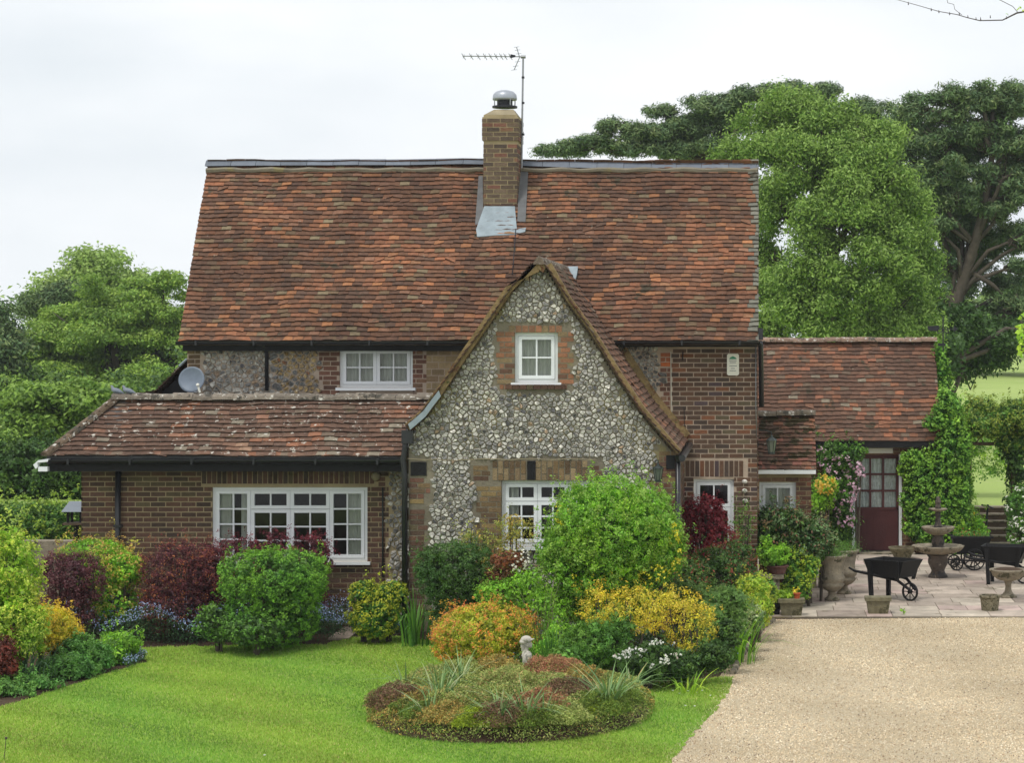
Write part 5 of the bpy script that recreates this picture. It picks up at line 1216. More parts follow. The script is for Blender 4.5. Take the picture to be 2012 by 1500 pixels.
build('column', MB().lathe(at([(.12, .50), (.12, .53), (.10, .56), (.115, .60), (.115, .66), (.09, .70), (.10, .76)]), fx_, Zf, 24), M['stone_dark'], fo, smooth=True)
build('bowl', MB().lathe(at([(.08, .74), (.18, .78), (.26, .83), (.285, .88), (.285, .90), (.25, .90), (.2, .86), (.06, .84)]), fx_, Zf, 56, lobes=14, amp=.07, lobe_from=1), M['stone'], fo, smooth=True)
build('column', MB().lathe(at([(.08, .84), (.08, .90), (.055, .95), (.045, 1.05), (.05, 1.17)]), fx_, Zf, 20), M['stone_dark'], fo, smooth=True)
build('bowl', MB().lathe(at([(.04, 1.16), (.12, 1.18), (.165, 1.205), (.165, 1.22), (.13, 1.22), (.05, 1.2)]), fx_, Zf, 40), M['stone'], fo, smooth=True)
build('finial', MB().lathe(at([(.05, 1.20), (.05, 1.27), (.035, 1.29), (.055, 1.32), (.05, 1.36), (.03, 1.38), (.04, 1.40), (.015, 1.43), (.0, 1.44)]), fx_, Zf, 18), M['stone_dark'], fo, smooth=True)

def urn(px, Z, label):
    x = wx(px, Z); o = empty('stone_urn', (x, Z, .03)); tag(o, label, 'urn', 'large stone urns')
    build('foot', MB().lathe(at([(.12, 0), (.12, .035), (.085, .06), (.055, .11), (.06, .15)]), x, Z, 24), M['stone'], o, smooth=True)
    build('bowl', MB().lathe(at([(.06, .14), (.12, .17), (.175, .22), (.20, .26), (.17, .285), (.195, .31), (.215, .36), (.19, .40), (.18, .42), (.175, .50), (.19, .60), (.215, .68), (.245, .71), (.25, .735), (.22, .735), (.2, .68)]), x, Z, 48, lobes=20, amp=.035, lobe_from=1), M['stone'], o, smooth=True)
    P = np.stack([x + rng.normal(0, .12, 900), Z + rng.normal(0, .12, 900), .74 + np.abs(rng.normal(.02, .08, 900))], 1)
    quads('plants', leafquads(P, unit(900), .05 * rng.uniform(.5, 1.4, 900), .15), pick(GRN, 900), M['leaf'], o); return o
urn(1635, 37.1, 'large carved stone urn with a narrow foot beside the patio path, nearer the camera')
urn(1659, 38.0, 'second carved stone urn standing close behind the nearer urn, with grassy plants')

def pot(name, px, Z, r1, r0, h, m, label, group=None, n=28, z0=.03, sq=False, bands=True):
    x = wx(px, Z); o = empty(name, (x, Z, z0)); tag(o, label, 'planter', group)
    if sq:
        mb = MB(); mb.hexa([(x - r0, Z - r0 * .7, z0), (x + r0, Z - r0 * .7, z0), (x + r0, Z + r0 * .7, z0), (x - r0, Z + r0 * .7, z0), (x - r1, Z - r1 * .7, z0 + h), (x + r1, Z - r1 * .7, z0 + h), (x + r1, Z + r1 * .7, z0 + h), (x - r1, Z + r1 * .7, z0 + h)])
        mb.box(x - r1 - .012, x + r1 + .012, Z - r1 * .7 - .012, Z + r1 * .7 + .012, z0 + h - .05, z0 + h + .004)
    else:
        pr = [(r0, 0), (r0 + (r1 - r0) * .6, h * .6)] + ([(r0 + (r1 - r0) * .62 + .01, h * .62), (r0 + (r1 - r0) * .78 + .01, h * .78)] if bands else []) + [(r1, h * .86), (r1 + .012, h * .88), (r1 + .012, h), (r1 - .025, h), (r1 - .03, h * .9)]
        mb = MB().lathe([(r, z + z0) for r, z in pr], x, Z, n)
    build('pot', mb, M[m], o); build('compost', MB().lathe([(0, z0 + h * .86), (r1 * .95 if not sq else r1 * .6, z0 + h * .9), (0, z0 + h * .93)], x, Z, 20), M['soil'], o); return o
M['stone_green'] = mat('green_stained_stone', S(118, 112, 88), rough=.95, var=.4, scale=8, bump=.7, bscale=30, spots=[(S(84, 80, 58), 6, .55), (S(150, 140, 100), 9, .64)])
M['rough_stone'] = mat('rough_pitted_stone', S(128, 120, 98), rough=.95, var=.5, scale=22, bump=1.2, bscale=40, spots=[(S(70, 68, 48), 20, .52)])
pot('stone_planter', 1725, 35.4, .19, .15, .25, 'stone_green', 'square brown stone planter at the patio edge in front of the wheelbarrow', sq=True)
pot('stone_planter', 1555, 35.15, .19, .15, .25, 'stone_green', 'greenish square stone planter at the left end of the patio edge', sq=True)
pot('stone_planter', 1945, 35.75, .155, .13, .24, 'rough_stone', 'rough pitted round stone pot at the right of the patio edge', bands=False)
pot('trough', 1513, 35.3, .17, .14, .16, 'blackwood', 'dark low trough beside the greenish planter', sq=True)
pot('flower_pot', 1566, 35.15, .05, .036, .11, 'terracotta', 'small orange terracotta pot standing in the greenish planter', z0=.26, bands=False)
pot('shallow_bowl_planter', 1773, 44.0, .26, .15, .22, 'stone_green', 'shallow weathered bowl planter in front of the maroon door', bands=False)
Zb = 37.5; xb_ = wx(1981, Zb); o = empty('pedestal_bowl', (xb_, Zb, .03)); tag(o, 'wide shallow stone bowl on a slender pedestal at the right of the patio', 'planter')
build('pedestal', MB().lathe(at([(.14, 0), (.14, .03), (.10, .05), (.06, .10), (.045, .18), (.06, .25), (.08, .28)]), xb_, Zb, 24), M['stone'], o, smooth=True)
build('bowl', MB().lathe(at([(.08, .27), (.18, .30), (.26, .36), (.28, .42), (.31, .44), (.31, .465), (.27, .465), (.25, .43)]), xb_, Zb, 40), M['stone'], o, smooth=True)
build('compost', MB().lathe(at([(.0, .42), (.26, .45), (.15, .485), (0, .49)]), xb_, Zb, 24), M['soil'], o)
# stone benches and bowl
def bench(px0, px1, Z, h, label):
    x0_, x1_ = wx(px0, Z), wx(px1, Z); o = empty('stone_bench', ((x0_ + x1_) / 2, Z, .03)); tag(o, label, 'bench')
    build('seat', MB().box(x0_, x1_, Z - .16, Z + .16, .03 + h - .07, .03 + h), M['stone'], o)
    for q in (.2, .8):
        x = x0_ + (x1_ - x0_) * q; build('leg', MB().hexa([(x - .07, Z - .12, .03), (x + .07, Z - .12, .03), (x + .07, Z + .12, .03), (x - .07, Z + .12, .03), (x - .05, Z - .1, h - .04), (x + .05, Z - .1, h - .04), (x + .05, Z + .1, h - .04), (x - .05, Z + .1, h - .04)]), M['stone'], o)
bench(1466, 1540, 35.9, .56, 'old stone bench half hidden by plants at the patio corner')
bench(1590, 1622, 39.0, .42, 'small stone block seat behind the stone urns')
M['brown_clay'] = mat('brown_clay', S(98, 66, 62), rough=.6, var=.2, bump=.2)
pot('bowl_pot', 1527, 35.85, .17, .12, .13, 'brown_clay', 'purple brown bowl pot on the stone bench', z0=.595, bands=False)
shrub('potted_spurge', 'lime green plants growing from the bowl pot on the bench', 'plant', [bl(1508, 1092, 22, 22, 35.8), bl(1535, 1090, 18, 20, 35.9), bl(1502, 1072, 9, 18, 35.8)], BRT, 90, 22, .05, .035, stems=False)
shrub('euphorbia', 'tall lime green spurge between the bench and the stone urns', 'plant', [bl(1563, 1105, 22, 28, 36.3), bl(1590, 1115, 18, 26, 36.3), bl(1565, 1150, 30, 34, 36.2)], GRN, 190, 24, .06, .04, tipcol=[(1, S(176, 200, 62))], tip=.42)
shrub('trough_plant', 'pale green leafy plants in the dark trough', 'plant', [bl(1515, 1172, 24, 12, 35.3), bl(1545, 1170, 16, 12, 35.25)], LIME, 60, 20, .04, .035, stems=False)
shrub('yellow_flower', 'yellow flower in the small terracotta pot', 'flower', [(wx(1563, 35.15), 35.15, .40, .03, .03, .035)], YEL, 6, 14, .02, .03, stems=False, core=False)
shrub('euphorbia', 'yellow green spurge in front of the stone bench', 'plant', [bl(1478, 1145, 26, 26, 34.2), bl(1505, 1160, 22, 22, 34.2), bl(1470, 1185, 24, 34, 33.6)], GRN, 170, 24, .055, .036, tipcol=[(1, S(184, 200, 70))], tip=.42)

def wheel(mb, c, r, ax, w=.03, sp=8):      # spoked wheel; ax = unit axle direction in the ground plane
    ax = Vector(ax).normalized(); u_ = Vector((0, 0, 1)); v_ = ax.cross(u_).normalized(); c = Vector(c); n = 28; vs_ = []
    for k_ in range(n):
        t = 2 * math.pi * k_ / n; d = u_ * math.cos(t) + v_ * math.sin(t)
        vs_ += [c + d * r + ax * w / 2, c + d * r - ax * w / 2, c + d * (r - .025) - ax * w / 2, c + d * (r - .025) + ax * w / 2]
    fs = []
    for k_ in range(n):
        a = 4 * k_; b = 4 * ((k_ + 1) % n)
        for q in range(4): fs.append((a + q, a + (q + 1) % 4, b + (q + 1) % 4, b + q))
    mb.add(vs_, fs)
    for k_ in range(sp):
        t = 2 * math.pi * k_ / sp; d = u_ * math.cos(t) + v_ * math.sin(t); mb.tube([c, c + d * (r - .015)], .009, 5)
    mb.tube([c - ax * .035, c + ax * .035], .03, 10)
def barrow(px, Z, rot, label):
    x = wx(px, Z); o = empty('wheelbarrow', (x, Z, .03)); tag(o, label, 'wheelbarrow', 'old black wooden wheelbarrows'); ORG[o] = Vector((0, 0, 0))
    # tray from tapered boards; local: x towards the wheel, z up
    a, b, c_, d = .30, .40, .21, .29; z0, z1 = .40, .66; t = .022
    bo = [(-a, -c_), (a, -c_), (a, c_), (-a, c_)]; tp = [(-a - .06, -d), (a + .12, -d), (a + .12, d), (-a - .06, d)]
    tr_ = MB()
    for i in range(4):
        j = (i + 1) % 4; p = [(*bo[i], z0), (*bo[j], z0), (*tp[j], z1), (*tp[i], z1)]
        cx_ = sum(q[0] for q in p) / 4; cy_ = sum(q[1] for q in p) / 4; nn = np.array((cx_, cy_, 0)); nn = nn / np.linalg.norm(nn) * t
        p2 = [tuple(np.array(q) - nn) for q in p]; tr_.add(p + p2, [(0, 1, 2, 3), (7, 6, 5, 4), (0, 4, 5, 1), (1, 5, 6, 2), (2, 6, 7, 3), (3, 7, 4, 0)])
    tr_.box(-a, a, -c_, c_, z0 - .02, z0 + .001)
    build('tray', tr_, M['blackwood'], o)
    for s in (-1, 1):
        build('handle', MB().tube([(.42, s * .07, .18), (.2, s * .14, .34), (-.3, s * .23, .42), (-.55, s * .26, .45), (-.66, s * .27, .50)], [.026, .026, .026, .022, .016], 8), M['blackwood'], o)
        build('leg', MB().hexa([(-.26, s * .24 - .025, 0), (-.20, s * .24 - .025, 0), (-.20, s * .24 + .025, 0), (-.26, s * .24 + .025, 0), (-.29, s * .27 - .025, .62), (-.21, s * .27 - .025, .62), (-.21, s * .27 + .025, .62), (-.29, s * .27 + .025, .62)]), M['blackwood'], o)
        build('strut', MB().hexa([(.24, s * .23 - .02, .33), (.29, s * .23 - .02, .33), (.29, s * .23 + .02, .33), (.24, s * .23 + .02, .33), (.30, s * .30 - .02, .66), (.35, s * .30 - .02, .66), (.35, s * .30 + .02, .66), (.30, s * .30 + .02, .66)]), M['blackwood'], o)
    w_ = MB(); wheel(w_, (.36, 0, .15), .15, (0, 1, 0)); build('wheel', w_, M['blackwood'], o)
    o.rotation_euler = (0, 0, R(rot)); return o
b1_ = barrow(1752, 37.2, -38, 'old black wooden wheelbarrow standing behind the square brown planter')
b2_ = copy_tree(b1_); b2_.location = (wx(1972, 39.6), 39.6, .03); b2_.rotation_euler = (0, 0, R(-14)); b2_['label'] = 'black wooden wheelbarrow behind the pedestal bowl at the right edge'
Zc = 42.0; xc_ = wx(1905, Zc); o = empty('hand_cart', (xc_, Zc, .03)); tag(o, 'small black cart with four spoked wheels beside the fountain', 'cart')
z0_ = .03
mb = MB(); mb.hexa([(xc_ - .24, Zc - .2, z0_ + .30), (xc_ + .28, Zc - .2, z0_ + .30), (xc_ + .28, Zc + .2, z0_ + .30), (xc_ - .24, Zc + .2, z0_ + .30), (xc_ - .34, Zc - .25, z0_ + .60), (xc_ + .38, Zc - .25, z0_ + .60), (xc_ + .38, Zc + .25, z0_ + .60), (xc_ - .34, Zc + .25, z0_ + .60)])
mb.box(xc_ - .37, xc_ + .41, Zc - .28, Zc - .24, z0_ + .585, z0_ + .62); mb.box(xc_ - .37, xc_ + .41, Zc + .24, Zc + .28, z0_ + .585, z0_ + .62); build('body', mb, M['blackwood'], o)
build('shaft', MB().tube([(xc_ - .40, Zc - .25, z0_ + .20), (xc_ + .5, Zc - .32, z0_ + .16)], .018, 6), M['blackwood'], o)
for (dx, dy, r_) in ((-.26, -.3, .12), (.06, -.3, .2), (-.26, .3, .12), (.06, .3, .2)):
    w_ = MB(); wheel(w_, (xc_ + dx, Zc + dy, z0_ + r_), r_, (.25, 1, 0), .025, 10); build('wheel', w_, M['blackwood'], o)
P = np.stack([xc_ + rng.uniform(-.3, .35, 500), Zc + rng.uniform(-.2, .2, 500), .64 + np.abs(rng.normal(.0, .05, 500))], 1)
tag(quads('cart_plants', leafquads(P, unit(500), .045, .4) - 0, pick(GRN + [(1, S(196, 110, 60))], 500), M['leaf'], origin=(xc_, Zc, .62)), 'small green plants with orange flowers in the black cart', 'plant')

# statue: a child in a flat cap
Zs = 28.3; xs_ = wx(1036, Zs); zs0 = float(mound_h(np.array(xs_), np.array(Zs))) * .72; zt_ = wz(1246, Zs); zb_ = zs0 - .02
st_ = empty('garden_statue', (xs_, Zs, zb_)); tag(st_, 'pale stone statue of a child in a flat cap facing right, behind the heather', 'statue')
def sz(py): return wz(py, Zs)
def sx_(px): return wx(px, Zs)
b = MB()
b.tube([(sx_(1037), Zs, zb_), (sx_(1037), Zs, sz(1325)), (sx_(1036), Zs, sz(1308)), (sx_(1036), Zs, sz(1296)), (sx_(1035), Zs, sz(1288)), (sx_(1034), Zs, sz(1282)), (sx_(1034), Zs, sz(1279))], [.075, .07, .058, .062, .066, .05, .025], 16)
b.tube([(sx_(1034), Zs, sz(1284)), (sx_(1034.5), Zs, sz(1270))], [.028, .024], 12)
b.ball((sx_(1036.5), Zs, sz(1266)), (.046, .042, .058), 10)                                  # head
b.ball((sx_(1036.5) + .038, Zs, sz(1270)), (.02, .022, .028), 8)                              # jaw and mouth
b.tube([(sx_(1036.5) + .044, Zs, sz(1264)), (sx_(1036.5) + .060, Zs, sz(1267))], [.007, .009], 6)   # nose
b.ball((sx_(1032), Zs - .04, sz(1266)), (.010, .008, .016), 6)                                # ear
for s in (-1, 1): b.tube([(sx_(1032), Zs + s * .062, sz(1285)), (sx_(1032), Zs + s * .080, sz(1296)), (sx_(1036), Zs + s * .070, sz(1308)), (sx_(1044), Zs + s * .03, sz(1303))], [.024, .022, .020, .016], 10)
b.tube([(sx_(1029), Zs, sz(1262)), (sx_(1027.5), Zs, sz(1272)), (sx_(1028), Zs, sz(1282))], [.035, .03, .016], 10)   # hair at the nape
bo_ = build('figure', b, M['statue'], st_); rm = bo_.modifiers.new('remesh', 'REMESH'); rm.mode = 'VOXEL'; rm.voxel_size = .006; rm.use_smooth_shade = True
c_ = MB(); c_.ball((sx_(1034), Zs, sz(1258)), (.070, .066, .052), 12)
c_.ball((sx_(1030), Zs, sz(1262)), (.060, .06, .042), 12)
c_.hexa([(sx_(1039), Zs - .045, sz(1262)), (sx_(1049.5), Zs - .03, sz(1257)), (sx_(1049.5), Zs + .03, sz(1257)), (sx_(1039), Zs + .045, sz(1262)), (sx_(1039), Zs - .045, sz(1259)), (sx_(1049.5), Zs - .03, sz(1255)), (sx_(1049.5), Zs + .03, sz(1255)), (sx_(1039), Zs + .045, sz(1259))])
co_ = build('cap', c_, M['statue'], st_); rm = co_.modifiers.new('remesh', 'REMESH'); rm.mode = 'VOXEL'; rm.voxel_size = .005; rm.use_smooth_shade = True

# ---------------------------------------------------------------- things fixed to or sitting on the cottage
def pigeon(px, py, label, flip=1):
    x, z = wx(px, YR), zR + .075; o = empty('pigeon', (x, YR, z)); tag(o, label, 'pigeon', 'pigeons on the roof ridge'); k_ = 1.12
    b = MB().tube([(x + .125 * k_, YR, z - .005), (x + .09 * k_, YR, z + .012), (x + .05 * k_, YR, z + .035), (x + .015, YR, z + .052), (x - .025, YR, z + .062), (x - .052, YR, z + .080), (x - .062, YR, z + .102), (x - .068, YR, z + .122), (x - .080, YR, z + .128), (x - .090, YR, z + .124)],
                  [.010, .020, .034, .042, .042, .034, .021, .019, .015, .006], 12, tuple(S(126, 132, 142)))
    build('body', b, M['feather'], o, smooth=True)
    build('beak', MB().tube([(x - .088, YR, z + .124), (x - .105, YR, z + .118)], [.005, .001], 6, tuple(S(200, 140, 80))), M['feather'], o)
    for s in (-1, 1):
        build('wing', MB().tube([(x + .11 * k_, YR + s * .012, z + .008), (x + .06, YR + s * .032, z + .035), (x, YR + s * .038, z + .056), (x - .03, YR + s * .034, z + .060)], [.006, .018, .020, .010], 8, tuple(S(104, 112, 124))), M['feather'], o, smooth=True)
        build('leg', MB().tube([(x - .005, YR + s * .015, z - .03), (x - .005, YR + s * .015, z + .02)], .004, 5, tuple(S(150, 80, 80))), M['feather'], o)
pigeon(229, 770, 'grey pigeon nearest the left end of the low roof ridge'); pigeon(252, 770, 'grey pigeon just right of the other on the low roof ridge')
Zd = YM - .45; o = empty('satellite_dish', (wx(376, Zd), Zd, wz(745, Zd))); tag(o, 'round grey satellite dish at the left corner of the upper wall', 'satellite dish')
vs_ = []; fs = []; nr_, na = 6, 36; cxd, czd = wx(376, Zd), wz(746, Zd)
for sgn_, off_ in ((1, 0), (1, .008)):
    for i in range(nr_ + 1):
        rr = i / nr_
        for k_ in range(na):
            t = 2 * math.pi * k_ / na; lx, lz = .215 * rr * math.cos(t), .20 * rr * math.sin(t); dpt = .05 * (1 - rr * rr)
            vs_.append((cxd + lx, Zd + dpt + off_ + lx * -.25 + lz * .25, czd + lz))
for s_ in (0, 1):
    o_ = s_ * (nr_ + 1) * na
    for i in range(nr_):
        for k_ in range(na): fs.append((o_ + i * na + k_, o_ + i * na + (k_ + 1) % na, o_ + (i + 1) * na + (k_ + 1) % na, o_ + (i + 1) * na + k_))
for k_ in range(na): fs.append((nr_ * na + k_, nr_ * na + (k_ + 1) % na, (2 * nr_ + 1) * na + (k_ + 1) % na, (2 * nr_ + 1) * na + k_))
build('reflector', MB().add(vs_, fs), M['dish'], o, smooth=True)
build('arm', MB().tube([(cxd + .02, Zd + .03, czd - .2), (wx(387, Zd - .3), Zd - .3, wz(771, Zd - .3)), (wx(392, Zd - .32), Zd - .32, wz(768, Zd - .32))], .011, 6), M['metal'], o)
build('receiver', MB().ball((wx(389, Zd - .3), Zd - .31, wz(757, Zd - .3)), (.028, .03, .028), 8).tube([(wx(390, Zd - .3), Zd - .31, wz(760, Zd)), (wx(393, Zd - .3), Zd - .31, wz(771, Zd))], .018, 8), M['offwhite'], o)
build('mount', MB().tube([(cxd, Zd + .06, czd), (cxd + .06, YM, czd + .02)], .02, 8), M['steel_dark'], o)
# alarm box
xa0, xa1, za0, za1 = wx(1428.5, YM), wx(1452, YM), wz(738, YM), wz(695.5, YM); o = empty('alarm_box', ((xa0 + xa1) / 2, YM, (za0 + za1) / 2)); tag(o, 'white burglar alarm box with a green arch on the right brick wall', 'alarm box')
bp_ = [(xa0 + .02, za0), (xa1 - .02, za0), (xa1, za0 + .02), (xa1, za1 - .02), (xa1 - .02, za1), (xa0 + .02, za1), (xa0, za1 - .02), (xa0, za0 + .02)]
build('case', MB().prism(bp_, YM - .075, YM - .006), M['offwhite'], o)
cxa = (xa0 + xa1) / 2; M['sign_green'] = mat('green_print', S(70, 140, 110), var=0, bump=0); M['sign_grey'] = mat('grey_print', S(120, 126, 128), var=0, bump=0)
ar_ = [(cxa - .062, wz(706, YM)), (cxa + .062, wz(706, YM)), (cxa + .04, wz(702.5, YM)), (cxa, wz(700, YM)), (cxa - .04, wz(702.5, YM))]
build('emblem', MB().prism(ar_, YM - .078, YM - .0765), M['sign_green'], o)
for i, (py, w_) in enumerate([(709, .06), (712.5, .05), (719, .055), (724, .03), (728.5, .05)]):
    t_ = MB(); xx = cxa - w_
    while xx < cxa + w_:
        l_ = random.uniform(.006, .012); t_.box(xx, xx + l_, YM - .078, YM - .0765, wz(py + 1.0, YM), wz(py - .6, YM)); xx += l_ + .004
    build('lettering', t_, M['sign_grey'], o)
def lantern(px, pt, Z, bracket_to, label, s=1.0, m='green_lamp'):
    x = wx(px, Z); zt = wz(pt, Z); o = empty('wall_lantern', (x, Z, zt)); tag(o, label, 'wall lantern', 'lanterns on the cottage')
    build('roof', MB().lathe([(.10 * s, zt - .075 * s), (.05 * s, zt - .035 * s), (.03 * s, zt - .03 * s), (.02 * s, zt), (0, zt + .02 * s)], x, Z, 6), M[m], o)
    f = MB()
    for k_ in range(6):
        t = 2 * math.pi * k_ / 6; f.tube([(x + .085 * s * math.cos(t), Z + .085 * s * math.sin(t), zt - .075 * s), (x + .05 * s * math.cos(t), Z + .05 * s * math.sin(t), zt - .27 * s)], .006 * s, 4)
    f.lathe([(.055 * s, zt - .30 * s), (.055 * s, zt - .265 * s)], x, Z, 6); build('frame', f, M[m], o)
    build('glass', MB().lathe([(.047 * s, zt - .268 * s), (.08 * s, zt - .078 * s)], x, Z, 6), M['lamp_glass'], o)
    build('bracket', MB().tube([(x, Z, zt + .01), (x, Z, zt + .06 * s), tuple((np.array((x, Z, zt + .08 * s)) + np.array(bracket_to)) / 2), bracket_to], .009, 6), M[m], o)
M['lamp_glass'] = mat('frosted_lamp_glass', S(96, 104, 92), rough=.3, var=.1, bump=0, spec=.6)
lantern(1516, 857, 35.75, (.0, 36.0, wz(846, 35.9)), 'dark lantern hanging off the right corner of the house in front of the porch roof', .95)
lantern(1293, 912, YW - .2, (wx(1286, YW), YW, wz(908, YW)), 'small dark lantern on the brick edge of the wing above the round bush', .85)
# television aerial
Za = 38.25; o = empty('tv_aerial', (wx(1028, Za), Za, wz(300, Za))); tag(o, 'television aerial on a tall mast beside the chimney', 'aerial')
mx_ = wx(1028, Za); build('mast', MB().tube([(wx(1025, Za), Za, wz(330, Za)), (wx(1026, Za), Za, wz(240, Za)), (mx_, Za, wz(112, Za))], .016, 8), M['metal'], o)
for py in (150, 200, 262): build('mast_collar', MB().tube([(mx_ - .002, Za, wz(py, Za)), (mx_ - .002, Za, wz(py + 4, Za))], .024, 8), M['steel_dark'], o)
zb_ = wz(111, Za); build('boom', MB().tube([(mx_ + .03, Za, zb_), (wx(909, Za), Za, zb_ + .01)], .009, 6), M['metal'], o)
for px in (911, 926, 940, 953, 964, 975, 985, 993, 1003):
    x = wx(px, Za); build('element', MB().tube([(x - .015, Za - .14, zb_ + .035), (x, Za, zb_), (x + .015, Za + .14, zb_ - .035)], .006, 4).tube([(x - .01, Za, zb_ - .03), (x + .01, Za, zb_ + .04)], .005, 4), M['metal'], o)
build('dipole_box', MB().hexa([W(1003, 114, Za - .03), W(1012, 112, Za - .03), W(1012, 112, Za + .03), W(1003, 114, Za + .03), W(1003, 106, Za - .03), W(1013, 108, Za - .03), W(1013, 108, Za + .03), W(1003, 106, Za + .03)]), M['steel_dark'], o)
for (p, q) in (((1021, 112), (1015, 92)), ((1021, 112), (1010, 137))):
    r_ = MB().tube([W(*p, Za), W(*q, Za)], .008, 5)
    for t in (.35, .7, 1.0):
        c = W(*p, Za) * (1 - t) + W(*q, Za) * t; r_.tube([c + np.array((-.03, -.12, -.02)), c + np.array((.03, .12, .02))], .005, 4)
    build('reflector', r_, M['metal'], o)
build('clamp', MB().tube([(mx_ - .04, Za, zb_), (mx_ + .04, Za, zb_)], .03, 8), M['metal'], o)
# weather vane
Zv = 45.9; xv = wx(1853, Zv); o = empty('weather_vane', (xv, Zv, wz(690, Zv))); tag(o, 'black wrought iron weather vane at the right gable of the outbuilding', 'weather vane')
build('rod', MB().tube([(xv, Zv, wz(690, Zv)), (xv, Zv, wz(622, Zv))], .014, 6), M['steel_dark'], o)
build('bracket', MB().box(wx(1843, Zv), xv + .05, Zv - .02, Zv + .02, wz(680, Zv), wz(675, Zv)), M['steel_dark'], o)
build('arrow', MB().tube([W(1825, 647, Zv), W(1880, 648, Zv)], .009, 5).prism([(wx(1822, Zv), wz(641, Zv)), (wx(1845, Zv), wz(640, Zv)), (wx(1843, Zv), wz(651, Zv)), (wx(1824, Zv), wz(650, Zv))], Zv - .006, Zv + .006).prism([(wx(1873, Zv), wz(641, Zv)), (wx(1882, Zv), wz(646, Zv)), (wx(1874, Zv), wz(653, Zv))], Zv - .006, Zv + .006), M['steel_dark'], o)
for s in (-1, 1):
    c = [(xv + s * (.04 + .07 * math.sin(t)), Zv, wz(650, Zv) + .09 * math.cos(t * 1.3) * (1 - t / 6)) for t in np.linspace(0, 4.5, 16)]
    build('scroll', MB().tube(c, .009, 5), M['steel_dark'], o)
# bird table and low wall by the corner of the extension
Zt = 36.2; xt = wx(150, Zt); o = empty('bird_table', (xt, Zt, 0)); tag(o, 'dark wooden bird table with a little roof at the left corner of the extension', 'bird table')
build('post', MB().tube([(xt, Zt, 0), (xt, Zt, wz(1029, Zt))], .045, 8), M['blackwood'], o)
build('tray', MB().box(xt - .17, xt + .17, Zt - .17, Zt + .17, wz(1031, Zt), wz(1027, Zt)), M['wood'], o)
for s in (-1, 1): build('upright', MB().box(xt + s * .10 - .018, xt + s * .10 + .018, Zt - .12, Zt - .085, wz(1027, Zt), wz(1004, Zt)), M['blackwood'], o)
for s in (-1, 1): build('upright', MB().box(xt + s * .10 - .018, xt + s * .10 + .018, Zt + .085, Zt + .12, wz(1027, Zt), wz(1004, Zt)), M['blackwood'], o)
build('roof', MB().hexa([(xt - .19, Zt - .17, wz(1005, Zt)), (xt + .19, Zt - .17, wz(1005, Zt)), (xt + .19, Zt + .17, wz(1005, Zt)), (xt - .19, Zt + .17, wz(1005, Zt)), (xt - .10, Zt - .05, wz(986, Zt)), (xt + .10, Zt - .05, wz(986, Zt)), (xt + .10, Zt + .05, wz(986, Zt)), (xt - .10, Zt + .05, wz(986, Zt))]), M['dish'], o)
tag(build('low_wall', MB().box(wx(40, 38), wx(165, 38), 38, 38.3, 0, wz(1064, 38)), M['stone'], origin=(wx(100, 38), 38, 0)), 'low stone wall behind the purple shrub at left', 'wall')
tag(build('path', MB().box(wx(655, 32.9), wx(695, 32.9), 32.5, 33.75, .0, .03, S(168, 152, 138)), M['slab']), kind='structure')
tag(build('hose_stick', MB().tube([G(8, 1496) + (0,), (G(8, 1496)[0] + .02, G(8, 1496)[1], .22)], .004, 5).ball((G(8, 1496)[0] + .02, G(8, 1496)[1], .23), .015, 5), M['bark'], origin=(*G(8, 1496), 0)), 'single dry seed head stalk at the bottom left of the lawn', 'plant')
bpy.data.objects['hose_stick'].name = 'seed_head'
# steps at the back right, handrail, pergola
sx0, sx1 = wx(1905, 46.5), wx(2000, 46.5); o = empty('garden_steps', ((sx0 + sx1) / 2, 46.2, 0)); tag(o, 'flight of dark brick garden steps with pale treads up to the field', 'steps')
for k_ in range(6):
    y = 46.2 + .3 * k_; z = .124 * (k_ + 1); build('riser', MB().box(sx0, sx1, y, 48.0, z - .124, z - .03), M['brick_wall_dark'] if 'brick_wall_dark' in M else M['wood'], o)
    build('tread', MB().box(sx0, sx1, y - .03, y + .30, z - .03 + .001, z), M['stone'], o)
o = empty('handrail', (wx(1940, 46.3), 46.3, 0)); tag(o, 'black iron handrail at the foot of the garden steps', 'handrail')
build('post', MB().tube([W(1936, 1064, 46.3), W(1941, 992, 46.3)], .022, 6), M['steel_dark'], o); build('rail', MB().tube([W(1929, 993, 46.2), W(1941, 995, 46.3), W(1951, 999, 47)], .018, 6), M['steel_dark'], o)
o = empty('retaining_wall', (wx(1860, 47.9), 47.9, 0)); tag(o, 'low stone retaining wall beside the garden steps', 'wall')
build('wall', MB().box(wx(1842, 47.9), sx0 - .002, 47.85, 48.05, 0, .76).box(sx1 + .002, 14, 47.85, 48.05, 0, .76), M['stone_dark'], o)
Zp = 45.6; o = empty('pergola', (wx(1985, Zp), Zp, 0)); tag(o, 'rustic timber pergola smothered in climbers over the garden steps', 'pergola')
for px in (1903, 1992): build('post', MB().tube([(wx(px, Zp), Zp, 0), (wx(px, Zp), Zp, wz(868, Zp))], .06, 8), M['wood'], o)
for px in (1903, 2080): build('post', MB().tube([(wx(px, Zp + 1.2), Zp + 1.2, 0), (wx(px, Zp + 1.2), Zp + 1.2, wz(868, Zp))], .06, 8), M['wood'], o)
for (py, dz) in ((848, 0), (872, 0)): build('beam', MB().tube([W(1895, py, Zp), W(2120, py + 3, Zp)], .035, 8), M['wood'], o); build('beam', MB().tube([W(1895, py, Zp + 1.2), W(2120, py + 3, Zp + 1.2)], .035, 8), M['wood'], o)
for i in range(12): build('lattice_bar', MB().tube([W(1900 + i * 17, 872, Zp - .03), W(1918 + i * 17 if i % 2 else 1884 + i * 17, 848, Zp - .03)], .014, 5), M['wood'], o)
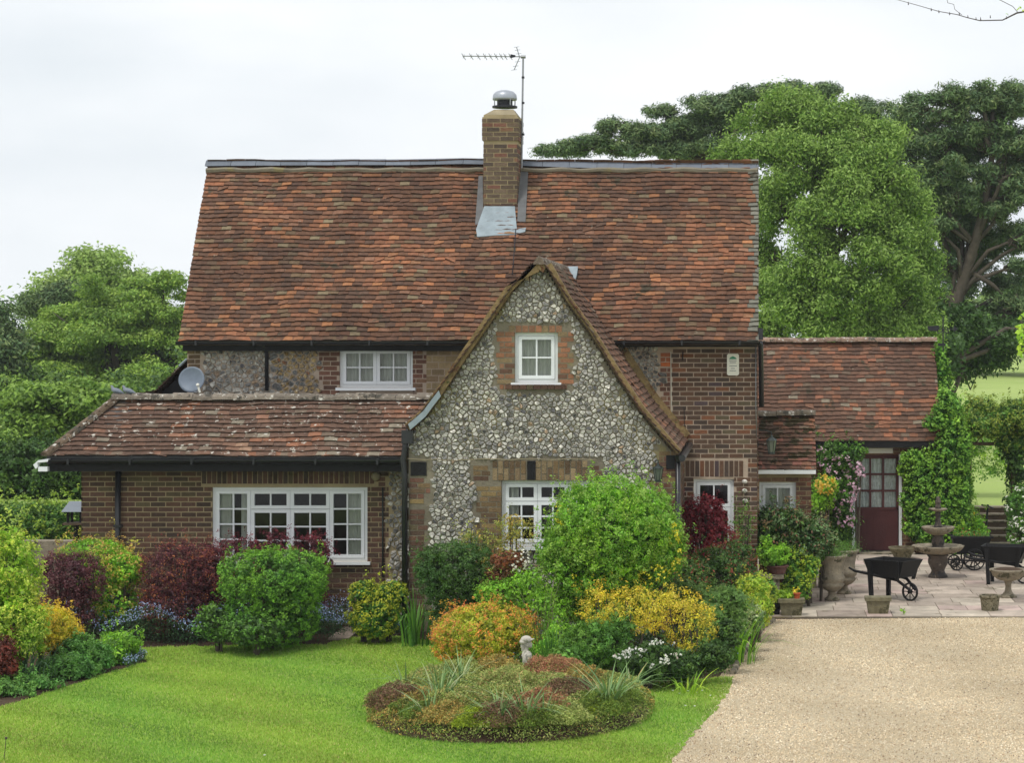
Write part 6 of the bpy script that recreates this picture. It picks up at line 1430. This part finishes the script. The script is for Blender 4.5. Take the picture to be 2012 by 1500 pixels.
shrub('pergola_climber', 'tangle of dark and yellow green climber over the top of the pergola', 'climber', [bl(1945, 835, 60, 26, Zp, .6), bl(2000, 820, 50, 34, Zp, .6), bl(1925, 815, 34, 34, Zp + .4, .5), bl(1995, 870, 40, 18, Zp, .4), bl(2050, 840, 50, 40, Zp, .6)], GRN + DKG, 900, 24, .10, .06, stems=False, core=True, shell=.6, tipcol=[(1, S(150, 168, 70))])
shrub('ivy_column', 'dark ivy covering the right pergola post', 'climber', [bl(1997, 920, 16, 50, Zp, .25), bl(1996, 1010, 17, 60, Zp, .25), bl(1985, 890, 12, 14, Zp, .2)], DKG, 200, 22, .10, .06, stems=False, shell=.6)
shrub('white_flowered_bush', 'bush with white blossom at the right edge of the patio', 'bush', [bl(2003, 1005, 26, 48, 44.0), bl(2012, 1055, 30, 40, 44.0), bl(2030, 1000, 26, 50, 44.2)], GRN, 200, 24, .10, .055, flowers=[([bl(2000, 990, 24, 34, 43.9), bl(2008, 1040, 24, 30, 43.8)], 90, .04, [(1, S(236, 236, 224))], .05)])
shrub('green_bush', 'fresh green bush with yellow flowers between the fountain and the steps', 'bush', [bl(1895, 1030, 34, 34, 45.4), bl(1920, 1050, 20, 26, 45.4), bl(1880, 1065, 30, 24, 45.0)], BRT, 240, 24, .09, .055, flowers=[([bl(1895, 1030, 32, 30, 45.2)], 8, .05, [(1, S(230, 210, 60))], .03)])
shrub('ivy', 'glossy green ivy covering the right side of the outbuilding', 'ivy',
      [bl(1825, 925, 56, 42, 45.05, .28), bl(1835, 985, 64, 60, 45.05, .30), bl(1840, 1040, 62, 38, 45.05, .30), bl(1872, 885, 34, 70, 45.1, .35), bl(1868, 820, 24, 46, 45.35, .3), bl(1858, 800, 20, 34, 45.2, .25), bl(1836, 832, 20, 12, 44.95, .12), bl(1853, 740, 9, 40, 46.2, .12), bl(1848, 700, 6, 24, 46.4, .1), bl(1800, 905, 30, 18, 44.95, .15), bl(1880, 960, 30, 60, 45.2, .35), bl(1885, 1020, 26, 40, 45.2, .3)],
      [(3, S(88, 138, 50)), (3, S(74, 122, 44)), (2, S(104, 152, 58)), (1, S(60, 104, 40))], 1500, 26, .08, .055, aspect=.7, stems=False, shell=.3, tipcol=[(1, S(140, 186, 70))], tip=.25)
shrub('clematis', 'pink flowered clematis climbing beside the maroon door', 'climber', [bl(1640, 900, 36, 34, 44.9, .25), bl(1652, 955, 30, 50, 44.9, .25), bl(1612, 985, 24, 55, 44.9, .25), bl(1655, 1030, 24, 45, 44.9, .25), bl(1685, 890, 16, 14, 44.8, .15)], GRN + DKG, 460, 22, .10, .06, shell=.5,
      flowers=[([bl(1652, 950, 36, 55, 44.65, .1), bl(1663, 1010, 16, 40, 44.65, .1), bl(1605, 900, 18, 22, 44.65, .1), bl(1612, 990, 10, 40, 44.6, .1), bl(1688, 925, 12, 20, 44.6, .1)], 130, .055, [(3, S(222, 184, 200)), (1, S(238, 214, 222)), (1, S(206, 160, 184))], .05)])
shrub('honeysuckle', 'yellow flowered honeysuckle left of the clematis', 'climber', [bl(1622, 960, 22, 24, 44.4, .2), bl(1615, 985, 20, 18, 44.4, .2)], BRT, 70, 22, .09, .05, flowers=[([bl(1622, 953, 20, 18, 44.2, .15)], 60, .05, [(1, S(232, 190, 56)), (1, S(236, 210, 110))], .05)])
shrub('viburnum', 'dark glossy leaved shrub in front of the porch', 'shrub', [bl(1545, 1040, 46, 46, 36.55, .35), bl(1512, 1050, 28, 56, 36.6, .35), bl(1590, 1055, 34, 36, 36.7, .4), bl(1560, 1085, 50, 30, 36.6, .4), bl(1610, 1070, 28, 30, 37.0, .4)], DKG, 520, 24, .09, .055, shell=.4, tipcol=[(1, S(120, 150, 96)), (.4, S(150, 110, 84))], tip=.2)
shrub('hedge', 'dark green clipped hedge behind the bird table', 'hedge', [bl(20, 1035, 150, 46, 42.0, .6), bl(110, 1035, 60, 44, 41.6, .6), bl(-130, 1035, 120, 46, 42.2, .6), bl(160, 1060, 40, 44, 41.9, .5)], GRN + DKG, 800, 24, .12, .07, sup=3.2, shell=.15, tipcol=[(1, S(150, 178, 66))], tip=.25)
shrub('bushes', 'dark green bushes between the clipped hedge and the hazel', 'bush', [(*W(60, 940, 50)[:2], 1.3, 1.6, .7, .7), (*W(160, 940, 50)[:2], 1.3, .9, .7, .75), (*W(-60, 940, 50)[:2], 1.3, 1.2, .7, .75)], DKG, 700, 26, .14, .09)
shrub('weed', 'tiny green weed growing from the patio joint', 'weed', [bl(1773, 1203, 4, 5, 35.2)], BRT, 8, 10, .02, .03, stems=False, core=False)

# ---------------------------------------------------------------- trees
def tree(name, label, cat, blobs, pal, trunk, K, per, cr, size, aspect=.5, shell=.45, flat=.6, up=.5, limbs=True, bark='bark', m='leaf', group=None, tr=.3, tipcol=None, tip=.3, extra_limbs=(), sub=1, vary=.22, nb=14, bsc=.36, bflat=.5):
    root = empty(name, tuple(trunk[0])); tag(root, label, cat, group); bb = np.array(blobs)
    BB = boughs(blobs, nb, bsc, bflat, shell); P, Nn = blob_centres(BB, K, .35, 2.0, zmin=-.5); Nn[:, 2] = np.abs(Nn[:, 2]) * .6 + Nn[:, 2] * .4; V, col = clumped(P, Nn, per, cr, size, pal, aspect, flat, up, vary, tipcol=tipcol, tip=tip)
    quads('crown', V, col, M[m], root)
    t = MB(); n = len(trunk); t.tube(trunk, [tr * (1 - .75 * i / (n - 1)) for i in range(n)], 10); build('trunk', t, M[bark], root, smooth=True)
    lm = MB(); T_ = np.array(trunk)
    for b_ in (blobs if limbs else []):
        c = np.array(b_[:3]); zt = c[2] - b_[5] * .9; k_ = int(np.argmin(np.abs(T_[:, 2] - (zt - 1)))); a = T_[max(0, min(k_, n - 1))]
        mid = (a + c) / 2 + np.array((0, 0, (c[2] - a[2]) * .12)) + rng.normal(0, .25, 3)
        lm.tube([a, mid, c], [tr * .34, tr * .24, tr * .10], 6)
        for q in range(4 * sub):
            d = unit(1)[0]; e = c + np.array(b_[3:]) * d * .8; s0 = mid * .5 + c * .5; lm.tube([s0, (s0 + e) / 2 + rng.normal(0, .15, 3), e], [tr * .14, tr * .08, tr * .03], 5)
    for pl in extra_limbs: lm.tube([W(a, b, z) for a, b, z in pl], [tr * .4 * (1 - .7 * i / (len(pl) - 1)) for i in range(len(pl))], 7)
    if lm.v: build('limbs', lm, M[bark], root, smooth=True)
    return root
BE = [(3, S(112, 142, 62)), (3, S(96, 130, 56)), (2, S(132, 158, 72)), (1, S(80, 112, 52))]
BE2 = [(3, S(124, 150, 84)), (2, S(112, 140, 78)), (1, S(138, 160, 92))]
BR = [(3, S(110, 146, 68)), (3, S(94, 132, 58)), (2, S(132, 162, 80)), (1, S(78, 112, 52))]
PN = [(3, S(78, 100, 70)), (3, S(66, 90, 66)), (2, S(96, 118, 78)), (1, S(108, 122, 84))]
BE = lift(BE, 1.5); BE2 = lift(BE2, 1.6); BR = lift(BR, 1.15); PN = lift(PN, 1.55)
def tk(pts): return [tuple(W(*p)) for p in pts]
Zt_ = 88
tree('beech_tree', 'broad domed pale green beech rising left of the cottage', 'tree', [bl(250, 590, 95, 62, Zt_), bl(330, 600, 55, 70, Zt_), bl(150, 640, 90, 48, Zt_), bl(75, 690, 60, 48, Zt_), bl(225, 660, 120, 50, Zt_), bl(320, 680, 70, 50, Zt_), bl(110, 740, 70, 40, Zt_ - 2), bl(300, 740, 70, 30, Zt_ - 2), bl(395, 640, 60, 60, Zt_), bl(180, 700, 90, 50, Zt_ + 1), bl(270, 700, 90, 60, Zt_ + 1.5), bl(60, 760, 70, 50, Zt_), bl(370, 700, 60, 60, Zt_)],
     BE, tk([(236, 985, Zt_), (236, 880, Zt_), (238, 780, Zt_), (240, 720, Zt_), (244, 640, Zt_)]), 4200, 32, .42, .13, nb=24, bsc=.27, bflat=.5, tr=.55, bark='bark_dark', shell=.5, flat=.5,
     extra_limbs=[[(236, 790, Zt_), (215, 720, Zt_ - .5), (205, 640, Zt_)], [(240, 780, Zt_), (275, 720, Zt_ - .5), (300, 620, Zt_)], [(236, 760, Zt_), (225, 690, Zt_ - 1), (235, 600, Zt_)]])
tree('beech_tree', 'paler beech crown behind the domed tree on the left skyline', 'tree', [bl(200, 540, 80, 40, 112), bl(140, 580, 60, 44, 112), bl(240, 580, 80, 60, 112), bl(110, 620, 50, 40, 112)], BE2, tk([(200, 960, 112), (200, 800, 112), (200, 640, 112), (200, 580, 112)]), 900, 26, .9, .22, tr=.5)
tree('pine_tree', 'dark pine crown poking out on the left skyline', 'tree', [bl(95, 585, 38, 20, 100), bl(145, 575, 30, 16, 100), bl(70, 605, 24, 16, 100), bl(130, 600, 40, 20, 100)], PN, tk([(110, 960, 100), (110, 760, 100), (110, 640, 100), (112, 600, 100)]), 420, 26, .5, .22, aspect=.25, m='needle', tr=.4, bark='bark_dark')
tree('pine_tree', 'dark tree at the far left edge of the photo', 'tree', [bl(0, 640, 28, 40, 80), bl(-40, 680, 60, 70, 80), bl(10, 700, 34, 50, 80)], PN, tk([(-10, 1000, 80), (-10, 820, 80), (-8, 700, 80), (-5, 640, 80)]), 600, 26, .6, .2, aspect=.35, m='needle', tr=.4, bark='bark_dark')
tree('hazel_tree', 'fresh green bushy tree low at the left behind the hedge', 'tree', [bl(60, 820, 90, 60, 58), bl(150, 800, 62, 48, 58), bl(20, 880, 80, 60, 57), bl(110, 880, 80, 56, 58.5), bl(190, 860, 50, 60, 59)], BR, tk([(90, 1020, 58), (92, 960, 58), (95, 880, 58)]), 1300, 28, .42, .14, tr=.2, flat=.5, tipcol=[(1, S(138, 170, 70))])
tree('hazel_tree', 'darker green bush beyond the bird table between hedge and house', 'tree', [bl(150, 930, 90, 55, 54), bl(30, 950, 80, 40, 53), bl(-60, 930, 70, 60, 54), bl(230, 900, 60, 60, 56), bl(80, 985, 120, 40, 52), bl(-60, 990, 100, 40, 52), bl(180, 985, 50, 40, 52)], DKG + GRN[:1], tk([(100, 1040, 54), (102, 980, 54), (105, 930, 54)]), 1500, 26, .4, .13, tr=.2)
tree('understorey_tree', 'shaded green trees between the domed beech and the cottage', 'tree', [bl(300, 820, 90, 60, 78), bl(380, 760, 70, 70, 80), bl(200, 800, 90, 50, 80), bl(60, 780, 80, 50, 80), bl(-20, 800, 60, 60, 78)], DKG + BE[:1], tk([(280, 1000, 79), (282, 900, 79), (285, 820, 79)]), 1100, 26, .7, .2, tr=.4)
Zq = 76
tree('spreading_pine', 'dark spreading pine reaching left above the main roof', 'tree',
     [bl(1082, 297, 32, 9, Zq), bl(1130, 292, 36, 11, Zq), bl(1180, 280, 36, 18, Zq), bl(1205, 250, 30, 14, Zq), bl(1245, 262, 30, 20, Zq), bl(1300, 218, 28, 12, Zq), bl(1300, 262, 46, 26, Zq), bl(1355, 250, 46, 34, Zq), bl(1240, 292, 44, 12, Zq), bl(1320, 296, 50, 13, Zq), bl(1400, 215, 50, 26, Zq), bl(1450, 195, 50, 22, Zq), bl(1510, 188, 50, 20, Zq), bl(1440, 240, 50, 30, Zq), bl(1400, 285, 46, 14, Zq), bl(1600, 190, 70, 24, Zq + 3), bl(1700, 225, 60, 34, Zq + 3), bl(1560, 240, 60, 40, Zq + 2)],
     PN, tk([(1470, 900, Zq), (1470, 600, Zq), (1460, 420, Zq), (1440, 320, Zq), (1430, 250, Zq)]), 3400, 36, .26, .16, aspect=.22, nb=16, bsc=.34, bflat=.6, m='needle', tr=.26, bark='bark_dark', shell=.7, flat=.7, up=.7,
     extra_limbs=[[(1445, 330, Zq), (1390, 300, Zq), (1330, 282, Zq), (1270, 262, Zq)], [(1400, 320, Zq), (1365, 290, Zq), (1362, 262, Zq)]])
Zb_ = 62
tree('beech_tree', 'tall drooping light green beech right of the main roof', 'tree',
     [bl(1600, 225, 66, 44, Zb_), bl(1680, 270, 70, 50, Zb_), bl(1520, 290, 56, 50, Zb_), bl(1440, 300, 40, 26, Zb_ + 2), bl(1600, 320, 80, 60, Zb_ - 1), bl(1720, 340, 62, 66, Zb_ - 1), bl(1540, 400, 44, 60, Zb_), bl(1640, 420, 80, 70, Zb_ - 2), bl(1740, 450, 56, 70, Zb_ - 1), bl(1590, 520, 66, 66, Zb_ - 2), bl(1690, 550, 80, 70, Zb_ - 2), bl(1530, 560, 40, 70, Zb_), bl(1610, 620, 90, 50, Zb_ - 2), bl(1760, 600, 60, 70, Zb_), bl(1510, 660, 50, 60, Zb_), bl(1700, 650, 90, 40, Zb_ - 1), bl(1510, 240, 60, 34, Zb_ + 1), bl(1560, 200, 50, 30, Zb_), bl(1790, 520, 50, 80, Zb_ + 1), bl(1500, 400, 34, 60, Zb_ + 1), bl(1510, 500, 34, 60, Zb_ + 1), bl(1760, 400, 50, 60, Zb_), bl(1740, 290, 44, 44, Zb_), bl(1800, 640, 60, 40, Zb_)],
     BR, tk([(1640, 1000, Zb_), (1640, 800, Zb_), (1645, 650, Zb_), (1635, 500, Zb_), (1625, 380, Zb_), (1615, 260, Zb_)]), 7000, 30, .42, .11, nb=18, bsc=.26, bflat=.9, tr=.34, shell=.8, flat=.75, up=.2, aspect=.4, tipcol=[(1, S(150, 180, 88))], tip=.3, vary=.34, sub=2)
Zr = 72
tree('scots_pine', 'tall dark pine with bare lower branches at the right edge', 'tree',
     [bl(1860, 225, 44, 26, Zr), bl(1925, 190, 50, 24, Zr), bl(1990, 195, 40, 30, Zr), bl(1800, 215, 34, 26, Zr), bl(1830, 270, 50, 26, Zr), bl(1930, 255, 60, 30, Zr), bl(2000, 280, 50, 34, Zr), bl(1770, 300, 44, 36, Zr), bl(1860, 330, 60, 28, Zr), bl(1960, 335, 50, 26, Zr), bl(1790, 370, 44, 34, Zr), bl(1880, 385, 50, 24, Zr), bl(2010, 380, 40, 30, Zr), bl(1960, 415, 40, 18, Zr), bl(1830, 440, 40, 26, Zr), bl(2060, 300, 50, 90, Zr), bl(1790, 470, 40, 36, Zr), bl(1850, 520, 30, 24, Zr), bl(2000, 520, 24, 18, Zr), bl(1995, 600, 40, 34, Zr), bl(2020, 460, 30, 26, Zr), bl(1890, 290, 60, 40, Zr + 1), bl(1960, 230, 60, 40, Zr + 1), bl(1830, 320, 60, 60, Zr + 2), bl(1910, 440, 50, 30, Zr + 1), bl(1870, 460, 40, 40, Zr + 2), bl(1820, 560, 50, 60, Zr + 2), bl(1880, 600, 40, 40, Zr + 2), bl(1970, 380, 60, 30, Zr + 1), bl(1780, 250, 50, 40, Zr + 2), bl(1760, 400, 60, 90, Zr + 3), bl(1930, 640, 60, 40, Zr + 1), bl(1860, 190, 40, 20, Zr), bl(1950, 470, 60, 34, Zr + 2), bl(1900, 530, 50, 40, Zr + 3), bl(1975, 560, 50, 34, Zr + 3), bl(1850, 400, 60, 60, Zr + 3), bl(2000, 320, 60, 60, Zr + 3)],
     PN + [(1.2, S(92, 124, 64))], tk([(1855, 900, Zr), (1850, 700, Zr), (1862, 640, Zr), (1890, 560, Zr), (1915, 480, Zr), (1935, 400, Zr), (1950, 300, Zr), (1950, 220, Zr)]), 7000, 32, .30, .17, aspect=.22, nb=18, bsc=.32, bflat=.6, m='needle', tr=.27, bark='bark', shell=.8, flat=.6, up=.6, sub=3,
     extra_limbs=[[(1865, 640, Zr), (1835, 560, Zr), (1820, 470, Zr), (1830, 380, Zr)], [(1880, 590, Zr), (1920, 540, Zr), (1970, 500, Zr), (2010, 480, Zr)], [(1860, 650, Zr), (1905, 610, Zr), (1960, 640, Zr), (2020, 700, Zr)], [(1900, 530, Zr), (1950, 560, Zr), (1990, 600, Zr)], [(1860, 580, Zr), (1880, 600, Zr), (1930, 640, Zr - 1), (1980, 690, Zr - 2)]])
tree('understorey_tree', 'dark green trees beyond the weather vane at the foot of the pines', 'tree', [bl(1800, 610, 60, 60, 68), bl(1870, 650, 70, 44, 69), bl(1960, 670, 70, 34, 70), bl(1900, 700, 60, 40, 70), bl(1800, 700, 70, 50, 66), bl(2030, 650, 50, 50, 70), bl(1690, 720, 90, 60, 65)], DKG + [(3, S(78, 108, 54))], tk([(1850, 960, 68), (1850, 820, 68), (1852, 720, 68)]), 1300, 28, .5, .16, tr=.3, limbs=True)
tree('thicket', 'row of distant trees along the far edge of the field', 'tree', [bl(1760, 640, 120, 60, 118), bl(1900, 640, 120, 56, 120), bl(2040, 640, 120, 60, 118)], PN + BE2, tk([(1900, 800, 119), (1900, 720, 119), (1900, 660, 119)]), 700, 26, 1.2, .3, tr=.4)
shrub('field_shrub', 'loose yellow green shrub at the edge of the field above the pergola', 'shrub', [(*W(1925, 790, 50)[:2], 1.95, .55, .5, .8), (*W(1890, 760, 50)[:2], 2.3, .4, .4, .8), (*W(1965, 815, 50)[:2], 1.7, .5, .5, .6)], LIME[:2] + GRN, 260, 20, .14, .07, shell=.8, core=False, stems=False)
# twigs of a nearby tree entering at the top right, and a sprig of yellow leaves
Zn = 11.0; o = empty('overhanging_twig', tuple(W(2060, -60, Zn))); tag(o, 'thin budding twig hanging into the sky at the top right corner', 'twig')
build('stem', MB().tube([W(2120, -120, Zn), W(2040, 18, Zn), W(1998, 25, Zn), W(1970, 39, Zn), W(1925, 40, Zn), W(1900, 34, Zn), W(1880, 28, Zn), W(1845, 22, Zn), W(1800, 9, Zn), W(1760, -2, Zn)], [.012, .005, .0042, .003, .0026, .0022, .002, .0018, .0015, .0012], 6)
      .tube([W(1890, 29, Zn), W(1876, 18, Zn), W(1874, 8, Zn), W(1862, 5, Zn), W(1860, -6, Zn)], .0013, 5).tube([W(2000, 24, Zn), W(1990, 12, Zn), W(1962, -2, Zn)], .0015, 5), M['bark_dark'], o)
bd = MB()
for (a, b) in ((1830, 16), (1845, 20), (1866, 24), (1885, 24), (1902, 30), (1918, 34), (1927, 34), (1946, 30), (1978, 32), (1785, 4)): bd.tube([W(a, b + 5, Zn), W(a - .5, b - 1, Zn)], [.003, .001], 5)
build('buds', bd, M['bark_dark'], o)
P = np.array([W(a, b, Zn) for a, b in ((1980, 28), (1999, 18), (2002, 16), (2005, 14), (1978, 26), (2010, 20))]); quads('leaves', leafquads(P, unit(6), .018, .6), pick(LIME, 6), M['leaf'], o)
Zn = 16.0; o = empty('leafy_sprig', tuple(W(2060, 720, Zn))); tag(o, 'sprig of bright yellow green leaves at the right edge below the pines', 'twig')
build('stem', MB().tube([W(2100, 760, Zn), W(2030, 690, Zn), W(2010, 660, Zn), W(2006, 625, Zn)], [.008, .005, .003, .002], 5), M['bark'], o)
P = np.array([W(rng.uniform(1998, 2030), rng.uniform(618, 700), Zn + rng.uniform(-.1, .1)) for _ in range(60)]); quads('leaves', leafquads(P, unit(60) + np.array((0, -.5, .5)), .05, .5), pick(LIME[:3], 60), M['leaf'], o)

ed = gp([(1520, 1222), (1500, 1236), (1480, 1262), (1463, 1284), (1450, 1306), (1440, 1328)])
for (a, b) in zip(ed[:-1], ed[1:]):
    a, b = np.array(a), np.array(b); n = max(1, int(np.linalg.norm(b - a) / .3)); d = (b - a) / n; ang = math.atan2(d[1], d[0]); L = np.linalg.norm(d)
    for k_ in range(n):
        c = a + d * (k_ + .5); e = MB().hexa([(-L * .48, -.04, 0), (L * .48, -.04, 0), (L * .48, .04, 0), (-L * .48, .04, 0), (-L * .46, -.03, .06), (L * .46, -.03, .055), (L * .46, .03, .06), (-L * .46, .03, .055)])
        e.v = [(c[0] + x * math.cos(ang) - y * math.sin(ang), c[1] + x * math.sin(ang) + y * math.cos(ang), z) for x, y, z in e.v]
        tag(build('edging_stone', e, M['stone'], origin=(c[0], c[1], 0)), 'small kerb stone edging the flower bed along the gravel', 'edging stone', 'edging stones along the gravel')

# thin summer haze in the air
hz_ = MB().box(-170, 170, -6, 440, -2.2, 40); hm = bpy.data.materials.new('haze'); hm.use_nodes = True; hn = hm.node_tree.nodes
for x_ in list(hn):
    if x_.type == 'BSDF_PRINCIPLED': hn.remove(x_)
pv_ = hn.new('ShaderNodeVolumePrincipled'); pv_.inputs['Color'].default_value = (.9, .95, 1, 1); pv_.inputs['Density'].default_value = .0003
hm.node_tree.links.new(pv_.outputs[0], hn['Material Output'].inputs['Volume']); tag(build('haze', hz_, hm), kind='stuff')
# far wood that closes the field; reads as one mass
wb = [(x_, 150 + 6 * math.sin(x_ * .3), 3.4 + .8 * math.sin(x_ * .21 + 1) + rng.uniform(-.5, .5), 5.5, 4.0, rng.uniform(3.0, 4.0)) for x_ in np.arange(-95, 62, 6.0)]
P, Nn = blob_centres(wb, 2200, .4, 2.0, zmin=0); V, col = clumped(P, Nn, 20, 1.1, .34, BE2 + DKG, .5, .7, .5, .3)
tag(quads('woodland', V, col, M['leaf']), kind='stuff')
